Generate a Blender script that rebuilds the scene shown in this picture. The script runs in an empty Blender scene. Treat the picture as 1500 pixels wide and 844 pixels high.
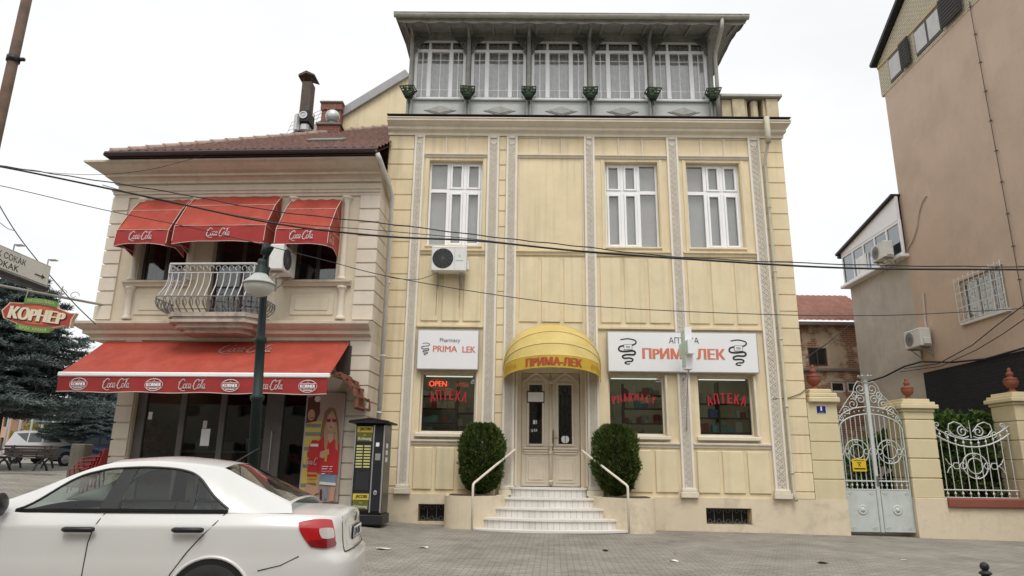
import bpy, math, random
from mathutils import Vector, Matrix
from math import sin, cos, pi, radians
random.seed(7)
S = bpy.context.scene
COL = S.collection
# ------------------------------------------------------------------ camera, sky, sun, exposure
H0 = 1.40
FOC, PITCH, YAW, ROLL = 1000.0, radians(14.5396), radians(0.5885), radians(0.7798)
def _rot():
    cy, sy = cos(YAW), sin(YAW); c, s = cos(PITCH), sin(PITCH); cr, sr = cos(ROLL), sin(ROLL)
    Rz = Matrix(((cy, sy, 0), (-sy, cy, 0), (0, 0, 1)))
    A = Matrix(((1, 0, 0), (0, 0, -1), (0, 1, 0)))
    Rx = Matrix(((1, 0, 0), (0, c, s), (0, -s, c)))
    Ro = Matrix(((cr, -sr, 0), (sr, cr, 0), (0, 0, 1)))
    return Ro @ Rx @ A @ Rz
RR = _rot()
cam = bpy.data.cameras.new('camera'); co = bpy.data.objects.new('camera', cam); COL.objects.link(co)
cam.sensor_width = 36; cam.lens = 24; cam.clip_start = .1; cam.clip_end = 2000
co.matrix_world = Matrix.Translation((0, 0, H0)) @ Matrix((RR[0], -RR[1], -RR[2])).transposed().to_4x4()
S.camera = co
W = bpy.data.worlds.new('World'); S.world = W; W.use_nodes = True
nt = W.node_tree; bg = nt.nodes['Background']
sky = nt.nodes.new('ShaderNodeTexSky'); sky.sky_type = 'NISHITA'; sky.sun_disc = False
SUN_EL, SUN_AZ = 60, 172           # degrees; azimuth of the sun measured in the sky node
sky.sun_elevation = radians(SUN_EL); sky.sun_rotation = radians(SUN_AZ)
sky.air_density = 1.0; sky.dust_density = 6.0; sky.ozone_density = 1.0
hs = nt.nodes.new('ShaderNodeHueSaturation'); hs.inputs['Saturation'].default_value = .12   # overcast: the blue is veiled
mx = nt.nodes.new('ShaderNodeMix'); mx.data_type = 'RGBA'; mx.inputs['Factor'].default_value = .72
mx.inputs[7].default_value = (9.0, 9.05, 9.15, 1)                                             # even cloud cover
nt.links.new(sky.outputs[0], hs.inputs['Color']); nt.links.new(hs.outputs[0], mx.inputs[6])
cn = nt.nodes.new('ShaderNodeTexNoise'); cn.inputs['Scale'].default_value = 2.2; cn.inputs['Detail'].default_value = 5; ctc = nt.nodes.new('ShaderNodeTexCoord')
cmp_ = nt.nodes.new('ShaderNodeMapping'); cmp_.inputs['Scale'].default_value = (1, 1, 2.5); nt.links.new(ctc.outputs['Generated'], cmp_.inputs[0]); nt.links.new(cmp_.outputs[0], cn.inputs['Vector'])
cmr = nt.nodes.new('ShaderNodeMapRange'); cmr.inputs[1].default_value = .3; cmr.inputs[2].default_value = .7; cmr.inputs[3].default_value = .93; cmr.inputs[4].default_value = 1.07; nt.links.new(cn.outputs[0], cmr.inputs[0])
cm2 = nt.nodes.new('ShaderNodeMix'); cm2.data_type = 'RGBA'; cm2.blend_type = 'MULTIPLY'; cm2.inputs[0].default_value = 1; nt.links.new(mx.outputs[2], cm2.inputs[6]); nt.links.new(cmr.outputs[0], cm2.inputs[7])
nt.links.new(cm2.outputs[2], bg.inputs['Color']); bg.inputs['Strength'].default_value = .13
sun = bpy.data.lights.new('sun', 'SUN'); so = bpy.data.objects.new('sun', sun); COL.objects.link(so)
sun.energy = 1.45; sun.angle = radians(24); sun.color = (1, .96, .9)
so.rotation_euler = (radians(90 - SUN_EL), 0, radians(180 - SUN_AZ))
S.view_settings.view_transform = 'Standard'; S.view_settings.look = 'None'
S.view_settings.exposure = 0.10; S.view_settings.gamma = 1; S.view_settings.use_curve_mapping = False
S.cycles.max_bounces = 8; S.cycles.transparent_max_bounces = 16; S.cycles.use_denoising = True
S.cycles.sample_clamp_indirect = 4; S.cycles.caustics_reflective = False; S.cycles.caustics_refractive = False

# ------------------------------------------------------------------ helpers
def ray(px, py):
    return RR.transposed() @ Vector(((px - 750) / FOC, (py - 422) / FOC, 1))
def atY(px, py, Y):
    v = ray(px, py); t = Y / v.y; return Vector((v.x * t, Y, v.z * t + H0))
def atX(px, py, X):
    v = ray(px, py); t = X / v.x; return Vector((X, v.y * t, v.z * t + H0))
def atZ(px, py, z):
    v = ray(px, py); t = (z - H0) / v.z; return Vector((v.x * t, v.y * t, z))
def lerp(a, b, t): return a + (b - a) * t

class MB:
    """collects shapes for ONE mesh object"""
    def __init__(s): s.v = []; s.f = []; s.m = []; s.cur = 0; s.sm = []; s.smooth = False; s.T = None
    def add(s, vs, fs):
        n = len(s.v)
        if s.T is not None: vs = [s.T @ Vector(p) for p in vs]
        s.v += [tuple(p) for p in vs]
        for f in fs:
            s.f.append(tuple(i + n for i in f)); s.m.append(s.cur); s.sm.append(s.smooth)
        return s
    def box(s, x0, x1, y0, y1, z0, z1):
        if x0 > x1: x0, x1 = x1, x0
        if y0 > y1: y0, y1 = y1, y0
        if z0 > z1: z0, z1 = z1, z0
        vs = [(x, y, z) for x in (x0, x1) for y in (y0, y1) for z in (z0, z1)]
        return s.add(vs, [(0, 1, 3, 2), (4, 6, 7, 5), (0, 4, 5, 1), (2, 3, 7, 6), (0, 2, 6, 4), (1, 5, 7, 3)])
    def bbox(s, x0, x1, y0, y1, z0, z1, b=.01):
        """box with chamfered edges"""
        if x0 > x1: x0, x1 = x1, x0
        if y0 > y1: y0, y1 = y1, y0
        if z0 > z1: z0, z1 = z1, z0
        b = min(b, (x1-x0)*.45, (y1-y0)*.45, (z1-z0)*.45)
        vs = []
        for sx in (0, 1):
            for sy in (0, 1):
                for sz in (0, 1):
                    X = (x0, x1)[sx]; Y = (y0, y1)[sy]; Z = (z0, z1)[sz]
                    dx = b if sx == 0 else -b; dy = b if sy == 0 else -b; dz = b if sz == 0 else -b
                    vs += [(X, Y+dy, Z+dz), (X+dx, Y, Z+dz), (X+dx, Y+dy, Z)]
        I = lambda a, c, d, k: ((a*2+c)*2+d)*3+k
        fs = []
        for a in (0, 1):
            q = [I(a,0,0,0), I(a,1,0,0), I(a,1,1,0), I(a,0,1,0)]; fs.append(q if a else q[::-1])
            q = [I(0,a,0,1), I(1,a,0,1), I(1,a,1,1), I(0,a,1,1)]; fs.append(q[::-1] if a else q)
            q = [I(0,0,a,2), I(1,0,a,2), I(1,1,a,2), I(0,1,a,2)]; fs.append(q if a else q[::-1])
        for a in (0, 1):
            for c in (0, 1):
                fs.append([I(a,c,0,0), I(a,c,0,1), I(a,c,1,1), I(a,c,1,0)])
                fs.append([I(a,0,c,0), I(a,0,c,2), I(a,1,c,2), I(a,1,c,0)])
                fs.append([I(0,a,c,1), I(0,a,c,2), I(1,a,c,2), I(1,a,c,1)])
        for a in (0, 1):
            for c in (0, 1):
                for d in (0, 1): fs.append([I(a,c,d,0), I(a,c,d,1), I(a,c,d,2)])
        return s.add(vs, fs)
    def quad(s, a, b, c, d): return s.add([a, b, c, d], [(0, 1, 2, 3)])
    def poly(s, pts): return s.add(pts, [tuple(range(len(pts)))])
    def prism(s, pts, d):
        """closed polygon pts (3D) extruded by vector d"""
        n = len(pts); d = Vector(d)
        vs = [Vector(p) for p in pts] + [Vector(p) + d for p in pts]
        fs = [tuple(range(n))[::-1], tuple(range(n, 2*n))] + [(i, (i+1) % n, (i+1) % n + n, i + n) for i in range(n)]
        return s.add(vs, fs)
    def tube(s, path, r, n=8, cap=True, closed=False):
        P = [Vector(p) for p in path]; m = len(P)
        if m < 2: return s
        R = r if isinstance(r, (list, tuple)) else [r] * m
        vs = []; fs = []; prev = None
        for i in range(m):
            if closed: t = P[(i+1) % m] - P[i-1]
            else: t = P[min(i+1, m-1)] - P[max(i-1, 0)]
            if t.length < 1e-9: t = Vector((0, 0, 1))
            t.normalize()
            if prev is None:
                a = Vector((0, 0, 1)) if abs(t.z) < .9 else Vector((1, 0, 0)); u = a.cross(t).normalized()
            else:
                u = prev - t * prev.dot(t)
                u = u.normalized() if u.length > 1e-6 else Vector((1, 0, 0)).cross(t).normalized()
            prev = u; w = t.cross(u)
            for k in range(n):
                a = 2*pi*k/n; vs.append(P[i] + (u*cos(a) + w*sin(a)) * R[i])
        L = m if closed else m - 1
        for i in range(L):
            for k in range(n):
                j = (i+1) % m
                fs.append((i*n+k, i*n+(k+1) % n, j*n+(k+1) % n, j*n+k))
        if cap and not closed:
            fs.append(tuple(range(n))[::-1]); fs.append(tuple((m-1)*n+k for k in range(n)))
        return s.add(vs, fs)
    def bar(s, path, w, t, nrm=(0, 1, 0), closed=False):
        """flat strip along path lying in the plane with normal nrm: width w in plane, thickness t"""
        P = [Vector(p) for p in path]; m = len(P); N = Vector(nrm).normalized(); vs = []
        Wd = w if isinstance(w, (list, tuple)) else [w]*m
        for i in range(m):
            tg = (P[(i+1) % m] - P[i-1]) if closed else P[min(i+1, m-1)] - P[max(i-1, 0)]
            sd = tg.cross(N)
            sd = sd.normalized() if sd.length > 1e-9 else Vector((1, 0, 0))
            a = sd * Wd[i]/2; b = N * t/2
            vs += [P[i]-a-b, P[i]+a-b, P[i]+a+b, P[i]-a+b]
        fs = []
        for i in range(m if closed else m-1):
            j = (i+1) % m
            for k in range(4): fs.append((i*4+k, i*4+(k+1) % 4, j*4+(k+1) % 4, j*4+k))
        if not closed: fs += [(3, 2, 1, 0), tuple((m-1)*4+k for k in range(4))]
        return s.add(vs, fs)
    def lathe(s, prof, c=(0, 0, 0), n=20, a0=0, a1=2*pi, sx=1, sy=1):
        c = Vector(c); full = abs(a1-a0-2*pi) < 1e-6; cols = n if full else n+1; vs = []; fs = []
        for r, z in prof:
            for k in range(cols):
                a = a0 + (a1-a0)*k/n; vs.append(c + Vector((r*cos(a)*sx, r*sin(a)*sy, z)))
        for i in range(len(prof)-1):
            for k in range(n):
                k2 = (k+1) % cols
                fs.append((i*cols+k, i*cols+k2, (i+1)*cols+k2, (i+1)*cols+k))
        if full:
            fs.append(tuple(range(cols))[::-1]); fs.append(tuple((len(prof)-1)*cols+k for k in range(cols)))
        return s.add(vs, fs)
    def sweep_x(s, prof, x0, x1, m0=0, m1=0):
        """profile [(y,z)] swept along x; m0/m1 mitre factors: end x shifts by m*(y-y_ref) with y_ref = prof[0][0]"""
        n = len(prof); yr = prof[0][0]; vs = []
        for x, m in ((x0, m0), (x1, m1)):
            vs += [(x + m*(y-yr), y, z) for y, z in prof]
        fs = [(i, (i+1) % n, (i+1) % n + n, i+n) for i in range(n)] + [tuple(range(n))[::-1], tuple(range(n, 2*n))]
        return s.add(vs, fs)
    def grid(s, nu, nv, fn):
        vs = [fn(u/nu, v/nv) for u in range(nu+1) for v in range(nv+1)]; w = nv+1
        return s.add(vs, [(u*w+v, (u+1)*w+v, (u+1)*w+v+1, u*w+v+1) for u in range(nu) for v in range(nv)])
    def build(s, name, mat, parent=None, fix=True):
        me = bpy.data.meshes.new(name); me.from_pydata(s.v, [], s.f)
        for m in (mat if isinstance(mat, (list, tuple)) else [mat]): me.materials.append(m)
        for p, mi, sm in zip(me.polygons, s.m, s.sm): p.material_index = mi; p.use_smooth = sm
        if fix:
            import bmesh
            b = bmesh.new(); b.from_mesh(me); bmesh.ops.recalc_face_normals(b, faces=b.faces); b.to_mesh(me); b.free()
        me.update()
        o = bpy.data.objects.new(name, me); COL.objects.link(o)
        if parent is not None: o.parent = parent
        return o

def tag(o, label, cat, group=None):
    o['label'] = label; o['category'] = cat; o['kind'] = 'thing'
    if group: o['group'] = group
    return o
def thing(name, label, cat, loc=(0, 0, 0), rz=0, group=None):
    o = bpy.data.objects.new(name, None); COL.objects.link(o); o.empty_display_size = .2
    o.location = loc; o.rotation_euler = (0, 0, rz); return tag(o, label, cat, group)
def struct(o): o['kind'] = 'structure'; return o
def copy_tree(o, parent=None):
    c = o.copy(); COL.objects.link(c)
    if parent is not None: c.parent = parent
    for ch in list(o.children): copy_tree(ch, c)
    return c
def B(name, mat, parent, *a, b=None):
    m = MB()
    m.bbox(*a, b=b) if b else m.box(*a)
    return m.build(name, mat, parent)

_deps = None
def _glyphs(txt, size=1, shear=0, spacing=1, extrude=.002):
    """returns (verts, faces) of a text lying in XZ, facing -Y, centred; fit=(w,h) scales it to a box"""
    c = bpy.data.curves.new('lettering', 'FONT'); c.body = txt.replace('\u0420', 'P'); c.size = size; c.shear = shear
    c.space_character = spacing; c.extrude = extrude; c.align_x = 'LEFT'; c.resolution_u = 3
    o = bpy.data.objects.new('lettering', c); COL.objects.link(o)
    me = bpy.data.meshes.new_from_object(o.evaluated_get(bpy.context.evaluated_depsgraph_get()))
    vs = [v.co.copy() for v in me.vertices]; fs = [tuple(p.vertices) for p in me.polygons if not (extrude and all(me.vertices[q].co.z < 0 for q in p.vertices))]   # the unseen back stays open
    bpy.data.objects.remove(o); bpy.data.meshes.remove(me); bpy.data.curves.remove(c)
    if not vs: return [], []
    return vs, fs
def text_mesh(txt, bold=0, fit=None, **kw):
    vs, fs = _glyphs(txt, **kw)
    if not vs: return [], []
    if bold:      # heavier strokes: each glyph drawn again a little to each side, every copy a hair proud of the last
        vs, fs = [], []
        for i, ch in enumerate(txt):
            if ch == ' ': continue
            right = max(v.x for v in _glyphs(txt[:i+1], **kw)[0]); gv, gf = _glyphs(ch, **kw); dx = right - max(v.x for v in gv)
            for k, d in enumerate((0, -1, 1, -.5, .5)):
                n = len(vs); vs += [Vector((v.x+dx+d*bold*2.2, v.y, v.z+(.0005*k if v.z >= 0 else 0))) for v in gv]; fs += [tuple(j+n for j in f) for f in gf]
    x0 = min(v.x for v in vs); x1 = max(v.x for v in vs); y0 = min(v.y for v in vs); y1 = max(v.y for v in vs); sx = sz = 1
    if fit: sx = fit[0]/max(x1-x0, 1e-6); sz = fit[1]/max(y1-y0, 1e-6)
    return [Vector(((v.x-(x0+x1)/2)*sx, -v.z, (v.y-(y0+y1)/2)*sz)) for v in vs], fs
def letters(txt, mat, parent, fn, w, h, name='lettering', **kw):
    """fn maps (x, depth, z) text coords (centre 0) to parent's local coords"""
    vs, fs = text_mesh(txt, fit=(w, h), **kw)
    m = MB(); m.add([fn(v) for v in vs], fs); return m.build(name, mat, parent, fix=False)
def flatfn(cx, y, cz, rot=0, sk=0):
    c, s = cos(rot), sin(rot)
    return lambda v: Vector((cx + v.x*c - v.z*s, y + v.y, cz + v.x*s + v.z*c))

# hand drawn script and the snake-and-bowl mark, in unit boxes
def spline(pts, n=6):
    out = []
    P = [Vector((p[0], 0, p[1])) for p in pts]
    for i in range(len(P)-1):
        p0 = P[max(i-1, 0)]; p1 = P[i]; p2 = P[i+1]; p3 = P[min(i+2, len(P)-1)]
        for k in range(n):
            t = k/n; out.append(.5*((2*p1)+(p2-p0)*t+(2*p0-5*p1+4*p2-p3)*t*t+(3*p1-p0-3*p2+p3)*t**3))
    out.append(P[-1]); return out
SCRIPT = [  # strokes: (points, width)
    ([(.245,.80),(.235,.93),(.18,.97),(.105,.82),(.055,.50),(.06,.24),(.11,.17),(.17,.25),(.215,.38)], .036),
    ([(.10,.82),(.06,.74),(.05,.60)], .03), ([(.06,.22),(.16,.06),(.25,.03),(.29,.09)], .022),
    ([(.275,.60),(.235,.56),(.215,.38),(.235,.25),(.275,.27),(.30,.44),(.275,.60)], .03),
    ([(.375,.56),(.345,.62),(.315,.50),(.31,.34),(.335,.24),(.375,.34)], .03),
    ([(.455,.58),(.42,.60),(.39,.44),(.395,.27),(.425,.26),(.455,.45),(.468,.62)], .028), ([(.468,.62),(.452,.38),(.462,.25),(.49,.28)], .028),
    ([(.49,.45),(.52,.42),(.555,.46)], .02),
    ([(.735,.78),(.73,.93),(.68,.97),(.61,.82),(.565,.50),(.57,.24),(.62,.17),(.675,.25),(.715,.38)], .036),
    ([(.68,.96),(.76,.88),(.86,.94),(.94,.99)], .02), 
    ([(.77,.60),(.73,.56),(.712,.38),(.73,.25),(.77,.27),(.795,.44),(.77,.60)], .03),
    ([(.80,.40),(.86,.72),(.875,.88),(.855,.90),(.83,.62),(.825,.34),(.845,.24),(.87,.32)], .026),
    ([(.945,.58),(.91,.60),(.882,.44),(.888,.27),(.915,.26),(.945,.45),(.958,.62)], .028), ([(.958,.62),(.942,.38),(.952,.25),(.985,.28)], .028)]
SNAKE = [([(.12,.96),(.55,1.0),(.92,.94),(.98,.84),(.80,.76),(.50,.74),(.12,.70),(.02,.60),(.10,.52),(.40,.50),(.80,.53),(.92,.46),(.82,.38),(.45,.38),(.22,.32),(.30,.24),(.60,.25),(.78,.20),(.70,.12),(.50,.12),(.34,.07),(.46,.02),(.62,.03)], .085)]
def strokes(data, mat, parent, fn, w, h, name='lettering', t=.003, wm=1.0):
    m = MB()
    for pts, wd in data:
        P = [Vector(((p.x-.5)*w, 0, (p.z-.5)*h)) for p in spline(pts, 5)]
        n = len(P); wl = [wd*w*wm*(.55+.45*sin(pi*(i+.5)/n)) for i in range(n)]
        k = MB(); k.bar(P, wl, t, (0, 1, 0)); m.add([fn(Vector(v)) for v in k.v], k.f)
    return m.build(name, mat, parent, fix=False)

# ------------------------------------------------------------------ materials
def lin(c):
    if isinstance(c, str):
        c = [int(c[i:i+2], 16)/255 for i in (0, 2, 4)]
        c = [x/12.92 if x <= .04045 else ((x+.055)/1.055)**2.4 for x in c]
    return tuple(c[:3])
def M(name, col, rough=.8, var=.1, scale=1.5, bump=.15, bscale=80, metal=0, streak=0, spec=.4, coat=0, dirt=None, dirtamt=0, dscale=1.2):
    m = bpy.data.materials.new(name); m.use_nodes = True; t = m.node_tree; N = t.nodes; L = t.links; p = N['Principled BSDF']
    col = lin(col); p.inputs['Roughness'].default_value = rough; p.inputs['Metallic'].default_value = metal
    p.inputs['Specular IOR Level'].default_value = spec; p.inputs['Coat Weight'].default_value = coat
    p.inputs['Base Color'].default_value = (*col, 1); m.diffuse_color = (*col, 1)
    if var or dirtamt or streak or bump:
        tc = N.new('ShaderNodeTexCoord')
    cur = None
    if var:
        n = N.new('ShaderNodeTexNoise'); n.inputs['Scale'].default_value = scale; n.inputs['Detail'].default_value = 7; n.inputs['Roughness'].default_value = .65
        L.new(tc.outputs['Object'], n.inputs['Vector'])
        r = N.new('ShaderNodeMix'); r.data_type = 'RGBA'
        mr = N.new('ShaderNodeMapRange'); mr.inputs[1].default_value = .3; mr.inputs[2].default_value = .7
        L.new(n.outputs[0], mr.inputs[0]); L.new(mr.outputs[0], r.inputs[0])
        r.inputs[6].default_value = (*[c*(1-var) for c in col], 1); r.inputs[7].default_value = (*[min(1, c*(1+var)) for c in col], 1)
        cur = r.outputs[2]
    def over(cur, fac, c2):
        r = N.new('ShaderNodeMix'); r.data_type = 'RGBA'; L.new(fac, r.inputs[0])
        if cur is not None: L.new(cur, r.inputs[6])
        else: r.inputs[6].default_value = (*col, 1)
        r.inputs[7].default_value = (*c2, 1); return r.outputs[2]
    if streak:
        mp = N.new('ShaderNodeMapping'); mp.inputs['Scale'].default_value = (3.2, 3.2, .22); L.new(tc.outputs['Object'], mp.inputs[0])
        n = N.new('ShaderNodeTexNoise'); n.inputs['Scale'].default_value = 1.6; n.inputs['Detail'].default_value = 6; L.new(mp.outputs[0], n.inputs['Vector'])
        mr = N.new('ShaderNodeMapRange'); mr.inputs[1].default_value = .52; mr.inputs[2].default_value = .78; mr.inputs[4].default_value = streak
        L.new(n.outputs[0], mr.inputs[0]); cur = over(cur, mr.outputs[0], lin(dirt) if dirt else tuple(c*.45 for c in col))
    if dirtamt:
        n = N.new('ShaderNodeTexNoise'); n.inputs['Scale'].default_value = dscale; n.inputs['Detail'].default_value = 9; n.inputs['Roughness'].default_value = .7
        L.new(tc.outputs['Object'], n.inputs['Vector'])
        mr = N.new('ShaderNodeMapRange'); mr.inputs[1].default_value = .5; mr.inputs[2].default_value = .62; mr.inputs[4].default_value = dirtamt
        L.new(n.outputs[0], mr.inputs[0]); cur = over(cur, mr.outputs[0], lin(dirt) if dirt else tuple(c*.5 for c in col))
    if cur is not None: L.new(cur, p.inputs['Base Color'])
    if bump:
        n = N.new('ShaderNodeTexNoise'); n.inputs['Scale'].default_value = bscale; n.inputs['Detail'].default_value = 4
        L.new(tc.outputs['Object'], n.inputs['Vector'])
        b = N.new('ShaderNodeBump'); b.inputs['Strength'].default_value = bump; b.inputs['Distance'].default_value = .01
        L.new(n.outputs[0], b.inputs['Height']); L.new(b.outputs[0], p.inputs['Normal'])
    return m
def GLASS(name, tint=(.9, .93, .92), refl=1.0, rough=.02, wav=.02, base=.04):
    m = bpy.data.materials.new(name); m.use_nodes = True; t = m.node_tree; N = t.nodes; L = t.links
    N.remove(N['Principled BSDF']); out = N['Material Output']
    tr = N.new('ShaderNodeBsdfTransparent'); tr.inputs[0].default_value = (*tint, 1)
    gl = N.new('ShaderNodeBsdfGlossy'); gl.inputs['Roughness'].default_value = rough; gl.inputs['Color'].default_value = (refl, refl, refl, 1)
    lf = N.new('ShaderNodeLayerWeight'); lf.inputs[0].default_value = .5
    lw = N.new('ShaderNodeMath'); lw.operation = 'POWER'; lw.inputs[1].default_value = 4.0; L.new(lf.outputs['Facing'], lw.inputs[0])
    mu = N.new('ShaderNodeMath'); mu.operation = 'MULTIPLY_ADD'; mu.inputs[1].default_value = .92; mu.inputs[2].default_value = base+.04; mu.use_clamp = True
    if wav:
        tc = N.new('ShaderNodeTexCoord'); n = N.new('ShaderNodeTexNoise'); n.inputs['Scale'].default_value = 1.7
        L.new(tc.outputs['Object'], n.inputs['Vector']); b = N.new('ShaderNodeBump'); b.inputs['Strength'].default_value = wav; b.inputs['Distance'].default_value = .1
        L.new(n.outputs[0], b.inputs['Height']); L.new(b.outputs[0], gl.inputs['Normal'])
    mix = N.new('ShaderNodeMixShader'); L.new(lw.outputs[0], mu.inputs[0]); L.new(mu.outputs[0], mix.inputs[0])
    L.new(tr.outputs[0], mix.inputs[1]); L.new(gl.outputs[0], mix.inputs[2]); L.new(mix.outputs[0], out.inputs[0])
    return m
def EMIT(name, col, st):
    m = bpy.data.materials.new(name); m.use_nodes = True; p = m.node_tree.nodes['Principled BSDF']; c = lin(col)
    p.inputs['Base Color'].default_value = (*[x*.3 for x in c], 1); p.inputs['Emission Color'].default_value = (*c, 1); p.inputs['Emission Strength'].default_value = st
    return m
def BRICK(name, c1, c2, mortar, w=.25, h=.065, ms=.012, rough=.9, axis='xz', bump=.5, var=.3, rot=0):
    m = bpy.data.materials.new(name); m.use_nodes = True; t = m.node_tree; N = t.nodes; L = t.links; p = N['Principled BSDF']
    p.inputs['Roughness'].default_value = rough
    tc = N.new('ShaderNodeTexCoord'); sp = N.new('ShaderNodeSeparateXYZ'); cb = N.new('ShaderNodeCombineXYZ'); L.new(tc.outputs['Object'], sp.inputs[0])
    ix = {'x': 0, 'y': 1, 'z': 2}
    if axis == 'both':
        ad = N.new('ShaderNodeMath'); L.new(sp.outputs[0], ad.inputs[0]); L.new(sp.outputs[1], ad.inputs[1]); L.new(ad.outputs[0], cb.inputs[0]); L.new(sp.outputs[2], cb.inputs[1])
    else:
        L.new(sp.outputs[ix[axis[0]]], cb.inputs[0]); L.new(sp.outputs[ix[axis[1]]], cb.inputs[1])
    mp = N.new('ShaderNodeMapping'); mp.inputs['Rotation'].default_value = (0, 0, rot); L.new(cb.outputs[0], mp.inputs[0])
    b = N.new('ShaderNodeTexBrick'); b.inputs['Scale'].default_value = 1; b.inputs['Brick Width'].default_value = w; b.inputs['Row Height'].default_value = h
    b.inputs['Mortar Size'].default_value = ms; b.inputs['Mortar Smooth'].default_value = .3; b.inputs['Bias'].default_value = 0
    b.inputs['Color1'].default_value = (*lin(c1), 1); b.inputs['Color2'].default_value = (*lin(c2), 1); b.inputs['Mortar'].default_value = (*lin(mortar), 1)
    L.new(mp.outputs[0], b.inputs[0])
    n = N.new('ShaderNodeTexNoise'); n.inputs['Scale'].default_value = .9; n.inputs['Detail'].default_value = 9; n.inputs['Roughness'].default_value = .7; L.new(tc.outputs['Object'], n.inputs['Vector'])
    mr = N.new('ShaderNodeMapRange'); mr.inputs[1].default_value = .3; mr.inputs[2].default_value = .7; mr.inputs[3].default_value = 1-var; mr.inputs[4].default_value = 1+var*.5
    L.new(n.outputs[0], mr.inputs[0])
    mm = N.new('ShaderNodeMix'); mm.data_type = 'RGBA'; mm.blend_type = 'MULTIPLY'; mm.inputs[0].default_value = 1; L.new(b.outputs[0], mm.inputs[6]); L.new(mr.outputs[0], mm.inputs[7])
    L.new(mm.outputs[2], p.inputs['Base Color'])
    n2 = N.new('ShaderNodeTexNoise'); n2.inputs['Scale'].default_value = 60; L.new(tc.outputs['Object'], n2.inputs['Vector'])
    ma = N.new('ShaderNodeMath'); ma.operation = 'MULTIPLY_ADD'; ma.inputs[1].default_value = -1; L.new(b.outputs['Fac'], ma.inputs[0])
    mb = N.new('ShaderNodeMath'); mb.operation = 'MULTIPLY'; mb.inputs[1].default_value = .4; L.new(n2.outputs[0], mb.inputs[0]); L.new(mb.outputs[0], ma.inputs[2])
    bp = N.new('ShaderNodeBump'); bp.inputs['Strength'].default_value = bump; bp.inputs['Distance'].default_value = .01; L.new(ma.outputs[0], bp.inputs['Height']); L.new(bp.outputs[0], p.inputs['Normal'])
    return m
def LEAF(name, c1, c2, c3=None, scale=3, rough=.7):
    m = bpy.data.materials.new(name); m.use_nodes = True; t = m.node_tree; N = t.nodes; L = t.links; p = N['Principled BSDF']; p.inputs['Roughness'].default_value = rough
    p.inputs['Specular IOR Level'].default_value = .25
    tc = N.new('ShaderNodeTexCoord'); n = N.new('ShaderNodeTexNoise'); n.inputs['Scale'].default_value = scale; n.inputs['Detail'].default_value = 6; L.new(tc.outputs['Object'], n.inputs['Vector'])
    r = N.new('ShaderNodeValToRGB'); e = r.color_ramp.elements; e[0].position = .32; e[1].position = .68
    e[0].color = (*lin(c1), 1); e[1].color = (*lin(c2), 1); L.new(n.outputs[0], r.inputs[0]); L.new(r.outputs[0], p.inputs['Base Color'])
    return m

yel = M('yellow_plaster', (.755, .635, .42), .9, .08, .9, .25, 60, streak=.55, dirt=(.46, .385, .26), dirtamt=.2, dscale=.8)
yel2 = M('yellow_plaster_panel', (.725, .62, .41), .9, .08, 1.3, .3, 50, streak=.5, dirt=(.44, .37, .25))
plin = M('plinth_cream_render', (.68, .585, .43), .9, .08, 1.5, .25, 60, dirt=(.36, .32, .25), dirtamt=.35, dscale=1.6)
trim = M('greige_moulding', (.70, .635, .52), .85, .08, 3, .2, 90, streak=.16, dirt=(.33, .29, .22))
lace = M('greige_pilaster', (.77, .715, .62), .85, .06, 4, .2, 90)
laceg = M('shade_toned_ground', (.70, .63, .535), .95, .15, 8, .3, 60)  # darker than the pilaster: shade of the relief recesses painted into the colour
white = M('white_pvc', (.87, .87, .875), .35, .03, 2, 0)
signw = M('white_sign_face', (.80, .80, .81), .45, .02, 2, 0)
blind = M('window_blind', (.56, .555, .55), .8, .08, 4, 0)
lacec = M('net_curtain', (.74, .74, .74), .85, .15, 9, 0)
glass = GLASS('window_glass', (.88, .885, .875), 1.0)
glass2 = GLASS('shop_glass', (.78, .82, .80), .9)
gal = M('grey_painted_wood', (.32, .325, .295), .75, .22, 6, .3, 40, streak=.5, dirt=(.13, .13, .115))
galpan = M('pale_grey_panel', (.56, .58, .55), .7, .06, 2, .1, 60, streak=.2, dirt=(.28, .29, .27))
lead = M('grey_sheet_metal', (.42, .41, .36), .55, .15, 3, .1, 30, metal=.2)
dkmetal = M('dark_metal', (.035, .034, .035), .5, .2, 8, .1, 60, metal=.5)
black = M('black_iron', (.012, .012, .013), .5, .1, 8, 0)
blackp = M('black_plastic', (.018, .018, .02), .45, .1, 8, 0)
marble = M('pale_marble', (.72, .69, .64), .5, .08, 3, .05, 60, dirt=(.5, .46, .40), dirtamt=.4, dscale=3)
doorw = M('cream_door_paint', (.68, .60, .48), .6, .06, 3, .1, 50, streak=.2, dirt=(.42, .34, .24))
ivory = M('ivory_painted_metal', (.72, .66, .55), .45, .06, 5, 0)
redf = M('red_canvas', (.35, .052, .030), .75, .16, 2.2, .55, 7, dirt=(.38, .085, .06), dirtamt=.45, dscale=1.1)
redv = M('red_valance', (.31, .028, .025), .75, .12, 2.2, .45, 8)
piping = M('pale_piping', (.62, .50, .45), .7, .05, 5, 0)
wtxt = M('white_lettering', (.80, .78, .77), .6, .02, 5, 0)
rtxt = M('terracotta_lettering', (.62, .20, .12), .5, .03, 5, 0)
ktxt = M('black_lettering', (.02, .02, .022), .5, 0, 5, 0)
gtxt = M('grey_lettering', (.09, .09, .10), .5, 0, 5, 0)
redtxt = M('red_lettering', (.48, .025, .035), .5, .03, 5, 0)
yawv = M('yellow_valance', (.54, .36, .035), .6, .1, 3, .1, 20)
yawn = M('yellow_awning_canvas', (.58, .44, .14), .6, .10, 2.5, .15, 20, dirt=(.62, .52, .26), dirtamt=.4, dscale=1.4)
acw = M('ac_casing', (.70, .70, .67), .5, .05, 3, .05, 40)
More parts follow.
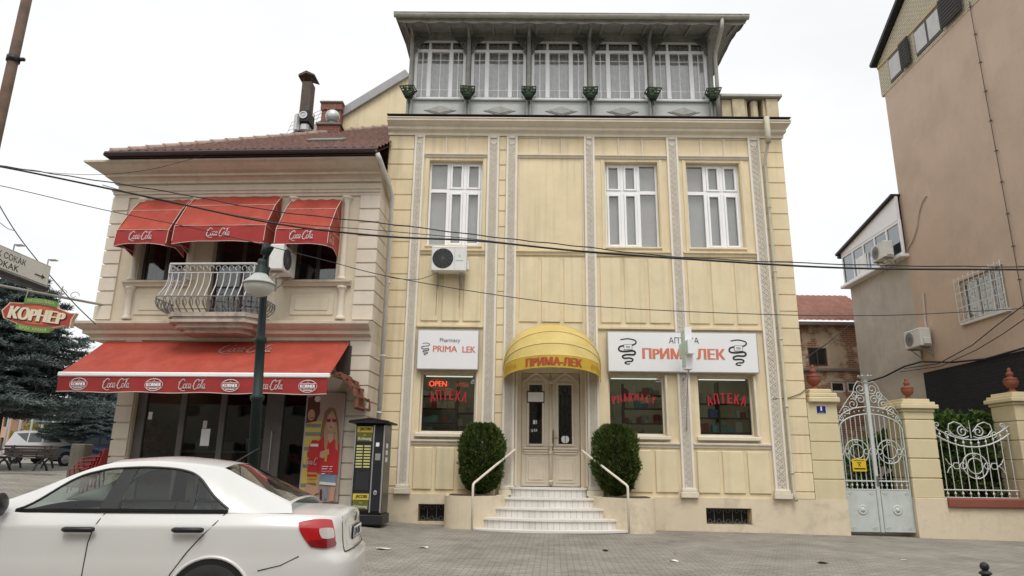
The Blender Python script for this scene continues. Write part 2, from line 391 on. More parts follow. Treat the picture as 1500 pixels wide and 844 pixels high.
alu = M('aluminium', (.50, .50, .50), .35, .08, 5, 0, metal=.7)
pave = BRICK('paving_blocks', (.32, .293, .25), (.25, .232, .196), (.13, .12, .102), w=.2, h=.1, ms=.008, axis='xy', bump=.6, var=.38, rot=radians(3))
# ------------------------------------------------------------------ ground
FY = 17.38
def pw(x, pts):
    if x <= pts[0][0]: return pts[0][1]
    for (a, b), (c, d) in zip(pts, pts[1:]):
        if x <= c: return b + (d-b)*(x-a)/(c-a)
    return pts[-1][1]
def ground(x, y):
    far = pw(x, [(-60, 1.0), (-16, .85), (-10, .45), (-3.8, .12), (-2.6, 0), (6.3, -.10), (12, -.20), (40, -.3)])
    if x < -8 and y > 20: far += min(y-20, 40)*.015*min(1, (-8-x)/4)
    near = pw(x, [(-30, .0), (-8, -.03), (0, -.06), (12, -.16), (40, -.3)])
    t = min(1, max(0, (y-8)/(16-8))); t = t*t*(3-2*t)
    return lerp(near, far, t)
gx = sorted(set([-900, -400, -200, -120, -80, -60] + [-50+2*i for i in range(10)] + [-30+.75*i for i in range(80)] + [30+3*i for i in range(8)] + [60, 90, 150, 300, 900]))
gy = sorted(set([-500, -200, -80, -40, -20, -10, -5, 0] + [1+.7*i for i in range(35)] + [26, 28, 31, 35, 40, 46, 55, 70, 100, 160, 300, 600, 1200]))
g = MB(); g.smooth = True
g.add([(x, y, ground(x, y)) for x in gx for y in gy], [(i*len(gy)+j, (i+1)*len(gy)+j, (i+1)*len(gy)+j+1, i*len(gy)+j+1) for i in range(len(gx)-1) for j in range(len(gy)-1)])
struct(g.build('ground', pave))

def wall_holes(m, x0, x1, z0, z1, holes, y0, y1):
    """wall slab between y0 (front) and y1 with rectangular openings (hx0,hx1,hz0,hz1)"""
    xs = sorted({x0, x1, *[h[0] for h in holes], *[h[1] for h in holes]}); zs = sorted({z0, z1, *[h[2] for h in holes], *[h[3] for h in holes]})
    for a, b in zip(xs, xs[1:]):
        for c, d in zip(zs, zs[1:]):
            mx_, mz_ = (a+b)/2, (c+d)/2
            if any(h[0] < mx_ < h[1] and h[2] < mz_ < h[3] for h in holes): continue
            for y in (y0, y1): m.quad((a, y, c), (b, y, c), (b, y, d), (a, y, d))
    for h in holes + [(x0, x1, z0, z1)]:
        m.quad((h[0], y0, h[2]), (h[0], y1, h[2]), (h[0], y1, h[3]), (h[0], y0, h[3])); m.quad((h[1], y0, h[2]), (h[1], y1, h[2]), (h[1], y1, h[3]), (h[1], y0, h[3]))
        m.quad((h[0], y0, h[2]), (h[1], y0, h[2]), (h[1], y1, h[2]), (h[0], y1, h[2])); m.quad((h[0], y0, h[3]), (h[1], y0, h[3]), (h[1], y1, h[3]), (h[0], y1, h[3]))

# ------------------------------------------------------------------ the yellow pharmacy building
PH = thing('pharmacy_building', 'pale yellow two storey corner building with lace pilasters and glazed timber gallery on top', 'building', (0, FY, 0))
XL, XR = -3.66, 7.24
BAYS = [(-2.64, -.90), (-.08, 1.76), (2.05, 4.04), (4.35, 6.29)]
UPW = [(-2.50, -1.03), (2.33, 3.78), (4.56, 6.03)]; UZ = (7.07, 9.54)
SHW = [(-2.47, -1.06), (2.30, 3.72), (4.56, 5.95)]; SZ = (2.16, 3.66)
DR = (0.0, 1.70, .86, 3.85)
GR = [(-2.38, -1.29, .05, .46), (4.58, 5.68, .08, .46)]
w = MB(); wall_holes(w, XL, XR, -.4, 10.62, [(a, b, *UZ) for a, b in UPW] + [(a, b, *SZ) for a, b in SHW] + [DR] + GR, 0, .32)
w.build('facade_wall', yel, PH)
w = MB(); w.box(XL, XL+.3, .322, 10, -.4, 10.62); w.build('side_wall', yel, PH)
w = MB(); w.box(XR-.3, XR, .322, 10, -.4, 10.62); w.build('side_wall', yel, PH)
B('rear_wall', yel, PH, XL, XR, 10.003, 10.3, -.4, 10.62)
B('flat_roof', lead, PH, XL+.05, XR-.05, .05, 10.2, 10.622, 10.69)
grillm = M('dull_iron', (.11, .105, .095), .7, .2, 9); diam = M('pale_diamond', (.42, .415, .37), .75, .12, 5, .1, 60, streak=.3)
# plinth, stands proud of the wall and leaves the basement openings free
w = MB(); wall_holes(w, XL+.01, XR+.77, -.4, .69, [(DR[0]-.9, DR[1]+.9, -.39, .68)] + GR, -.045, -.002); w.build('plinth', plin, PH)
for a, b, c, d in GR:
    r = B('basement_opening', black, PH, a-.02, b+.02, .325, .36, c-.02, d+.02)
    m = MB(); n = 5; cw = (b-a)/n
    for i in range(n):
        cx = a + cw*(i+.5); cz = (c+d)/2
        for s in (-1, 1):
            for q in (-1, 1):
                P = [(cx+s*cw*.42*(1-t*.75)*cos(t*4.2), 0, cz+q*(.02+(d-c)*.42*(.45+.55*sin(t*3.0+.2))*(1-t*.3))) for t in [k/14 for k in range(15)]]
                m.tube(P, .007, 5)
        m.tube([(a+cw*i, 0, c), (a+cw*i, 0, d)], .009, 5)
    m.tube([(a, 0, c+.02), (b, 0, c+.02)], .009, 5); m.tube([(a, 0, d-.02), (b, 0, d-.02)], .009, 5)
    gm = m.build('basement_grille', grillm, PH); gm.location = (0, .06, 0)
# rusticated edge strips: one grooved profile each
def strip(x0, x1, z0, z1, name='rusticated_strip', y=0, d=.035, first=9.84, pitch=.449, gap=.022, mat=yel):
    prof = [(y+.0, z1), (y-d, z1)]; z = first
    while z > z0+.1:
        if z < z1-.05: prof += [(y-d, z+gap), (y-d+.026, z+gap/2), (y-d+.026, z-gap/2), (y-d, z-gap)]
        z -= pitch
    prof += [(y-d, z0), (y, z0)]
    m = MB(); m.sweep_x(prof, x0, x1)
    return m.build(name, mat, PH)
strip(XL+.02, -2.95, .70, 10.24); strip(6.64, XR, .70, 10.24); strip(-.57, -.39, .70, 10.24)
# pilasters with interlaced relief
def make_pilaster(x0, x1, rev):
    wd = x1-x0; m = MB(); z0, z1 = .87, 10.26
    e = .072
    m.box(x0, x0+e, -.031, -.001, z0, z1); m.box(x1-e, x1, -.031, -.001, z0, z1)
    m.box(x0, x0+e-.016, -.07, -.031, z0, z1); m.box(x1-e+.016, x1, -.07, -.031, z0, z1); m.box(x0+e-.008, x0+e, -.06, -.031, z0, z1); m.box(x1-e, x1-e+.008, -.06, -.031, z0, z1); m.box(x0+e+.001, x1-e-.001, -.075, -.031, z1-.06, z1); m.box(x0+e+.001, x1-e-.001, -.075, -.031, z0, z0+.06)
    p = m.build('pilaster', lace, PH)
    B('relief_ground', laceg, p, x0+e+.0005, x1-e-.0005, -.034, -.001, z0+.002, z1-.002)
    r = MB(); c = (x0+x1)/2; A = wd/2-e-.006; per = .31; zz = z0+.06; hh_ = z1-z0-.12; n = int(hh_/per*2)
    for s in (-1, 1): r.bar([(c+s*A*(1 if i % 2 else -1), -.052, zz+i*per/2) for i in range(n+1)], .030, .03)
    for i in range(n):
        k = zz+i*per/2
        r.bar([(c, -.05, k-.022), (c, -.05, k+.022)], .036, .026)
        for s in (-1, 1): r.bar([(c+s*(A+.004), -.05, k+per/4-.03), (c+s*(A-.022), -.05, k+per/4), (c+s*(A+.004), -.05, k+per/4+.03)], .016, .026)
    r.build('relief', lace, p)
    b = MB(); b.bbox(x0-.06, x1+.06, -.15, -.047, .69, .82, .01); b.bbox(x0-.03, x1+.03, -.11, -.003, .822, .90, .01); b.build('pilaster_base', trim, p)
for i, (a, b) in enumerate([(-2.93, -2.65), (-.90, -.58), (-.38, -.08), (1.76, 2.05), (4.04, 4.35), (6.29, 6.62)]): make_pilaster(a, b, i)
# mouldings of each bay
for i, (a, b) in enumerate(BAYS):
    a += .012; b -= .012
    m = MB()
    for k in (1, 2): x = a+(b-a)*k/3; m.bbox(x-.025, x+.025, -.035, -.001, 9.72, 10.22, .008)
    m.bbox(a, b, -.03, -.001, 10.222, 10.25, .006)
    m.build('frieze_bar', trim, PH)
    m = MB(); m.sweep_x([(-.001, 9.72), (-.08, 9.72), (-.08, 9.685), (-.045, 9.66), (-.03, 9.62), (-.001, 9.62)], a, b); m.build('hood_moulding', trim, PH)
    m = MB(); m.sweep_x([(-.001, 6.95), (-.09, 6.94), (-.09, 6.90), (-.05, 6.87), (-.035, 6.81), (-.001, 6.81)], a, b); m.build('sill_band', yel2, PH)
    for k in range(3):
        pw_ = (b-a-.06)/3; x = a+.03+pw_*k
        m = MB(); m.bbox(x+.05, x+pw_-.05, -.03, -.001, 5.0, 6.74, .022); m.build('wall_panel', yel2, PH)
    if i != 1:
        m = MB(); m.sweep_x([(-.001, 4.90), (-.06, 4.89), (-.06, 4.84), (-.02, 4.81), (-.001, 4.81)], a, b); m.build('string_course', yel2, PH)
        m = MB(); m.sweep_x([(-.001, 2.0), (-.075, 1.99), (-.075, 1.95), (-.03, 1.91), (-.03, 1.87), (-.001, 1.87)], a, b); m.build('dado_band', trim, PH)
        for k in range(3):
            pw_ = (b-a-.06)/3; x = a+.03+pw_*k
            m = MB(); m.bbox(x+.045, x+pw_-.045, -.035, -.001, .80, 1.80, .022); m.build('wall_panel', yel2, PH)
    else:
        for x in (a+.02, b-.055): B('panel_moulding', trim, PH, x, x+.035, -.03, -.001, 7.0, 9.6, b=.008)
# upper windows
def pvc_window(x0, x1, z0, z1, cols, trz, wide, par, y=.16, f=.055):
    """white casement window: frame with its mullions, panes and a blind behind"""
    m = MB()
    m.bbox(x0, x0+f, y, y+.09, z0, z1, .008); m.bbox(x1-f, x1, y, y+.09, z0, z1, .008); m.bbox(x0+f, x1-f, y+.001, y+.089, z0, z0+f, .008); m.bbox(x0+f, x1-f, y+.001, y+.089, z1-f, z1, .008)
    m.bbox(x0+f, x1-f, y+.002, y+.088, trz-.05, trz+.05, .008)
    for c in cols:
        m.bbox(c-.045, c+.045, y-.004, y+.086, z0+f, trz-.05, .008); m.bbox(c-.045, c+.045, y-.004, y+.086, trz+.05, z1-f, .008)
    cs = [x0+f] + [q for c in cols for q in (c-.045, c+.045)] + [x1-f]
    for k in range(0, len(cs), 2):
        if k//2 in wide: continue
        for za, zb in ((z0+f, trz-.05), (trz+.05, z1-f)):      # opening sashes carry a frame of their own
            s = .06; A, C = cs[k]+.004, cs[k+1]-.004
            m.bbox(A, A+s, y-.02, y+.06, za+.004, zb-.004, .01); m.bbox(C-s, C, y-.02, y+.06, za+.004, zb-.004, .01); m.bbox(A+s, C-s, y-.019, y+.059, za+.004, za+s, .01); m.bbox(A+s, C-s, y-.019, y+.059, zb-s, zb-.004, .01)
    wn = m.build('window_frame', white, par)
    p = MB(); p.box(x0+.03, x1-.03, y+.045, y+.052, z0+.03, z1-.03); p.build('pane', glass, wn)
    bl = MB(); n = 26
    for k in range(n):
        xa = x0+.02+(x1-x0-.04)*k/n; xb = xa+(x1-x0-.04)/n; o = 0
        bl.quad((xa, y+.14+o, z0), (xb, y+.142+o, z0), (xb, y+.142+o, z1), (xa, y+.14+o, z1))
    bl.build('blind', blind, wn)
for i, (a, b) in enumerate(UPW):
    L = b-a; cols = [a+L*.36, a+L*.67] if i != 1 else [a+L*.33, a+L*.64]
    pvc_window(a, b, UZ[0], UZ[1], cols, UZ[0]+1.62, [0] if i != 1 else [2], PH)
    m = MB(); m.bbox(a-.03, b+.03, -.05, .15, UZ[0]-.05, UZ[0]-.003, .01); m.build('window_sill', trim, PH)
    for xa in (a-.11, b+.02): B('window_architrave', yel2, PH, xa, xa+.09, -.025, -.001, 6.96, 9.60, b=.01)
# room behind the shop windows
inter = M('shop_interior_wall', (.42, .40, .28), .9, .1, 2, 0); floorm = M('shop_floor', (.14, .12, .10), .6, .1, 2, 0); shelfw = M('shelf_wood', (.15, .075, .04), .6, .2, 6, 0)
m = MB(); m.cur = 0
m.quad((XL+.31, 3.2, .86), (XR-.31, 3.2, .86), (XR-.31, 3.2, 4.2), (XL+.31, 3.2, 4.2)); m.quad((XL+.31, .33, 4.2), (XR-.31, .33, 4.2), (XR-.31, 3.2, 4.2), (XL+.31, 3.2, 4.2))
m.cur = 1; m.quad((XL+.31, .33, .86), (XR-.31, .33, .86), (XR-.31, 3.2, .86), (XL+.31, 3.2, .86))
m.cur = 0
for x in (-.4, 2.05): m.box(x, x+.1, .37, 3.19, .87, 4.19)
m.build('shop_interior', [inter, floorm], PH)
cols_ = [M('carton_'+n, c, .5, .05, 4, 0) for n, c in (('white', (.6, .6, .58)), ('blue', (.12, .2, .42)), ('green', (.1, .35, .27)), ('red', (.42, .06, .05)), ('cream', (.5, .45, .3)), ('teal', (.12, .4, .45)), ('grey', (.3, .31, .33)))]
def shelves(x0, x1, y, label, zs=(1.35, 1.75, 2.15, 2.55, 2.95, 3.3), fill=.75):
    t = thing('shelf_unit', label, 'shelves', ((x0+x1)/2, FY+y, .86)); ox, oy = (x0+x1)/2, y
    m = MB(); n = max(2, int((x1-x0)/.7)+1)
    for k in range(n): x = x0-ox+(x1-x0)*k/(n-1); m.box(x-.02, x+.02, 0, .3, .01, 2.75)
    m.build('upright', shelfw, t)
    for z in zs:
        B('shelf_board', shelfw, t, x0-ox+.021, x1-ox-.021, .005, .295, z-.86-.02, z-.86) if False else None
        m = MB(); m.box(x0-ox, x1-ox, -.012, -.001, z-.885, z-.86); m.box(x0-ox+.022, x1-ox-.022, 0, .3, z-.885, z-.862); m.build('shelf_board', alu if fill < .7 else shelfw, t)
    m = MB()
    for z in zs:
        x = x0-ox+.04
        while x < x1-ox-.15:
            wd = random.uniform(.05, .22); h = random.uniform(.09, .28)
            if random.random() < fill: m.cur = random.randrange(7); m.box(x, x+wd-.008, .02+random.uniform(0, .06), .26, z-.858, z-.86+h)
            x += wd
    b = m.build('medicine_box', cols_, t); b['kind'] = 'stuff'
shelves(-2.75, -1.7, 2.3, 'dim medicine shelves deep behind the small shop window under the OPEN light')
shelves(-1.65, -.75, 1.3, 'medicine shelves behind the right half of the small shop window', zs=(1.35, 1.7, 2.05, 2.4, 2.75))
shelves(2.9, 4.1, 1.5, 'crowded medicine shelves behind the window lettered PHARMACY')
shelves(4.45, 6.2, .9, 'brown shelves with pale boxes behind the right shop window', zs=(1.35, 1.9, 2.3, 2.68, 3.05))
# shop windows
lampw = EMIT('window_tube_lamp', (1, .97, .88), 1.2)
lampm = EMIT('tube_lamp', (1, .97, .88), 9)
red_arc = [('АПТЕКА', .95), ('PHARMACY', 1.1), ('АПТЕКА', 1.0)]
for i, (a, b) in enumerate(SHW):
    m = MB(); f = .045; y = .15; z0, z1 = SZ
    m.bbox(a, a+f, y, y+.08, z0, z1, .006); m.bbox(b-f, b, y, y+.08, z0, z1, .006); m.bbox(a+f, b-f, y+.001, y+.079, z0, z0+f, .006); m.bbox(a+f, b-f, y+.001, y+.079, z1-f, z1, .006)
    wn = m.build('shop_window_frame', ivory, PH)
    p = MB(); p.box(a+.02, b-.02, y+.035, y+.045, z0+.02, z1-.02); p.build('pane', glass2, wn)
    m = MB(); m.bbox(a-.09, b+.09, -.11, .14, 2.05, 2.15, .015); m.build('window_sill', ivory, PH)
    m = MB(); m.bbox(b+.005, b+.06, -.06, -.002, 2.17, 3.66, .008); m.build('shutter_rail', ivory, PH)
    # red lettering on the inside of the glass, set on an arc
    txt, wid = red_arc[i]; cx = (a+b)/2 + (.06 if i == 2 else -.05 if i == 1 else 0); n = len(txt); R = 2.2
    vsz = .26 if i != 1 else .2
    m = MB()
    for k, ch in enumerate(txt):
        ang = (k-(n-1)/2)*wid*1.05/n/R; vs, fs = text_mesh(ch, fit=(wid/n*.80, vsz), bold=.02)
        ca, sa = cos(-ang), sin(-ang)
        base = Vector((cx+R*sin(ang), y+.03, 3.12+R*(cos(ang)-1)*1.3))
        m.add([base+Vector((v.x*ca-v.z*sa, v.y, v.x*sa+v.z*ca)) for v in vs], fs)
    m.build('lettering', redtxt, wn)
    m = MB(); m.cur = 0; m.box(a+.1, b-.1, y+.12, y+.15, z1-.075, z1-.05); m.build('tube_light', lampw, wn)
for x in (-2.0, -1.2, 2.9, 3.6, 4.8, 5.7):
    B('ceiling_tube', lampm, PH, x-.45, x+.45, 1.6, 1.66, 4.10, 4.15)
# big cornice
CP = [(.0, 10.26), (-.07, 10.26), (-.07, 10.33), (-.10, 10.36), (-.16, 10.385), (-.18, 10.40), (-.18, 10.47), (-.24, 10.50), (-.31, 10.545), (-.36, 10.57), (-.36, 10.625), (-.385, 10.635), (-.385, 10.66), (0, 10.72)]
m = MB(); m.sweep_x(CP, XL-.02, XR+.015, 0, -.42); m.build('cornice', trim, PH)
m = MB(); m.box(XL-.03, XR+.17, -.40, .1, 10.722, 10.735); m.build('cornice_flashing', dkmetal, PH)
# glazed gallery on top
GY = .10                                    # its front plane, local y
gz = lambda px, py, dy=GY: atY(px, py, FY+dy)
gb = MB(); gb.box(-3.22, 5.48, GY, GY+.12, 10.70, 11.42); gb.build('gallery_parapet', galpan, PH)
brkt = M('dark_weathered_wood', (.15, .15, .135), .85, .25, 8, .2, 40)
PX = [-3.16, -1.52, .22, 1.97, 3.70, 5.42]
ZB, ZT = 11.42, 13.38
B('gallery_rail', galpan, PH, -3.24, 5.50, GY-.07, GY+.10, 11.422, 11.47, b=.01)
B('gallery_lintel', gal, PH, -3.22, 5.48, GY+.002, GY+.14, 13.38, 13.66)
m = MB(); m.box(-3.22, -3.10, GY+.15, 5, 10.7, 13.6); m.build('gallery_side_wall', gal, PH)
m = MB(); m.box(5.36, 5.48, GY+.15, 5, 10.7, 13.6); m.build('gallery_side_wall', galpan, PH)
B('gallery_back_wall', inter, PH, -3.09, 5.35, 2.5, 2.6, 10.7, 13.4)
for i, x in enumerate(PX):
    m = MB(); m.bbox(x-.065, x+.065, GY-.09, GY-.003, 10.72, 13.62, .02)
    m.bbox(x-.055, x+.055, GY-.13, GY-.09, 11.55, 13.45, .02); m.tube([(x-.05, GY-.11, 10.74), (x-.05, GY-.11, 11.42)], .035, 8); m.tube([(x+.05, GY-.11, 10.74), (x+.05, GY-.11, 11.42)], .035, 8)
    po = m.build('gallery_post', gal, PH)
    # pierced corner brackets under the eave
    for s in (-1, 1):
        if (i == 0 and s < 0) or (i == 5 and s > 0): continue
        b = MB(); o = x+s*.085
        def Q(u, v): return (o+s*u*.88, GY-.10, 13.42-v*.90)
        b.bar([Q(0, .60), Q(.05, .42), Q(.16, .24), Q(.38, .06)], .026, .05); b.bar([Q(0, .02), Q(.40, .02)], .03, .05)
        b.bar([Q(0, .30), Q(.10, .16), Q(.24, .04)], .035, .04)
        for (u, v, r) in ((.08, .10, .055), (.07, .34, .05), (.22, .10, .045), (.03, .50, .035)):
            b.bar([Q(u+r*cos(a*pi/4), v+r*sin(a*pi/4)) for a in range(8)], .026, .036, closed=True)
        for k in range(5): b.bar([Q(.02+.08*k, .02), Q(.01+.05*k, .42-.075*k)], .016, .03)
        b.build('eave_bracket', brkt, po)
    b = MB(); b.bar([(x, GY-.13, 13.4), (x, -.35, 13.50), (x, -.82, 13.42)], .05, .07, (1, 0, 0)); b.build('eave_strut', gal, po)
for i in range(5):
    a, b = PX[i]+.075, PX[i+1]-.075; L = b-a; c1, c2 = a+L*.29, a+L*.71; tz = 13.04; y = GY-.01; f = .085
    m = MB()
    m.bbox(a, a+f, y, y+.08, ZB+.05, ZT, .008); m.bbox(b-f, b, y, y+.08, ZB+.05, ZT, .008); m.bbox(a+f, b-f, y+.001, y+.079, ZB+.05, ZB+.12, .008); m.bbox(a+f, b-f, y+.001, y+.079, ZT-.05, ZT, .008)
    m.bbox(a+f, b-f, y-.003, y+.077, tz-.045, tz+.045, .008)
    for c in (c1, c2): m.bbox(c-.06, c+.06, y-.005, y+.075, ZB+.12, tz-.045, .008); m.bbox(c-.035, c+.035, y-.005, y+.075, tz+.045, ZT-.05, .008)
    wn = m.build('gallery_window', white, PH)
    p = MB(); p.box(a+.03, b-.03, y+.04, y+.046, ZB+.08, ZT-.02); p.build('pane', glass, wn)
    q = MB()
    for xa, xb in ((a+f, c1-.06), (c1+.06, c2-.06), (c2+.06, b-f)):
        xm = (xa+xb)/2; q.box(xm-.01, xm+.01, y+.028, y+.038, ZB+.12, tz-.045)
        for z in (ZB+.36, tz-.30): q.box(xa, xb, y+.026, y+.0275, z-.009, z+.009)
    q.build('glazing_bar', white, wn)
    cu = MB(); n = 40
    cu.add([(a+L*k/n, y+.22+.03*sin(k*1.9), z) for k in range(n+1) for z in (ZB, ZT)], [(2*k, 2*k+2, 2*k+3, 2*k+1) for k in range(n)]); cu.build('net_curtain', lacec, wn)
    # diamond on the parapet below
    xm = (a+b)/2 + .05; d = MB()
    for k, (hw, hh, t) in enumerate(((.47, .155, .02), (.37, .115, .035))):
        d.add([(xm-hw, GY-.001, 11.12), (xm, GY-.001, 11.12-hh), (xm+hw, GY-.001, 11.12), (xm, GY-.001, 11.12+hh)] + [(xm-hw+.04, GY-t, 11.12), (xm, GY-t, 11.12-hh+.015), (xm+hw-.04, GY-t, 11.12), (xm, GY-t, 11.12+hh-.015)], [(0, 1, 5, 4), (1, 2, 6, 5), (2, 3, 7, 6), (3, 0, 4, 7), (4, 5, 6, 7)])
    d.m = [1 if j % 5 == 4 else 0 for j in range(len(d.f))]; d.build('diamond_ornament', [gal, diam], PH)
# eave, roof and gutter

EY = -.92
m = MB(); m.add([(-3.5, EY, 13.37), (6.22, EY, 13.37), (6.22, .2, 13.66), (-3.5, .2, 13.66), (-3.5, EY, 13.47), (6.22, EY, 13.47), (6.22, 6, 14.6), (-3.5, 6, 14.6), (6.22, 6, 13.66), (-3.5, 6, 13.66)], [(0, 3, 2, 1), (3, 9, 8, 2), (2, 8, 6), (3, 7, 9), (4, 5, 6, 7), (0, 1, 5, 4), (8, 9, 7, 6), (1, 2, 6, 5), (3, 0, 4, 7)])
rf = m.build('eave_roof', gal, PH)
for k in range(16):
    x = -3.3+k*.62
    m = MB(); m.T = Matrix.Translation((0, EY, 13.37)) @ Matrix.Rotation(radians(14.2), 4, 'X'); m.bbox(x-.03, x+.03, .12, 1.03, -.07, -.003, .01); m.build('rafter_end', gal, rf)
m = MB(); n = 40; P = []
for k in range(n*4+1):
    u = k/(n*4); x = lerp(-3.45, 6.2, u); P.append((x, 13.32-.05*abs(sin(pi*u*16))))
for (x, z), (x2, z2) in zip(P, P[1:]): m.quad((x, EY+.05, z), (x2, EY+.05, z2), (x2, EY+.05, 13.38), (x, EY+.05, 13.38))
sf_ = lambda y: 13.37+.29*min(1, (y-EY)/1.12)
for k in range(3):
    for j in range(20):
        u = j/20; y = lerp(EY+.05, 3, (k+u)/3); y2 = lerp(EY+.05, 3, (k+u+.05)/3); za = sf_(y)-.06-.05*abs(sin(pi*(k+u)*2)); zb = sf_(y2)-.06-.05*abs(sin(pi*(k+u+.05)*2))
        m.quad((6.17, y, za), (6.17, y2, zb), (6.17, y2, sf_(y2)+.01), (6.17, y, sf_(y)+.01))
m.build('scalloped_valance', gal, rf)
gut = MB(); gut.smooth = True
gut.add([(x, EY-.06+.085*cos(a), 13.47+.10*sin(a)) for x in (-3.54, 6.26) for a in [pi+pi*k/8 for k in range(9)]] + [(x, EY-.06+.075*cos(a), 13.47+.09*sin(a)) for x in (-3.54, 6.26) for a in [pi+pi*k/8 for k in range(9)]],
        [(k, k+1, 10+k, 9+k) for k in range(8)] + [(18+k, 19+k, 28+k, 27+k) for k in range(8)] + [(0, 9, 27, 18), (8, 17, 35, 26)])
for k in range(14): x = -3.4+k*.73; gut.tube([(x, EY-.06+.09*cos(a), 13.47+.105*sin(a)) for a in [pi+pi*q/8 for q in range(9)]], .012, 5)
gut.tube([(-3.54, EY-.145, 13.48), (6.26, EY-.145, 13.48)], .014, 6); gut.tube([(-3.54, EY+.03, 13.48), (6.26, EY+.03, 13.48)], .014, 6)
gut.build('gutter', lead, rf)
a = atY(1058, 31, FY+EY-.05) - Vector((0, FY, 0)); 
m = MB(); m.smooth = True; m.tube([(a.x, EY-.06, 13.40), (a.x-.02, EY-.02, 13.12), (5.55, -.14, 12.9), (5.53, -.14, 12.7), (5.53, -.14, 10.75)], .055, 10); m.build('downpipe', lead, rf)
m = MB(); x = 6.60; m.smooth = True
m.tube([(6.72, -.43, 10.70), (6.72, -.43, 10.12), (6.72, -.40, 9.95)], .075, 10); m.tube([(6.72, -.40, 9.98), (6.70, -.14, 9.6), (6.70, -.12, 9.4), (6.70, -.12, .80), (6.72, -.2, .66)], .045, 10)
for z in (8.2, 6.4, 4.6, 2.9, 1.3): m.tube([(6.70, -.12, z-.02), (6.70, -.12, z+.02)], .055, 10)
m.build('downpipe', M('downpipe_paint', (.50, .47, .36), .6, .15, 5, 0, streak=.4, dirt=(.30, .31, .22)), PH)
# masonry balustrade block right of the gallery
m = MB(); m.bbox(5.66, 5.95, .02, .6, 10.74, 11.50, .02); m.bbox(5.95, 6.30, -.05, .6, 10.74, 11.50, .02); m.bbox(6.30, 6.38, .02, .55, 10.74, 11.5, .01)
m.bbox(6.50, 6.70, .02, .55, 10.74, 11.5, .05); m.bbox(6.82, 6.90, .02, .55, 10.74, 11.5, .01); m.bbox(6.90, 7.24, -.05, .6, 10.74, 11.50, .02); m.box(6.3, 6.95, .40, .56, 10.74, 11.5)
bal = m.build('balustrade', M('weathered_cream_render', (.58, .49, .33), .9, .1, 2, .3, 50, streak=.35, dirt=(.25, .22, .17), dirtamt=.35, dscale=1.5), PH)
m = MB(); m.bbox(5.60, 7.34, -.14, .7, 11.502, 11.60, .02); m.build('coping', lead, bal)
# entrance door
m = MB(); dy = .34
m.box(DR[0], DR[0]+.10, dy-.12, dy+.10, .86, 3.85); m.box(DR[1]-.10, DR[1], dy-.12, dy+.10, .86, 3.85); m.bbox(DR[0]-.06, DR[0]-.002, -.05, -.002, .9, 3.8, .01); m.bbox(DR[1]+.002, DR[1]+.05, -.05, -.002, .9, 3.8, .01)
m.box(DR[0]+.1, DR[1]-.1, dy-.1, dy+.1, 3.72, 3.85)
m.build('door_case', doorw, PH)
for s, (a, b) in enumerate(((.11, .84), (.86, 1.59))):
    ga, gb_ = (a+.19, a+.19+.33) if s == 0 else (b-.19-.35, b-.20); z0, z1 = 1.93, 3.42
    m = MB(); wall_holes(m, a, b, .90, 3.71, [(ga, gb_, z0, z1)], dy, dy+.07)
    lf = m.build('door_leaf', doorw, PH)
    m = MB()
    for (xa, xb, za, zb) in ((ga-.06, ga, z0-.06, z1+.06), (gb_, gb_+.06, z0-.06, z1+.06), (ga, gb_, z1, z1+.06), (ga, gb_, z0-.06, z0)): m.bbox(xa, xb, dy-.03, dy-.001, za, zb, .01)
    m.bbox(a+.12, b-.12, dy-.02, dy-.001, .98, 1.60, .012); m.bbox(a+.18, b-.18, dy-.04, dy-.021, 1.05, 1.53, .012)
    for k in range(3): m.bbox(a+.07-.01*k, b-.07+.01*k, dy-.035-.02*k, dy-.001, 1.67+.06*k, 1.72+.06*k, .01)
    c = (a+b)/2
    m.bar([(c-.34, dy-.03, 3.50), (c-.24, dy-.03, 3.54), (c-.1, dy-.03, 3.66), (c, dy-.03, 3.70), (c+.1, dy-.03, 3.66), (c+.24, dy-.03, 3.54), (c+.34, dy-.03, 3.50)], .06, .06)
    m.bar([(c-.13, dy-.02, 3.52), (c, dy-.02, 3.60), (c+.13, dy-.02, 3.52)], .05, .04)
    m.build('door_moulding', doorw, lf)
    p = MB(); p.box(ga-.005, gb_+.005, dy+.03, dy+.036, z0, z1); p.build('pane', glass2, lf)
    g = MB(); xc = (ga+gb_)/2; gw = gb_-ga
    for k in (-.33, 0, .33): g.tube([(xc+k*gw, dy+.012, z0), (xc+k*gw, dy+.012, z1-.25)], .007, 5)
    for zc in (z1-.14, z1-.62, z0+.35):
        for q in (-1, 1):
            g.tube([(xc+q*(.02+.12*t*sin(t*5+.5)), dy+.012, zc+.12*cos(t*6)*(1-.4*t)) for t in [j/14 for j in range(15)]], .008, 5)
        g.tube([(ga, dy+.012, zc-.14), (gb_, dy+.012, zc-.14)], .007, 5)
    g.build('door_grille', black, lf)
    if s == 0:
        m = MB(); m.bbox(ga-.06, gb_+.06, dy-.05, dy-.032, 2.95, 3.25, .004); n_ = m.build('notice_frame', M('frame_wood', (.07, .045, .03), .5), lf)
        B('notice_sheet', signw, n_, ga-.035, gb_+.035, dy-.056, dy-.051, 2.98, 3.22)
        B('paper_note', signw, lf, xc-.06, xc+.03, dy+.02, dy+.026, 2.42, 2.52); B('paper_note', cols_[0], lf, xc-.12, xc+.06, dy+.02, dy+.026, 2.22, 2.30)
    else:
        m = MB(); m.lathe([(.0, 0), (.10, 0), (.10, .005), (0, .006)], n=20); o = m.build('round_sticker', signw, lf); o.location = (xc, dy+.02, 2.05); o.rotation_euler = (pi/2, 0, 0)
m = MB(); m.smooth = True; m.tube([(.85, dy-.02, .93), (.85, dy-.02, 1.75), (.85, dy-.02, 3.6)], .045, 10)
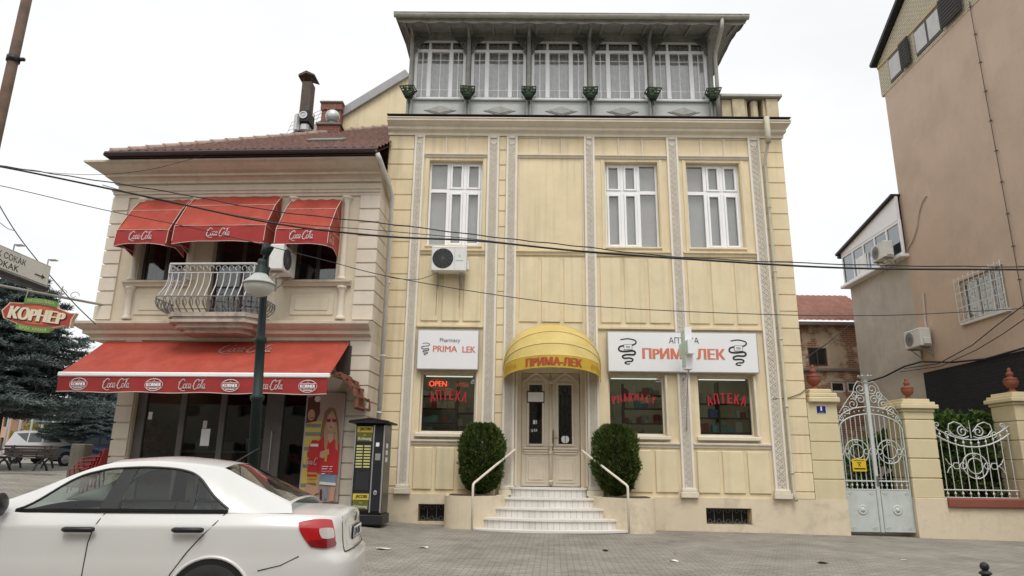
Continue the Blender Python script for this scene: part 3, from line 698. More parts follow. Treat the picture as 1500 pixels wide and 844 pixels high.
for z in (.98, 1.68, 1.86, 3.45): m.tube([(.85, dy-.03, z), (.85, dy-.03, z+.07)], .062, 10)
m.build('door_astragal', doorw, PH)
m = MB(); m.bbox(.90, .935, dy-.02, dy-.001, 1.80, 2.28, .006); m.tube([(.918, dy-.02, 2.08), (.918, dy-.06, 2.08), (1.03, dy-.06, 2.08)], .011, 8); m.build('door_handle', M('brass', (.28, .22, .12), .4, .1, 5, 0, metal=.8), PH)

# ------------------------------------------------------------------ signs on the facade
def snake(par, cx, cz, w_, h_, y, plate=True):
    strokes(SNAKE, ktxt, par, lambda v: Vector((cx+v.x, y+v.y, cz+v.z)), w_, h_, name='snake_emblem', wm=1.15)
    if plate:
        B('emblem_plate', signw, par, cx-w_*.18, cx+w_*.24, y-.008, y-.004, cz+h_*.08, cz+h_*.27)
        m = MB(); b = .008; x0, x1, z0, z1 = cx-w_*.18, cx+w_*.24, cz+h_*.08, cz+h_*.27
        for q in ((x0-b, x1+b, z0-b, z0), (x0-b, x1+b, z1, z1+b), (x0-b, x0, z0, z1), (x1, x1+b, z0, z1)): m.box(q[0], q[1], y-.010, y-.003, q[2], q[3])
        m.build('plate_edge', ktxt, par)
        letters('ЛЕК', gtxt, par, flatfn((x0+x1)/2, y-.011, (z0+z1)/2), (x1-x0)*.6, (z1-z0)*.45)
def sign_box(x0, x1, z0, z1, label, name):
    t = thing(name, label, 'sign', ((x0+x1)/2, FY-.16, z0)); w_ = (x1-x0)/2; h = z1-z0
    m = MB(); m.bbox(-w_, w_, -.0, .11, 0, h, .008); m.build('sign_case', alu, t)
    B('sign_face', signw, t, -w_+.025, w_-.025, -.008, -.001, .025, h-.025, b=.003)
    return t, w_, h
t, w_, h = sign_box(-2.58, -1.0, 3.71, 4.74, 'small white sign reading Pharmacy PRIMA LEK above the OPEN window', 'shop_sign')
letters('Pharmacy', gtxt, t, flatfn(.05, -.011, h*.72), .52, .135)
letters('PRIMA', rtxt, t, flatfn(-.07, -.011, h*.52), .62, .155, bold=.012); letters('LEK', rtxt, t, flatfn(.54, -.011, h*.51), .34, .155, bold=.012)
snake(t, -.57, h*.51, .21, .31, -.012, plate=False)
t, w_, h = sign_box(2.27, 6.09, 3.71, 4.75, 'long white sign with two black snakes reading АПТЕКА ПРИМА ЛЕК', 'shop_sign')
letters('АПТЕКА', ktxt, t, flatfn(.04, -.011, h*.79), .76, .155)
letters('ПРИМА ЛЕК', rtxt, t, flatfn(.02, -.011, h*.46), 2.10, .27, bold=.022)
snake(t, -1.40, h*.50, .46, .66, -.012); snake(t, 1.40, h*.50, .46, .66, -.012)
# lit pharmacy cross on its arm
cx = atY(1006, 510, 16.55)
t = thing('pharmacy_cross', 'green and white cross sign hung out on a grey bracket over the long sign', 'sign', (cx.x, 16.55, cx.z-.55), radians(3))
m = MB(); u = .17
pts = [(-u, -3*u), (u, -3*u), (u, -u), (2*u+.04, -u), (2*u+.04, u), (u, u), (u, 3*u), (-u, 3*u), (-u, u), (-2*u-.04, u), (-2*u-.04, -u), (-u, -u)]
m.prism([(-.085, a, b+.53) for a, b in pts], (.17, 0, 0)); m.build('cross_case', signw, t)
greenp = M('green_cross_face', (.42, .60, .45), .4, .05, 5, 0)
for s in (-1, 1):
    m = MB(); k = .86; m.prism([(s*.086, a*k, b*k+.53) for a, b in pts], (s*.006, 0, 0)); c_ = m.build('cross_face', greenp, t)
    m = MB(); k = .6; m.bar([(s*.094, a*k, b*k+.53) for a, b in pts], .018, .004, (1, 0, 0), closed=True); m.build('light_band', M('pale_green', (.62, .76, .62), .4), t)
m = MB(); m.tube([(0, -.05, .05), (0, -.05, -.06), (.12, .79, -.12)], .025, 8); m.tube([(0, .02, -.06), (.12, .79, -1.45)], .013, 8); m.bbox(.10, .15, .77, .80, -1.55, 0, .006); m.build('bracket_arm', alu, t)
# neon letters in the left shop window
neon = EMIT('neon_red', (1, .10, .04), 2.2)
t = thing('open_sign', 'red glowing OPEN light sign in the top of the small shop window', 'sign', (-2.05, FY+.22, 3.40))
letters('OPEN', neon, t, flatfn(0, 0, 0), .46, .14, bold=.012)
m = MB(); m.tube([(.27*cos(a), .01, .115*sin(a)) for a in [2*pi*k/28 for k in range(28)]], .006, 5, closed=True); m.build('oval_tube', EMIT('neon_dark', (1, .08, .03), .5), t)
t = letters('АПТЕКА', EMIT('neon_small', (1, .08, .05), .8), None, flatfn(0, 0, 0), .32, .09, name='window_light_sign'); t.location = (-1.42, FY+.22, 3.38); tag(t, 'small red АПТЕКА light sign beside the OPEN light', 'sign')
for x, z in ((-1.14, 3.46), (3.60, 3.56)):
    m = MB(); m.cur = 0; m.prism([(-.07, 0, -.05), (.08, 0, -.05), (.075, 0, .04), (.03, 0, .02), (.0, 0, .06), (-.05, 0, .02)], (0, .004, 0)); m.cur = 1; m.prism([(-.05, -.001, -.025), (.05, -.001, -.025), (.05, -.001, -.005), (-.05, -.001, -.005)], (0, -.002, 0))
    s = m.build('window_sticker', [signw, ktxt]); s.location = (x, FY+.17, z); tag(s, 'white sticker in the top corner of the ' + ('small OPEN shop window' if x < 0 else 'window lettered PHARMACY'), 'sticker')

# ------------------------------------------------------------------ entrance steps with planters and rails
CX = .86
ST = thing('entrance_steps', 'curved pale marble steps with low cream planter walls before the cream double door', 'steps', (CX-.09, FY, -.1)); ST.scale = (1.045, 1, 1)
riser = BRICK('marble_riser', (.72, .70, .66), (.66, .63, .58), (.44, .40, .34), w=.13, h=.5, ms=.006, axis='xz', bump=.2, var=.2, rough=.5)
spec = [(2.0, 1.58, 0, 0), (1.74, 1.32, 0, 0), (1.44, 1.0, 0, 0), (1.16, .68, 0, 0), (.86, .38, 0, 0)]
zt = [.01, .23, .445, .66, .885]
for i in range(5):
    a, d, _, _ = spec[i]; z1 = zt[i]+.1; z0 = (zt[i-1]+.1) if i else -.15; n = 30; sag = .52*a/1.8
    o = [(-a*1.06*cos(pi*k/n), -.05-(d-.05)*abs(sin(pi*k/n))**(.66 if i < 2 else .74)) for k in range(n+1)]
    yb = -.0461
    m = MB(); q = [(x*.985, min(y+.03, -.0465), z0) for x, y in o]
    m.prism(q, (0, 0, z1-z0-.045)); rs = m.build('riser', riser if i else marble, ST)
    m = MB(); q = [(x, min(y, -.0465), z1-.044) for x, y in o]
    m.prism(q, (0, 0, .044)); m.build('tread', marble, ST)
m = MB(); m.box(-.855, .835, -.0459, .33, .80, .984); m.build('threshold', marble, ST)
for s in (-1, 1):
    m = MB(); n = 10; xi, xo = s*.92, s*(1.84+.5); z1 = .70+.1
    out = [(xi, -.047)] + [(xi, -.32), (s*1.10, -.60), (s*1.34, -.86), (s*1.56, -1.06)] + [(s*1.62, -1.12)] + [(lerp(s*1.70, xo, sin(t*pi/2)), lerp(-1.16, -.75, 1-cos(t*pi/2))) for t in [k/n for k in range(n+1)]] + [(xo, -.047)]
    m.prism([(x, y, -.15) for x, y in out], (0, 0, z1+.15)); m.build('planter_wall', plin, ST)
    m = MB(); m.prism([(lerp(s*1.72, x, .86), lerp(-.55, y, .86), z1+.002) for x, y in out if abs(x) > 1], (0, 0, .012)); m.build('planter_soil', M('soil', (.06, .045, .03), 1, .3, 20), ST)
    m = MB(); m.smooth = True
    m.tube([(s*.78, -.12, 1.87), (s*.80, -.14, 1.86), (s*1.66, -1.10, 1.10), (s*1.685, -1.14, 1.06), (s*1.69, -1.15, 1.0), (s*1.69, -1.15, -.1)], .027, 10); m.build('handrail', ivory, ST)

# ------------------------------------------------------------------ domed awning over the door
AW = thing('door_awning', 'yellow domed canvas awning over the pharmacy door lettered ПРИМА-ЛЕК', 'awning', (CX, FY, 3.72))
ah, ar = 1.22, 1.16
def rib(th, k=1.0):
    """half ellipse rib tilted th degrees above horizontal"""
    t = radians(th)
    return lambda u: Vector((-ah*cos(pi*u)*1.0, -.08-ar*k*sin(pi*u)**.8*cos(t), ar*k*sin(pi*u)**.8*sin(t)))
angs = [86, 66, 46, 28, 12]
ks = [1.03, .99, 1.04, 1.0, 1.0]
m = MB(); m.smooth = False; NU = 28
for i in range(4):
    A_, B_ = rib(angs[i], ks[i]), rib(angs[i+1], ks[i+1])
    m.grid(NU, 4, lambda u, v: A_(u).lerp(B_(u), v)*1.0)
m.smooth = True
for k in range(len(m.sm)): m.sm[k] = True
m.build('canopy', yawn, AW)
R5 = rib(12)
def val(u, v): p = R5(u); return Vector((p.x*1.005, p.y-.012, p.z-.30*v))
m = MB(); m.smooth = True; m.grid(48, 3, val); m.build('valance', yawv, AW)
m = MB()
for th, k in zip(angs[:1]+angs[2:], ks[:1]+ks[2:]): f = rib(th, k); m.tube([f(j/40)*1.004 for j in range(41)], .012, 6)
m.build('piping', M('pale_yellow_piping', (.66, .53, .22), .6), AW)
def on_val(x, z, d=0):
    # arc position x along the front measured from the middle
    N = 200; best = None; L_ = 0; prev = val(.5, 0); u = .5; st = 1/400 * (1 if x > 0 else -1)
    while L_ < abs(x) and 0.01 < u < .99:
        u += st; p = val(u, 0); L_ += (Vector((p.x, p.y, 0))-Vector((prev.x, prev.y, 0))).length; prev = p
    p = val(u, 0); q = val(min(u+.004, 1), 0); tg = Vector((q.x-p.x, q.y-p.y, 0)).normalized(); nn = Vector((tg.y, -tg.x, 0))
    return Vector((p.x, p.y, p.z-.15+z)) + nn*(.012+d)
letters('ПРИМА-ЛЕК', M('awning_red_letters', (.42, .07, .03), .6), AW, lambda v: on_val(v.x, v.z), 1.38, .19, bold=.03, extrude=0)
for s in (-1, 1): letters('АПТЕКА', M('awning_faded_letters', (.47, .20, .04), .6), AW, lambda v: on_val(v.x+s*1.22, v.z-.02), .52, .11, extrude=0)
# ------------------------------------------------------------------ the corner building with the red awnings
LA = radians(-3.0); LO = Vector((-10.62, 16.75, 0))
LU = Vector((cos(LA), sin(LA), 0)); LN = Vector((-sin(LA), cos(LA), 0))
def Lp(px, py, off=0):
    """pixel -> local (u, off, z) on the plane lying `off` behind the front wall"""
    v = ray(px, py); h = Vector((v.x, v.y, 0)); t = (off + LO.dot(LN)) / h.dot(LN); p = h*t - LO
    return Vector((p.dot(LU), off, v.z*t + H0))
def Lw(u, y, z): return LO + LU*u + LN*y + Vector((0, 0, z))
def path_sweep(m, prof, path):
    """profile [(outward, z)] carried round the corners of a plan path; outward is to the right of travel"""
    P = [Vector(p) for p in path]; n = len(prof); vs = []
    for i, p in enumerate(P):
        ds = []
        if i > 0: ds.append((p-P[i-1]).normalized())
        if i < len(P)-1: ds.append((P[i+1]-p).normalized())
        ns = [Vector((d.y, -d.x)) for d in ds]
        o = ns[0] if len(ns) == 1 else (ns[0]+ns[1]) / (1+ns[0].dot(ns[1]))
        vs += [(p.x+o.x*d, p.y+o.y*d, z) for d, z in prof]
    fs = [(i*n+k, i*n+(k+1) % n, (i+1)*n+(k+1) % n, (i+1)*n+k) for i in range(len(P)-1) for k in range(n)]
    fs += [tuple(range(n))[::-1], tuple((len(P)-1)*n+k for k in range(n))]
    m.add(vs, fs)
beige = M('beige_plaster', (.62, .545, .42), .9, .08, 1, .2, 60, streak=.2, dirt=(.36, .31, .25))
beiget = M('beige_moulding', (.58, .505, .405), .85, .08, 2, .15, 70, streak=.35, dirt=(.31, .26, .22))
quoinm = M('pale_quoin_render', (.66, .59, .49), .85, .07, 2, .2, 60, streak=.25, dirt=(.42, .36, .3))
dkframe = M('dark_window_frame', (.06, .05, .045), .5, .1, 4, 0)
LB = thing('cafe_building', 'beige corner building with quoins, tiled roof, small balcony and red awnings', 'building', LO, LA)
UWN = [(.88, 2.12, 5.82, 7.80), (2.80, 4.26, 4.79, 7.80), (4.92, 6.03, 5.82, 7.80)]
m = MB(); wall_holes(m, 0, 7.0, 4.28, 8.95, UWN, 0, .3); m.build('upper_wall', beige, LB)
m = MB(); m.box(0, .3, .302, 9, 4.28, 8.95); m.build('side_wall', beige, LB); m = MB(); m.box(6.7, 7.0, .302, 1.05, -.3, 8.95); m.build('side_wall', beige, LB)
m = MB(); wall_holes(m, .95, 7.0, -.3, 4.277, [(1.33, 5.66, -.2, 3.45)], .02, .3); m.build('shop_wall', beige, LB)
m = MB(); m.box(.95, 1.25, .302, 9, -.3, 4.277); m.build('side_wall', beige, LB)
B('upper_floor', inter, LB, .31, 6.69, .31, 8.9, 4.30, 4.40)
B('rear_wall', beige, LB, .3, 7, 9.0, 9.2, -.3, 8.9)
full = [(0, 5), (0, 0), (7.06, 0)]; B('return_moulding', beiget, LB, 7.0, 7.05, .003, .98, 8.06, 8.93); B('return_moulding', beiget, LB, 7.0, 7.05, .003, .98, 4.28, 4.78); m = MB(); m.prism([(7.051, -.55, 8.86), (7.051, .98, 8.30), (7.051, .98, 8.12), (7.051, -.20, 8.58)], (.07, 0, 0)); m.build('return_moulding', beiget, LB)
m = MB(); path_sweep(m, [(-.01, 8.44), (.07, 8.44), (.09, 8.50), (.16, 8.56), (.24, 8.58), (.24, 8.64), (.36, 8.68), (.46, 8.74), (.54, 8.80), (.62, 8.83), (.62, 8.88), (-.01, 8.93)], full); m.build('cornice', beiget, LB)
m = MB(); path_sweep(m, [(-.01, 8.06), (.04, 8.06), (.04, 8.13), (.07, 8.15), (.07, 8.20), (.10, 8.23), (.10, 8.27), (-.01, 8.29)], full); m.build('architrave_moulding', beiget, LB)
m = MB(); path_sweep(m, [(-.01, 4.279), (.05, 4.279), (.05, 4.36), (.12, 4.40), (.18, 4.42), (.18, 4.50), (.26, 4.54), (.33, 4.60), (.37, 4.64), (.37, 4.70), (.30, 4.72), (-.01, 4.78)], full); m.build('belt_cornice', beiget, LB)
def grooved(z0, z1, pitch, d=.055, g=.022):
    prof = [(-.01, z1), (d, z1)]; z = z1-pitch
    while z > z0+.05: prof += [(d, z+g), (d-.04, z+g*.4), (d-.04, z-g*.4), (d, z-g)]; z -= pitch
    return prof + [(d, z0), (-.01, z0)]
for z0, z1 in ((4.80, 8.05), (-.3, 4.27)):
    m = MB(); path_sweep(m, grooved(z0, z1, .36), [(6.55, .001 if z0 > 4 else .021), (7.001, .001 if z0 > 4 else .021), (7.001, .98)]); m.build('corner_quoin', quoinm, LB)
m = MB(); path_sweep(m, grooved(4.80, 8.05, .36), [(-.001, 1.0), (-.001, -.001), (.38, -.001)]); m.build('corner_quoin', quoinm, LB)
m = MB(); path_sweep(m, grooved(-.3, 4.27, .40), [(.949, 1.0), (.949, .019), (1.30, .019)]); m.build('corner_quoin', quoinm, LB)
# half columns, ledges and panels
def col(u, z0, z1, r=.085):
    m = MB(); m.smooth = True
    m.lathe([(r*1.45, 0), (r*1.45, .05), (r*1.15, .08), (r, .12), (r*.92, z1-z0-.16), (r*1.1, z1-z0-.13), (r*1.1, z1-z0-.10), (r*1.4, z1-z0-.06), (r*1.6, z1-z0-.04), (r*1.6, z1-z0)], (u, -.02, z0), 14); m.build('half_column', quoinm, LB)
for u in (.78, 2.24, 4.80, 6.20): col(u, 5.80, 8.02)
for u in (.80, 6.24): col(u, 4.80, 5.64)
for a, b in ((.60, 2.30), (4.72, 6.46)):
    m = MB(); m.sweep_x([(-.001, 5.80), (-.16, 5.79), (-.16, 5.74), (-.10, 5.71), (-.08, 5.65), (-.001, 5.65)], a, b); m.build('window_ledge', beiget, LB)
for a, b in ((.95, 2.1), (4.95, 6.05)):
    m = MB()
    for q, (i, d0, d1) in enumerate(((0, -.001, -.03), (.07, -.031, -.012), (.13, -.031, -.05))):
        if q == 1: continue
        m.bbox(a+i, b-i, d1, d0, 4.92+i*.9, 5.46-i*.9, .02)
    m.build('wall_panel', beige, LB)
curt = M('dark_curtain', (.09, .085, .10), .9, .2, 5, 0)
for k, (a, b, c, d) in enumerate(UWN):
    m = MB(); f = .07; y = .18
    m.bbox(a, a+f, y, y+.07, c, d, .008); m.bbox(b-f, b, y, y+.07, c, d, .008); m.bbox(a+f, b-f, y+.001, y+.069, c, c+f, .008); m.bbox(a+f, b-f, y+.001, y+.069, d-f, d, .008)
    xm = (a+b)/2+.02; m.bbox(xm-.05, xm+.05, y-.003, y+.067, c+f, d-f, .008)
    wn = m.build('balcony_door' if k == 1 else 'window', dkframe, LB)
    p = MB(); p.box(a+.03, b-.03, y+.03, y+.036, c+.03, d-.03); p.build('pane', glass2, wn)
    m = MB(); n = 14
    m.add([(a-.1+(b-a+.2)*j/n, .75+.05*sin(j*2.1), z) for j in range(n+1) for z in (c, d)], [(2*j, 2*j+2, 2*j+3, 2*j+1) for j in range(n)]); m.build('curtain', curt, wn)
# balcony
bal_in = [(2.30, 0), (2.30, -.75), (2.52, -1.0), (4.30, -1.0), (4.50, -.75), (4.50, 0)]
slabm = M('stained_balcony_slab', (.50, .43, .36), .9, .15, 2, .3, 50, streak=.5, dirt=(.16, .14, .12), dirtamt=.5, dscale=2.2)
def shrink(k): return [(3.40+(x-3.40)*k, y*k) for x, y in bal_in]
m = MB()
for k, z0, z1, in ((1.0, 4.68, 4.78), (.96, 4.61, 4.679), (.99, 4.55, 4.609), (.86, 4.44, 4.549), (.72, 4.34, 4.439)):
    m.prism([(x, min(y, -.37*0-.001) if abs(y) < .01 else y, z0) for x, y in shrink(k)], (0, 0, z1-z0))
sl = m.build('balcony_slab', slabm, LB)
railw = M('pale_grey_iron', (.55, .54, .53), .5, .12, 8, 0); raild = M('weathered_iron', (.20, .19, .18), .6, .25, 10, 0)
rl = MB(); sc = MB()
fp = [(2.20, -.10), (2.20, -.80), (2.28, -.92), (4.36, -.92), (4.44, -.80), (4.44, -.10)]
rl.tube([(x, y, 5.98) for x, y in fp], .028, 6); rl.tube([(x, y, 5.76) for x, y in fp], .014, 6)
def station(n0):
    out = []
    for (a, b) in zip(fp, fp[1:]):
        L = math.hypot(b[0]-a[0], b[1]-a[1]); k = max(1, round(L/.155))
        dx, dy = (b[0]-a[0])/L, (b[1]-a[1])/L
        for j in range(k): out.append((lerp(a[0], b[0], (j+.5)/k), lerp(a[1], b[1], (j+.5)/k), dy, -dx))
    return out
for j, (x, y, nx, ny) in enumerate(station(0)):
    f = lambda o, z: (x+nx*o, y+ny*o, z)
    if L_ := True: rl.tube(spline3 := [f(0, 5.76), f(.0, 5.60), f(.03, 5.45), f(.12, 5.28), f(.19, 5.14)], .013, 6)
    sc.tube([f(.19, 5.14), f(.21, 5.04), f(.16, 4.92), f(.06, 4.85), f(-.03, 4.80)], .013, 6)
    if j % 1 == 0:
        tx, ty = -ny, nx
        for s in (-1, 1):
            sc.tube([(x+tx*s*(.012+.058*t*abs(sin(3*t)))+nx*(.2-.06*t), y+ty*s*(.012+.058*t*abs(sin(3*t)))+ny*(.2-.06*t), 5.14-.22*t) for t in [k/6 for k in range(7)]], .010, 5)
        rl.tube([(x+tx*.055*cos(a), y+ty*.055*cos(a), 5.87+.06*sin(a)) for a in [k*pi/5 for k in range(8)]], .008, 5)
bel = [(2.02, -.10), (2.02, -.90), (2.16, -1.10), (4.50, -1.10), (4.62, -.90), (4.62, -.10)]
sc.tube([(x, y, 5.14) for x, y in bel], .014, 6); sc.tube([(x, y, 4.86) for x, y in [(2.16, -.1), (2.16, -.84), (2.26, -.97), (4.38, -.97), (4.48, -.84), (4.48, -.1)]], .012, 6)
for x, y in (fp[1], fp[2], fp[3], fp[4]): rl.tube([(x, y, 5.76), (x, y, 5.98)], .016, 6)
rr = rl.build('balcony_rail', railw, LB); sc.build('rail_scrollwork', raild, rr)
# tiled hip roof
tile = M('roof_tile', (.10, .043, .036), .8, .35, 7, .2, 40, dirt=(.27, .18, .15), dirtamt=.28, dscale=14)
pit = math.tan(radians(32)); ez = 9.0
m = MB(); m.smooth = True; nu, nv = 210, 22
def roofpt(u, v):
    y = -.66 + v*6.6; x0 = .12 + (y+.66)*.90; x = lerp(x0, 7.0, u)
    row = v*nv; fr = 1 - (row - math.floor(row-1e-6)) if 0 else (row % 1)
    return Vector((x, y, ez + (y+.66)*pit + .045*abs(sin(pi*x/.235))))
vs = []; fs = []
rows = []
for r in range(nv):
    for e in (0, 1): rows.append((r/nv+e*.9999/nv, .075 if e == 0 else .0))
for v, lift in rows:
    for k in range(nu+1):
        p = roofpt(k/nu, v); p.z += lift; vs.append(p)
for r in range(len(rows)-1):
    for k in range(nu): fs.append((r*(nu+1)+k, r*(nu+1)+k+1, (r+1)*(nu+1)+k+1, (r+1)*(nu+1)+k))
m.add(vs, fs); m.m = [1 if (j//nu) % 2 else 0 for j in range(len(m.f))]; m.sm = [not q_ for q_ in m.m]; m.smooth = False; m.cur = 0
m.add([(.12, -.66, ez-.06), (7.0, -.66, ez-.06), (7.0, 5.9, ez+6.5*pit-.06), (6.0, 5.9, ez+6.5*pit-.06), (.12, 12, ez-.06), (7.0, 12, ez-.06)], [(0, 1, 2, 3), (0, 3, 4), (3, 2, 5, 4)])
rf = m.build('tiled_roof', [tile, M('worn_tile_edge', (.21, .125, .10), .9, .4, 9)], LB, fix=False)
hipm = M('hip_tile', (.34, .25, .20), .9, .25, 5, .3, 40)
for a, b, n in ((Vector((.12, -.66, ez+.05)), Vector((6.05, 5.94, ez+6.6*pit+.05)), 22), (Vector((6.05, 5.94, ez+6.6*pit+.03)), Vector((7.02, 5.94, ez+6.6*pit+.03)), 4)):
    m = MB(); m.smooth = True
    for k in range(n):
        p, q = a.lerp(b, k/n), a.lerp(b, (k+1.12)/n); m.tube([p, p.lerp(q, .15), q], [.14, .125, .10], 8)
    m.build('ridge_tile', hipm, rf)
m = MB(); gp = [(.04, 4), (.04, -.76), (7.06, -.76)]
for p, q in zip(gp, gp[1:]): m.tube([(p[0], p[1], 8.98), (q[0], q[1], 8.98)], .07, 8)
m.box(.10, 7.06, -.69, -.62, 8.90, 9.05); m.build('gutter', M('brown_gutter', (.045, .03, .032), .4, .1, 5, 0), rf)
m = MB(); m.smooth = True; m.tube([(7.08, -.70, 8.92), (7.13, -.62, 8.80), (7.20, .30, 8.42), (7.22, .52, 8.2), (7.22, .55, .05)], .06, 10)
for z in (7.2, 5.9, 4.0, 2.6): m.tube([(7.22, .55, z-.02), (7.22, .55, z+.02)], .075, 10)
m.build('downpipe', M('white_downpipe', (.62, .60, .57), .5, .08, 4, 0, streak=.3), LB)
# shopfront glazing
sf = M('brown_grey_frame', (.12, .108, .10), .5, .15, 4, 0)
m = MB(); yb = .12
for a, b in ((1.33, 1.56), (2.42, 2.56), (3.42, 3.56), (4.56, 4.98), (5.56, 5.66)): m.bbox(a, b, yb, yb+.1, -.2, 3.45, .01)
for a, b in ((1.56, 2.42), (2.56, 3.42), (3.56, 4.56), (4.98, 5.56)): m.bbox(a, b, yb+.002, yb+.098, 3.3, 3.45, .01); m.bbox(a, b, yb+.002, yb+.098, -.2, .25, .01)
wf = m.build('shopfront_frame', sf, LB)
p = MB(); p.box(1.4, 5.6, yb+.05, yb+.056, .2, 3.35); p.build('pane', GLASS('cafe_glass', (.62, .66, .64), .9, base=.05), wf)
m = MB(); m.tube([(4.78, yb-.01, 1.2), (4.78, yb-.06, 1.2), (4.78, yb-.06, 2.1), (4.78, yb-.01, 2.1)], .014, 6); m.build('door_handle', alu, wf)
dec = M('poppy_decal', (.22, .012, .015), .6, .2, 8, 0); decd = M('poppy_heart', (.03, .01, .01), .6, 0)
rnd = random.Random(3)
for k in range(22):
    u, z = ((rnd.uniform(1.65, 2.35), rnd.uniform(.9, 2.3)) if k < 14 else (rnd.uniform(5.0, 5.52), rnd.uniform(.7, 1.6)) if k < 20 else (rnd.uniform(2.7, 3.2), rnd.uniform(1.3, 1.6)))
    r = rnd.uniform(.05, .13); m = MB(); m.cur = 0
    m.poly([(u+r*(1+.12*sin(5*a))*cos(a), yb+.062, z+r*(1+.12*sin(5*a))*sin(a)) for a in [2*pi*j/20 for j in range(20)]]); m.cur = 1
    m.poly([(u+r*.3*cos(a), yb+.0605, z+r*.3*sin(a)) for a in [2*pi*j/10 for j in range(10)]]); m.build('poppy_decal', [dec, decd], wf)
B('price_sheet', signw, wf, 3.0, 3.22, yb+.04, yb+.044, 1.75, 2.15); B('price_sheet', cols_[0], wf, 3.02, 3.12, yb+.034, yb+.038, 2.16, 2.34); B('small_notice', signw, wf, 1.62, 1.72, yb+.04, yb+.044, 2.36, 2.54)
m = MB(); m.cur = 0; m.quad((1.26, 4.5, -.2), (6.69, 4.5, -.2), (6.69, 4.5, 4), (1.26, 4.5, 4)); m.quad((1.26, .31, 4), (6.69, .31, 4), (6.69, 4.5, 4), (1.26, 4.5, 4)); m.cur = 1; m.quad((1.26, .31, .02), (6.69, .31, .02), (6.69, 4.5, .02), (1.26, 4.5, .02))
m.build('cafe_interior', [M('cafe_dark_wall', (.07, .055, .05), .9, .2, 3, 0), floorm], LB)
for u in (2.2, 3.6): B('added_cafe_light', EMIT('cafe_fill_%d' % (u*10), (1, .85, .6), 3.5), LB, u-.3, u+.3, 2.2, 2.3, 3.8, 3.85)  # added glowing boxes that brighten the dark cafe room, no known fittings
ct = thing('cafe_counter', 'wooden counter with steel top seen through the dark cafe windows', 'counter', Lw(3.2, .9, 0), LA)
B('counter_front', M('counter_wood', (.22, .09, .04), .6, .2, 4, 0), ct, -1.6, 1.3, 0, .5, .03, 1.60); B('counter_top', alu, ct, -1.65, 1.35, -.04, .55, 1.602, 1.65)
for k, (x, wd, h) in enumerate(((-.6, .35, .3), (.1, .3, .22), (.75, .4, .3))):
    m = MB(); m.bbox(x-wd/2, x+wd/2, .1, .4, 1.651, 1.65+h, .02); m.bbox(x-wd/2+.03, x+wd/2-.03, .08, .099, 1.70, 1.65+h*.7, .01); o = m.build('cafe_machine', [alu, cols_[6], signw][k]); o.location = ct.location; o.rotation_euler = (0, 0, LA); tag(o, ['steel machine at the left end of the cafe counter', 'grey box in the middle of the cafe counter', 'pale tray box at the right end of the cafe counter'][k], 'appliance')
# upper red awnings
def awning(u0, u1, zt, z1, z2, zb, label, side_script=False):
    t = thing('window_awning', label, 'awning', Lw((u0+u1)/2, 0, zb), LA, 'red awnings over the upper floor openings')
    w = (u1-u0)/2; zt -= zb; z1 -= zb; z2 -= zb
    pr = [(-.06, zt), (-.42, z1), (-.84, z2), (-.88, 0)]
    m = MB(); m.cur = 0
    def P(x, y, z): return (x, y, z)
    sag = lambda q: .018*sin(pi*q)
    for (y0, za), (y1, zb_) in zip(pr[:2], pr[1:3]):
        m.grid(30, 8, lambda a, b: Vector((lerp(-w, w, a), lerp(y0, y1, b)+.03*sin(pi*b)*sin(pi*a)+.022*sin(a*14+u0*3)*b*(1-b)*4, lerp(za, zb_, b)-.055*sin(pi*a)*sin(pi*b)+.014*sin(a*27+b*7+u0))))
    m.cur = 1
    m.grid(12, 2, lambda a, b: Vector((lerp(-w, w, a), lerp(pr[2][0], pr[3][0], b)+.012*sin(a*17), lerp(pr[2][1], .03*abs(2*a-1)**3*-2.2, b))))
    m.cur = 0
    for s in (-1, 1):
        x = s*w; m.add([(x, -.06, zt), (x, -.42, z1), (x, -.84, z2), (x, -.03, z2+.02), (x, -.88, -.065), (x, -.03, -.10), (x, -.45, .02)], [(0, 1, 2, 3), (3, 2, 4, 6, 5)])
    m.build('canvas', [redf, redv], t, fix=False)
    pm = MB(); r = .008
    for (y, z) in pr[1:3]: pm.tube([(-w, y-.004, z+.006), (w, y-.004, z+.006)], r, 5)
    pm.tube([(lerp(-w, w, a/10), pr[3][0]-.004+.012*sin(a/10*17), .03*abs(2*a/10-1)**3*-2.2) for a in range(11)], r, 5)
    for s in (-1, 1):
        pm.tube([(s*w, y-.004, z+.006) for y, z in pr], r, 5); pm.tube([(s*(w+.002), -.03, z2+.3), (s*(w+.003), -.42, z1)], r*.8, 5); pm.tube([(s*(w+.002), -.03, z2), (s*(w+.003), -.84, z2)], r, 5); pm.tube([(s*w, -.88, -.065), (s*w, -.45, .02), (s*w, -.03, -.10)], r, 5)
    pm.build('piping', piping, t)
    strokes(SCRIPT, wtxt, t, lambda v: Vector((v.x+.0, -.90+(v.z+.16-z2*.5)*.1, z2*.5+v.z)), .62, .27, t=.004)
    if side_script: strokes(SCRIPT, wtxt, t, lambda v: Vector((w+.012, -.62+v.x*.9, .16+v.z)), .40, .25, t=.004)
    fr = MB()
    for s in (-1, 1): fr.tube([(s*(w-.03), -.02, .02), (s*(w-.03), -.82, .03)], .012, 6)
    fr.build('awning_frame', alu, t)
awning(.74, 2.06, 7.98, 7.55, 6.88, 6.52, 'red window awning at the left end above the balcony, smallest of the three')
awning(2.20, 4.49, 8.05, 7.67, 6.98, 6.57, 'wide red awning over the balcony door, middle and largest of the three')
awning(4.76, 6.07, 7.95, 7.55, 6.88, 6.49, 'red awning over the right upper window with script on its side flap too', True)
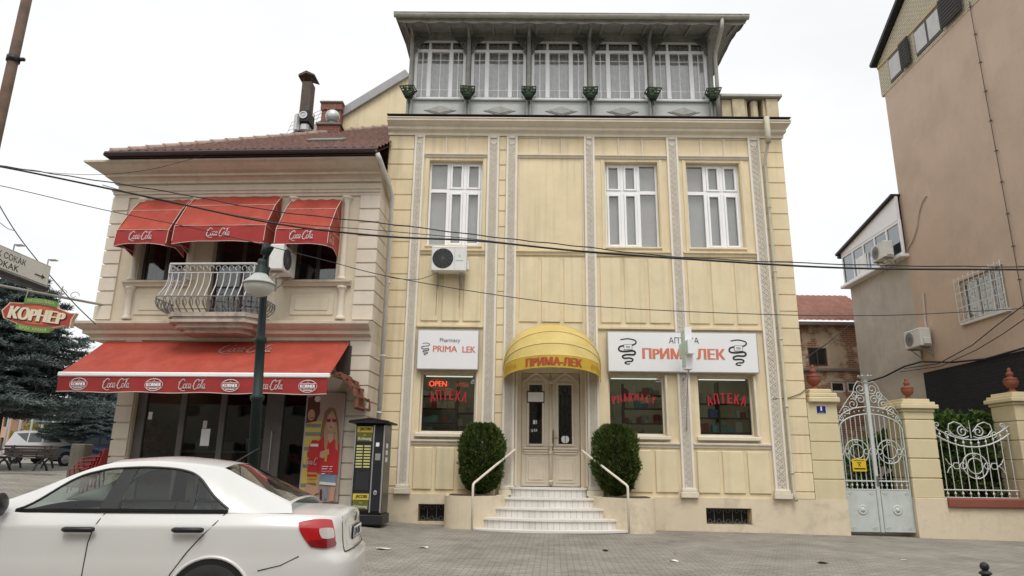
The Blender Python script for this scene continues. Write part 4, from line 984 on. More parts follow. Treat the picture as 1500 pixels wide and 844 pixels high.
# big shop awning
t = thing('shop_awning', 'large sloping red shop awning with white front bar and lettered valance', 'awning', Lw(3.5, 0, 2.8), LA)
A0, A1, AZ, AY, AF = -3.12, 3.04, 4.25-2.8, -1.42, 3.30-2.8
m = MB(); m.grid(26, 8, lambda a, b: Vector((lerp(A0, A1, a), lerp(-.03, AY, b), lerp(AZ, AF-.05*a, b)-.03*sin(pi*b)*(.6+.4*sin(a*20))-.01*sin(a*37)*b*(1-b)))); m.smooth = True; m.build('canvas', redf, t)
m = MB(); m.bbox(A0-.03, A1+.04, AY-.06, AY+.03, AF-.06-.04, AF+.0, .02); fb = m.build('front_bar', white, t); 
m = MB(); m.smooth = True; vf = lambda a, b: Vector((lerp(A0, A1, a), AY-.03+.012*sin(a*41)*b, lerp(AF-.08, AF-.44+.012*sin(a*26), b)-.02*a)); m.grid(80, 3, vf); m.build('valance', redv, t)
m = MB(); m.tube([vf(a/40, 1) for a in range(41)], .010, 5); m.build('piping', piping, t)
sl_ = math.atan2(AZ-AF, 1.4)
strokes(SCRIPT, M('faded_pink_lettering', (.60, .36, .33), .7), t, lambda v: Vector((v.x+.62, -.03+(-1)*(.34-v.z*.9)*1.0, AZ-.02-(.34-v.z*.9)*(AZ-AF)/1.39+.014)), 1.35, .52, t=.004)
emb = M('embroidered_red', (.35, .03, .03), .7)
for k in range(7):
    x = A0+.50+k*.872; z = AF-.27-.02*(x-A0)/6
    if k % 2: strokes(SCRIPT, wtxt, t, lambda v: Vector((x+v.x, AY-.05, z+v.z)), .66, .27, t=.004)
    else:
        m = MB(); r = .15
        for s in (-1, 1): m.bar([(x+r*1.25*cos(a), AY-.05, z+s*.015+s*r*.78*abs(sin(a))) for a in [pi*(.15+.7*j/10) for j in range(11)]], .012, .003)
        m.bar([(x-.19, AY-.05, z-.058), (x+.19, AY-.05, z-.058), (x+.205, AY-.05, z), (x+.19, AY-.05, z+.058), (x-.19, AY-.05, z+.058), (x-.205, AY-.05, z)], .009, .003, closed=True)
        for q in (-.028, 0, .028): m.bar([(x+q-.008, AY-.05, z+.092-abs(q)), (x+q+.008, AY-.05, z+.092-abs(q))], .016, .003)
        m.bar([(x-.10, AY-.05, z-.088), (x+.10, AY-.05, z-.088)], .016, .003)
        m.build('emblem', wtxt, t, fix=False)
        letters('KORNER', wtxt, t, flatfn(x, AY-.053, z), .34, .072, bold=.03)
for x in (A0+.25, 0, A1-.25):
    m = MB(); m.tube([(x, .01, AZ-.25), (x+.1, AY*.5, AZ-.55), (x, AY+.02, AF-.06)], .022, 6); m.build('folding_arm', alu, t)
# curved side canopy with timber slats
t = thing('side_canopy', 'small brown timber framed canopy curving down beside the end of the big red awning', 'canopy', Lw(6.8, -.35, 2.45), LA)
wood = M('varnished_timber', (.19, .07, .04), .55, .25, 6, .1)
arc = [(0+.62*sin(a), .78*cos(a)) for a in [pi/2*k/10 for k in range(11)]]
for y in (-.55, .0, .5):
    m = MB(); m.bar([(x-.35, y, z+.15) for x, z in arc], .07, .05); m.build('rib', wood, t)
for k in range(0, 11, 2):
    x, z = arc[k]; m = MB(); m.bbox(x-.37, x-.33, -.62, .55, z+.15, z+.20, .008); m.build('slat', wood, t)
m = MB(); m.smooth = True; m.grid(10, 1, lambda a, b: Vector((.58*sin(a*pi/2)-.36, lerp(-.52, .46, b), .74*cos(a*pi/2)+.12))); m.build('canopy_skin', M('dark_red_sheet', (.17, .035, .03), .4, .15, 4, 0), t)
B('small_window', dkframe, LB, 6.25, 6.60, -.06, -.001, 3.45, 4.15, b=.01)
# poster by the shop door
t = thing('advert_panel', 'tall colour advert of a long haired woman in red sunglasses and a red jacket', 'poster', Lw(6.08, -.10, .55), LA)
PWD, PHT = .86, 2.42
B('panel_frame', M('grey_light_frame', (.40, .36, .33), .5), t, -PWD/2-.04, PWD/2+.04, .012, .08, -.03, PHT+.04, b=.01)
pal = {n: M('print_'+n, c, .45, .04, 3, 0) for n, c in dict(sky=(.42, .30, .25), yellow=(.58, .45, .10), stripe=(.22, .21, .22), red=(.50, .025, .03), skin=(.52, .30, .21), hair=(.22, .13, .075), hairl=(.38, .25, .15), auburn=(.11, .035, .025), denim=(.20, .28, .38), white=(.72, .70, .66), dark=(.05, .03, .03), orange=(.55, .30, .06), lips=(.35, .03, .04)).items()}
order = list(pal); m = MB(); lay = [0]
def pp(nm, pts): m.cur = order.index(nm); lay[0] += 1; y = .012-.0012*lay[0]; m.poly([((x-.5)*PWD, y, z*PHT) for x, z in pts])
def ell(nm, cx, cz, rx, rz, n=16): pp(nm, [(cx+rx*cos(2*pi*k/n), cz+rz*sin(2*pi*k/n)) for k in range(n)])
pp('sky', [(0, 0), (1, 0), (1, 1), (0, 1)]); pp('yellow', [(0, 0), (.45, 0), (.45, .74), (0, .74)])
for z in (.12, .30, .46, .60, .68): pp('stripe', [(0, z), (.42, z), (.42, z+.035), (0, z+.035)])
pp('auburn', [(0, .72), (.28, .74), (.36, .82), (.34, .92), (.22, .985), (.0, .97)]); ell('skin', .13, .80, .10, .055); pp('lips', [(.10, .775), (.19, .78), (.18, .765), (.11, .765)])
ell('white', .27, .955, .085, .03)
pp('hair', [(.42, .60), (.46, .74), (.50, .83), (.62, .875), (.78, .86), (.88, .76), (.95, .62), (.98, .46), (.90, .44), (.86, .60), (.70, .70), (.52, .50)])
pp('red', [(.30, .52), (.52, .60), (.84, .57), (.98, .52), (.99, .24), (.20, .26), (.10, .44)])
pp('hairl', [(.52, .66), (.56, .50), (.63, .44), (.66, .60), (.84, .64), (.88, .48), (.94, .46), (.90, .62), (.82, .78), (.72, .85), (.60, .80)])
pp('skin', [(.64, .62), (.80, .62), (.79, .56), (.70, .53), (.64, .57)]); ell('skin', .70, .735, .12, .085)
pp('lips', [(.56, .76), (.69, .765), (.69, .735), (.58, .732)]); pp('lips', [(.72, .765), (.85, .76), (.84, .732), (.73, .735)]); pp('red', [(.655, .69), (.755, .69), (.72, .676), (.69, .676)])
pp('dark', [(.58, .752), (.67, .755), (.67, .742), (.59, .740)]); pp('dark', [(.74, .755), (.83, .752), (.82, .740), (.74, .742)])
pp('skin', [(.46, .45), (.70, .48), (.72, .43), (.56, .39), (.46, .40)]); pp('orange', [(.60, .46), (.68, .46), (.67, .36), (.60, .36)])
pp('red', [(.16, .22), (.42, .22), (.44, .52), (.36, .56), (.22, .56), (.14, .50)]); pp('white', [(.18, .50), (.40, .50), (.40, .525), (.18, .525)])
for z in (.16, .20, .24): pp('orange', [(.17, z), (.42, z), (.42, z+.018), (.17, z+.018)])
pp('denim', [(.52, .24), (.96, .24), (.95, .14), (.55, .15)]); pp('white', [(.52, .15), (.96, .14), (.96, .165), (.52, .175)])
pp('skin', [(.16, .155), (.48, .13), (.54, .08), (.28, .03), (.12, .08)]); pp('skin', [(.84, .13), (.96, .13), (.94, 0), (.82, 0)])
pp('dark', [(.55, .10), (.60, .11), (.62, .01), (.56, .01)]); pp('denim', [(.66, .13), (.72, .13), (.76, .02), (.68, .02)])
m.build('poster_print', [pal[k] for k in order], t, fix=False)
strokes(SCRIPT[:9], pal['white'], t, lambda v: Vector((v.x-.16, -.075, .355*PHT+v.z)), .42, .20, t=.003)
letters('Coca-Cola', pal['white'], t, flatfn(.19, -.075, .271*PHT), .26, .028)
for k in (0, 1, 3):
    for q_, (a_, b_) in enumerate(((-.13, .02), (.05, .12))): B('small_print', pal['white'], t, .19+a_, .19+b_-.02*k, -.0755, -.0735, (.312-.022*k)*PHT, (.319-.022*k)*PHT)
# vending machine
vx, vy = -3.28, 15.50
t = thing('vending_machine', 'black coffee vending machine with yellow JACOBS panels and a peaked dark canopy', 'vending machine', (vx, vy, .10))
m = MB(); m.bbox(-.40, .40, .02, .86, 0, .20, .02); m.build('plinth_box', blackp, t)
m = MB(); m.bbox(-.36, .36, .04, .82, .20, 1.98, .02); m.build('cabinet', M('machine_black', (.02, .02, .022), .3, .1, 4, 0), t)
m = MB(); m.bbox(.10, .34, .0, .039, .26, 1.94, .008); m.build('service_door', blackp, t)
for x in (-.35, .085, .325): B('edge_trim', alu, t, x, x+.03, -.012, .039, .24, 1.95, b=.006)
m = MB(); m.bbox(-.31, .08, .01, .039, .26, 1.94, .006); m.build('front_panel', blackp, t)
yl = M('yellow_panel', (.58, .46, .07), .4, .05, 3, 0); ol = M('olive_panel', (.13, .13, .03), .4, .2, 3, 0)
for z, s in ((1.62, 'Krönung'), (.30, 'Krönung')):
    B('product_panel', ol, t, -.30, .07, .0, .009, z, z+.30, b=.003); B('brand_strip', yl, t, -.30, .07, -.006, -.001, z+.18, z+.30, b=.002)
    letters('JACOBS', ktxt, t, flatfn(-.10, -.008, z+.24), .27, .075, bold=.015); letters(s, wtxt, t, flatfn(-.11, -.002, z+.05), .30, .07); letters('die', yl, t, flatfn(-.11, -.002, z+.13), .07, .03)
lab = M('button_label', (.5, .48, .2), .5)
for q in range(8):
    for c in (-.29, -.11): m = MB(); m.bbox(c, c+.15, .0, .009, 1.10+q*.058, 1.135+q*.058, .003); m.build('button_label', lab, t)
m = MB(); m.bbox(-.27, .04, .002, .009, .66, 1.02, .01); m.build('cup_hatch', M('hatch_dark', (.035, .035, .04), .25, 0), t)
m = MB(); m.bbox(.16, .24, -.008, -.001, 1.52, 1.60, .004); m.build('card_reader', signw, t); m = MB(); m.bbox(.16, .28, -.008, -.001, 1.25, 1.38, .01); m.build('coin_slot', alu, t)
m = MB(); m.lathe([(.045, 0), (.045, .02), (.03, .025), (.03, .005)], n=14); o = m.build('lock', alu, t); o.location = (.21, 0, .62); o.rotation_euler = (pi/2, 0, 0)
for z in (1.5, 1.36, 1.22): B('side_sticker', signw, t, .361, .364, .2, .42, z, z+.09)
m = MB(); m.prism([(-.48, -.14, 2.02), (0, -.14, 2.08), (.48, -.14, 2.02), (.48, -.14, 1.985), (-.48, -.14, 1.985)], (0, 1.02, 0)); m.build('canopy_roof', dkmetal, t)
m = MB(); m.bar([(x, -.15, 2.02+.06*(1-abs(x)/.48)) for x in (-.46, -.2, 0, .2, .46)], .02, .02)
for x in (-.3, -.15, 0, .15, .3): m.bar([(x, -.15, 2.0), (x, -.15, 2.02+.06*(1-abs(x)/.48))], .012, .012)
m.build('canopy_fret', dkmetal, t)
t.scale = (.95, 1, 1.09)
# roof-top things
def on_roof(px, py, Y): return atY(px, py, Y)
def px_box(x0, x1, y0, y1, Y): a = atY(x0, y1, Y); b = atY(x1, y0, Y); return a.x, b.x, a.z, b.z
brk = BRICK('red_chimney_brick', (.30, .09, .06), (.22, .065, .05), (.20, .15, .12), w=.24, h=.075, axis='both')
capm = M('chimney_cap', (.20, .18, .16), .9, .2, 4, .2)
def chimney(x0, x1, y0, Y, zb, label, dp=.6):
    a = atY(x0, y0, Y); b = atY(x1, y0, Y); w = (b.x-a.x)/2
    t = thing('brick_chimney', label, 'chimney', ((a.x+b.x)/2, Y, zb))
    m = MB(); m.bbox(-w*.84, w*.84, .05, dp, 0, a.z-zb-.34, .01); m.bbox(-w*.92, w*.92, .0, dp+.05, a.z-zb-.34, a.z-zb-.08, .01); m.build('stack', brk, t)
    m = MB(); m.bbox(-w, w, -.05, dp+.1, a.z-zb-.08, a.z-zb, .02); m.build('cap', capm, t)
    return t, a.z, (a.x+b.x)/2
ct_, ctz, ctx = chimney(463, 500, 180, 20.2, 10.3, 'low red brick chimney with a white ball on top')
chimney(469, 503, 148, 22.6, 11.3, 'red brick chimney standing behind the one with the white ball')
q = atY(486, 170, 20.4); m = MB(); m.smooth = True
m.lathe([(.12, 0), (.12, .18), (.14, .2)] + [(.24*cos(a), .38+.24*sin(a)) for a in [-pi/2+.6+(pi-.6)*k/10 for k in range(11)]], n=20)
o = m.build('roof_cowl', M('pale_metal', (.60, .60, .58), .4, .1, 5, 0, metal=.3)); o.location = (q.x, 20.5, ctz); tag(o, 'round white metal cowl on top of the brick chimney', 'vent')
# sheet metal flue with fan
x0, x1, z0, z1 = px_box(438, 457, 119, 166, 20.0)
t = thing('metal_flue', 'tall rusty sheet metal flue with a pitched hood and a fan box at its foot', 'flue', ((x0+x1)/2, 20.0, z0)); w = (x1-x0)/2
rust = M('rusty_sheet', (.085, .06, .05), .7, .3, 5, .1, dirt=(.20, .10, .05), dirtamt=.5, dscale=4)
B('duct', rust, t, -w, w, 0, .4, 0, z1-z0, b=.01)
m = MB(); h = z1-z0; m.prism([(-w*1.7, -.1, h+.20), (-w*.2, -.1, h+.34), (w*1.6, -.1, h+.20), (w*1.6, -.1, h+.16), (-w*.2, -.1, h+.25), (-w*1.7, -.1, h+.12)], (0, .6, 0))
for s in (-1, 1): m.box(s*w*.85-.008, s*w*.85+.008, .05, .07, h, h+.2)
m.build('hood', rust, t)
m = MB(); m.bbox(-w*.3, w*1.6, -.25, .35, -.42, -.003, .02); fb = m.build('fan_box', black, t)
m = MB(); m.lathe([(.13, 0), (.13, .03), (.09, .03), (.09, .01), (.04, .01), (.04, .03)], n=18); o = m.build('fan_ring', alu, fb); o.location = (w*.5, -.255, -.2); o.rotation_euler = (pi/2, 0, 0)
m = MB(); m.bbox(-w*1.6, -w*.35, -.2, .3, -.75, -.05, .08); m.bbox(-w*.2, w*1.5, -.2, .3, -.72, -.425, .06); m.build('pale_duct', M('galvanised', (.55, .55, .55), .4, .1, 5, 0, metal=.3), t)
m = MB(); m.bbox(-w*1.2, w*1.6, -.22, .4, -.86, -.76, .01)
for x in (-w*1.1, w*1.4): m.box(x, x+.04, -.2, -.16, -1.75, -.861); m.box(x, x+.04, .3, .34, -1.75, -.861)
m.build('stand', dkmetal, t)
# grid aerial
q = atY(460, 172, 21.4); t = thing('grid_aerial', 'thin wire grid television aerial slanting behind the metal flue', 'aerial', (q.x, 21.4, q.z-2.2))
m = MB(); m.tube([(0, 0, 0), (0, 0, 2.3)], .02, 6); a0 = Vector((-.75, 0, 2.0)); a1 = Vector((.72, 0, 2.72))
for k in range(4): o = Vector((-.05*k, .0, -.16*k)); m.tube([a0+o, a1+o], .008, 5)
for k in range(7): p = a0.lerp(a1, k/6); m.tube([p, p+Vector((-.15, 0, -.48))], .006, 5)
m.build('rods', M('brassy_wire', (.30, .24, .14), .5), t)
# roof hatch in the tiles
q = Lp(484, 212, 1.5); m = MB(); m.T = Matrix.Translation((0, 0, 0)) @ Matrix.Rotation(radians(30), 4, 'X'); m.bbox(-.5, .5, -.25, .25, .04, .14, .02)
o = m.build('roof_hatch', M('grey_hatch', (.20, .20, .18), .6, .2, 5, 0)); o.location = Lw(q.x, 1.2, ez+1.86*pit); o.rotation_euler = (0, 0, LA); tag(o, 'flat grey hatch lying in the brown roof tiles below the brick chimney', 'roof hatch')
# pale gabled house behind
GYD = 23.0
t = thing('rear_house', 'plain yellow gable with grey coping rising behind the tiled roof', 'building', (-5.2, GYD, 0))
def G(px, py): p = atY(px, py, GYD); return Vector((p.x+5.2, 0, p.z))
a, b = G(600, 112), G(462, 196)
lo = [Vector((b.x, 0, 6)), Vector((a.x, 0, 6))]
m = MB(); m.prism([b, a, lo[1], lo[0]], (0, 6, 0)); m.build('gable_wall', yel2, t)
m = MB(); d = (a-b).normalized(); n_ = Vector((-d.z, 0, d.x))
m.prism([b-n_*.04+Vector((0, -.15, 0)), a-n_*.04+Vector((0, -.15, 0)), a+n_*.26+Vector((0, -.15, 0)), b+n_*.26+Vector((0, -.15, 0))], (0, 6.3, 0)); m.build('roof_coping', M('zinc_coping', (.33, .33, .33), .5, .12, 4, .1), t)
a, b = G(497, 133), G(570, 128)
m = MB(); m.prism([a+Vector((0, 3, 0)), b+Vector((0, 3, 0)), Vector((b.x, 3, 7)), Vector((a.x, 3, 7))], (0, 2.9, 0)); w2 = m.build('rear_wall', yel2, t)
m = MB(); m.prism([a+Vector((-.15, 2.8, .02)), b+Vector((0, 2.8, .02)), b+Vector((0, 2.8, .2)), a+Vector((-.15, 2.8, .2))], (0, 3.2, 0)); m.build('flat_coping', lead, t)
# ------------------------------------------------------------------ street lamp
LY = 10.5
b0, b1 = atY(371.5, 672, LY), atY(391, 352, LY); ax = (b1-b0).normalized(); base = b0 - ax*((b0.z-(-.0))/ax.z); 
tilt = Vector((ax.x/ax.z, 0, 1))
LT = thing('street_lamp', 'dark green street lamp post with a pale bell lamp hung from its short arm', 'street lamp', (base.x, LY, ground(base.x, LY)-.02))
grn = M('dark_green_paint', (.008, .02, .018), .6, .15, 6, .05)
hl = b1.z-.02
f = lambda z, x=0, y=0: tilt*z + Vector((x, y, 0))
m = MB(); m.smooth = True
m.tube([f(0), f(.06), f(.08), f(.5), f(.62), f(.7)], [.2, .2, .15, .14, .11, .09], 16); m.tube([f(.7), f(2.32), f(2.34), f(2.40), f(2.42), f(3.2), f(3.22), f(3.3), f(3.32), f(hl-.75)], [.085, .08, .105, .105, .076, .07, .09, .09, .062, .055], 14)
m.build('post', grn, LT)
m = MB(); m.smooth = True; zt_ = hl
m.tube([f(zt_-.76), f(zt_-.72), f(zt_-.5), f(zt_-.42), f(zt_-.40), f(zt_-.16), f(zt_-.14), f(zt_-.10), f(zt_-.09), f(zt_-.06), f(zt_-.02), f(zt_)], [.08, .09, .06, .085, .055, .04, .07, .07, .03, .06, .05, .008], 14); m.build('finial', grn, LT)
lc = atY(379.5, 420, LY-.35); lx, lz = lc.x-base.x, lc.z-LT.location.z
m = MB(); m.smooth = True; top = Vector((lx+.01, -.35, lz+.52)); st = f(zt_-.62)
m.tube([st, st.lerp(top, .45)+Vector((0, 0, .16)), top+Vector((.10, .03, .12)), top+Vector((.02, 0, .13)), top], [.035, .04, .045, .055, .05], 10); m.tube([f(zt_-.9), st.lerp(top, .5)+Vector((0, 0, .05))], .018, 6); m.build('lamp_arm', grn, LT)
m = MB(); m.smooth = True; m.lathe([(.05, .40), (.065, .34), (.055, .30), (.08, .27), (.085, .17), (.11, .15), (.115, .12), (.0, .11)], (lx, -.35, lz+.04), 18); m.build('lamp_collar', grn, LT)
m = MB(); m.smooth = True; m.lathe([(.10, .16), (.15, .10), (.235, .02), (.25, -.01), (.235, -.01), (.1, .1)], (lx, -.35, lz+.04), 24); m.build('lamp_hood', M('pale_green_hood', (.42, .44, .41), .5, .08, 5, 0), LT)
m = MB(); m.smooth = True; m.lathe([(.232, .028)] + [(.228*cos(a), .03-.19*sin(a)) for a in [pi/2*k/8 for k in range(9)]], (lx, -.35, lz), 24); m.build('lamp_bowl', M('opal_bowl', (.55, .55, .50), .3, .03, 5, 0), LT)
# ------------------------------------------------------------------ cables
cabm = M('cable_black', (.012, .012, .013), .6, 0, 1, 0)
def cable(pts, Y, r, label, wob=0):
    P = [atY(x, y, Y) for x, y in pts]; Q = []
    for i in range(len(P)-1):
        p0 = P[max(i-1, 0)]; p3 = P[min(i+2, len(P)-1)]; p1, p2 = P[i], P[i+1]
        for k in range(10):
            t = k/10; Q.append(.5*((2*p1)+(p2-p0)*t+(2*p0-5*p1+4*p2-p3)*t*t+(3*p1-p0-3*p2+p3)*t**3)+Vector((0, 0, wob*sin(i*7+k*1.3))))
    Q.append(P[-1]); c = Q[len(Q)//2]
    m = MB(); m.tube([q-c for q in Q], r, 6); o = m.build('overhead_cable', cabm); o.location = c; tag(o, label, 'cable')
cable([(-150, 219), (0, 244), (200, 285), (400, 327), (560, 346), (700, 353), (850, 368), (1060, 383), (1250, 393), (1500, 395), (1650, 394)], 11.2, .017, 'thickest black cable crossing the whole street front in a long sag')
cable([(-120, 228), (0, 243), (100, 258), (240, 280), (400, 309), (560, 327), (720, 347), (840, 360), (1000, 377), (1260, 388), (1500, 391), (1650, 390)], 11.5, .010, 'thin wavy cable running just above the thickest cable', wob=.006)
cable([(150, 271), (240, 295), (400, 324), (560, 338), (700, 351), (860, 370), (1060, 383)], 11.8, .007, 'thinnest cable leaving the corner eaves and joining the thick cable')
cable([(-120, 250), (0, 272), (150, 307), (300, 338), (470, 380), (560, 403), (700, 428), (860, 448), (1100, 460), (1300, 462), (1500, 452), (1650, 444)], 12.6, .008, 'lowest long cable passing under the wall air conditioner')
cable([(0, 243), (60, 252), (140, 256), (210, 250), (270, 236), (312, 222)], 15.6, .006, 'short cable rising from the left to the brown eaves')
cable([(562, 405), (590, 409), (615, 409), (640, 400)], 17.2, .008, 'short lead drooping from the wall air conditioner to the left edge')
cable([(-10, 285), (30, 350), (100, 435), (140, 475)], 14.8, .012, 'single wire falling steeply behind the street name sign')
cable([(-10, 318), (10, 334), (22, 338)], 14.8, .008, 'short wire end at the far left below the tall rusty pole')
# ------------------------------------------------------------------ the tall rusty pole and the two hanging signs at far left
pb = atY(20, 85, 8.5)
t = thing('utility_pole', 'tall rust brown pole at the far left edge, cut by the top of the picture', 'pole', (pb.x, 8.5, ground(pb.x, 8.5)))
m = MB(); m.smooth = True; m.tube([(0, 0, 0), (0, 0, 3.5), (0, 0, 9.4)], [.08, .075, .062], 14); m.build('shaft', M('rusty_pole', (.10, .065, .045), .8, .4, 4, .2, dirt=(.20, .08, .04), dirtamt=.5, dscale=3), t)
m = MB(); m.smooth = True; m.tube([(0, 0, 6.86), (0, 0, 6.94)], .085, 14); m.box(.06, .16, -.02, .02, 6.88, 6.92); m.build('band', dkmetal, t)
SX = -4.3
a, b, c = atX(0, 358, SX), atX(76, 388, SX), atX(0, 396, SX)
t = thing('street_name_sign', 'pale street name sign with СОКАК and an arrow, on a bracket at far left', 'sign', (SX, a.y, c.z))
hh = a.z-c.z; L_ = b.y-a.y; ex = .75
m = MB(); m.bbox(-.05, .0, -ex, L_, 0, hh, .006); m.build('sign_case', M('grey_sign_case', (.36, .35, .33), .5), t)
B('sign_face', M('cream_sign_face', (.60, .58, .52), .5, .05, 3, 0), t, .001, .006, -ex+.02, L_-.02, .02, hh-.015)
B('base_rail', dkmetal, t, -.07, .01, -ex, L_, -.035, -.001)
def sgn(s, y, z, w_, h_): letters(s, ktxt, t, lambda v: Vector((.008, y+v.x, z+v.z)), w_, h_)
sgn('ШИРОК СОКАК', .04, hh*.66, .56, hh*.26); sgn('SHIROK SOKAK', -.08, hh*.30, .66, hh*.26)
m = MB(); m.bar([(.008, L_-.20, hh*.38), (.008, L_-.07, hh*.38)], .010, .002, (1, 0, 0)); m.bar([(.008, L_-.11, hh*.46), (.008, L_-.07, hh*.38), (.008, L_-.11, hh*.30)], .010, .002, (1, 0, 0)); m.build('arrow', ktxt, t)
for y in (.18, L_-.03):
    m = MB(); m.tube([(-.02, y, hh), (-.02, y, hh+.05)], .006, 5); m.bbox(-.01, .06, y-.025, y+.025, hh+.045, hh+.056, .004); m.build('top_lamp', alu, t)
m = MB(); m.smooth = True; m.tube([(-.03, -ex-.12, -c.z+ground(SX, a.y)), (-.03, -ex-.12, hh+.3)], .045, 12); m.tube([(-.03, -ex-.12, hh*.8), (-.03, -ex+.02, hh*.8)], .02, 6); m.build('sign_post', grn, t)
# cafe sign on its scrolled arm
KR = radians(-24); kc = atY(55, 462, 14.2)
t = thing('hanging_cafe_sign', 'red shaped hanging sign reading КОРНЕР with green scroll bands', 'sign', kc, 0)
t.rotation_euler = (0, radians(6.5), 0)
def shape(pts, k=1, dz=0): return [(x*k, z*k+dz) for x, z in pts]
s_ = (atY(110, 462, 14.2).x-atY(0, 462, 14.2).x)/2*1.0
K = [(-1, .02), (-.88, .30), (-.86, .40), (-.45, .46), (-.40, .58), (0, .66), (.40, .58), (.46, .44), (.86, .26), (1.0, .30), (.94, .0), (.96, -.30), (.80, -.30), (.48, -.46), (.40, -.60), (0, -.66), (-.42, -.58), (-.52, -.44), (-.88, -.30)]
K = [(x*s_, z*s_*.62) for x, z in K]
m = MB(); m.prism([(x, 0, z) for x, z in K], (0, .10, 0)); m.build('sign_rim', M('cream_rim', (.58, .45, .28), .5), t)
m = MB(); m.prism([(x*.955, -.006, z*.93) for x, z in K], (0, .005, 0)); m.build('sign_face', M('sign_red', (.36, .05, .04), .4, .05, 2, 0), t)
m = MB(); m.poly([(.62*s_*cos(a), -.009, .25*s_*sin(a)) for a in [2*pi*k/24 for k in range(24)]]); m.build('orange_centre', M('sign_orange', (.48, .13, .06), .4), t)
gs = M('sign_green', (.10, .24, .06), .4)
for z, txt in ((.33*s_, 'НЕОДОЛИВА'), (-.335*s_, 'БРЗА ХРАНА')):
    m = MB(); m.bar([(x*s_, -.012, z+.045*s_*(1-(x/.5)**2)*(1 if z > 0 else -1)) for x in [-.46+.92*k/10 for k in range(11)]], .155*s_, .004); m.build('green_band', gs, t)
    letters(txt, M('pale_gold_letters', (.60, .52, .22), .5), t, lambda v: Vector((v.x, -.018, z+v.z+.045*s_*(1-(v.x/s_/.5)**2)*(1 if z > 0 else -1))), .74*s_, .095*s_)
letters('КОРНЕР', M('letter_shadow', (.08, .015, .012), .5), t, flatfn(.012, -.014, -.012), 1.56*s_, .35*s_, bold=.045)
letters('КОРНЕР', M('cream_letters', (.68, .60, .44), .5), t, flatfn(0, -.022, 0), 1.54*s_, .335*s_, bold=.035)
pa = Lp(150, 446, -.05); w0 = Lw(0, 0, pa.z) - kc
iv = t.matrix_basis.inverted()
m = MB(); W_ = lambda v: iv @ (Vector(v)+0*kc)
e0, e1 = Vector((w0.x+.1, w0.y, w0.z)), Vector((-1.05, -.05, .66))
R3 = t.rotation_euler.to_matrix().inverted()
m.tube([R3 @ e0, R3 @ e0.lerp(e1, .5), R3 @ e1], .03, 8)
for k in (.30, .42, .55, .68): p = e0.lerp(e1, k); m.tube([R3 @ (p+Vector((.13*cos(a)*(1-a/9), 0, .10+.10*sin(a)*(1-a/9)))) for a in [j*.5 for j in range(12)]], .009, 5)
for x in (-.5, .4): m.tube([Vector((x*s_, .05, .4*s_)), Vector((x*s_, .05, .62*s_+.2))], .012, 5)
m.build('bracket_arm', M('grey_green_iron', (.30, .31, .27), .6), t)
# ------------------------------------------------------------------ garden gate, pillars and railing right of the pharmacy
terra = M('terracotta', (.23, .075, .045), .8, .2, 6, .15, 40, dirt=(.13, .05, .035), dirtamt=.4, dscale=5)
gatec = M('pale_blue_grey_paint', (.52, .555, .53), .45, .08, 4, .05, 40, dirt=(.36, .36, .32), dirtamt=.2, dscale=3)
pill = M('cream_yellow_render', (.64, .55, .35), .9, .07, 1.2, .2, 60, streak=.15, dirt=(.42, .36, .24))
# pier joined to the house
GP = thing('gate_wall', 'cream yellow grooved wall end with cap between the pharmacy and the gate', 'wall', (7.25, FY, -.4))
prof = [(0, 3.42)] + [(-.0, 3.42)]
m = MB(); z = 3.35; pf = [(.6, 3.42), (-.035, 3.42)]
for q in (2.91, 2.46, 2.01, 1.56): pf += [(-.035, q+.022), (-.009, q+.011), (-.009, q-.011), (-.035, q-.022)]
pf += [(-.035, 1.09), (.6, 1.09)]; m.sweep_x(pf, 0.002, .74); m.build('grooved_face', pill, GP)
B('wall_base', plin, GP, -.001, .765, -.04, .6, .0, 1.088)
m = MB(); m.bbox(.04, .80, -.14, .66, 3.422, 3.55, .02); m.bbox(.06, .76, -.10, .62, 3.552, 3.66, .02); m.bbox(.10, .66, -.04, .56, 3.662, 3.76, .02); m.build('cap', pill, GP)
def urn(x, y, z, label, s=1.0):
    m = MB(); m.smooth = True
    m.lathe([(r*s, h*s) for r, h in ((.0, 0), (.13, 0), (.14, .04), (.10, .06), (.07, .11), (.06, .14), (.12, .17), (.17, .24), (.19, .33), (.17, .37), (.19, .39), (.15, .42), (.08, .44), (.07, .48), (.10, .52), (.085, .57), (.05, .60), (.045, .63), (.055, .66), (.03, .70), (0, .72))], n=20)
    o = m.build('urn_finial', terra); o.location = (x, y, z); tag(o, label, 'finial', 'terracotta finials on the gate pillars'); return o
urn(7.63, FY+.32, 3.36, 'terracotta urn finial against the pharmacy wall above the house number', .92)
def pillar(x0, x1, z1, label, d=.88):
    w = x1-x0; t = thing('gate_pillar', label, 'pillar', ((x0+x1)/2, FY, -.4), 0, 'cream gate pillars'); h = w/2
    sec = [1.15]
    while sec[-1] < z1+.4-.75: sec.append(sec[-1]+.47)
    sec.append(z1+.4-.32); m = MB()
    for a, b in zip(sec, sec[1:]): m.bbox(-h, h, 0, d, a+.012, b-.012, .012)
    m.box(-h+.03, h-.03, .03, d-.03, 1.1, z1); m.build('shaft', pill, t)
    B('pillar_base', plin, t, -h-.015, h+.03, -.03, d+.03, 0, 1.16, b=.01)
    m = MB(); c = z1+.4
    for e, a, b in ((.03, c-.33, c-.25), (.10, c-.25, c-.15), (.05, c-.15, c-.08), (-.03, c-.08, c)): m.bbox(-h-e, h+e, -e, d+e, a+.001, b, .012)
    m.build('cap', pill, t); return t
pillar(9.66, 10.40, 3.15, 'cream gate pillar with terracotta urn between the gate and the railing'); urn(10.06, FY+.42, 3.15, 'terracotta urn finial on the pillar between gate and railing', .80)
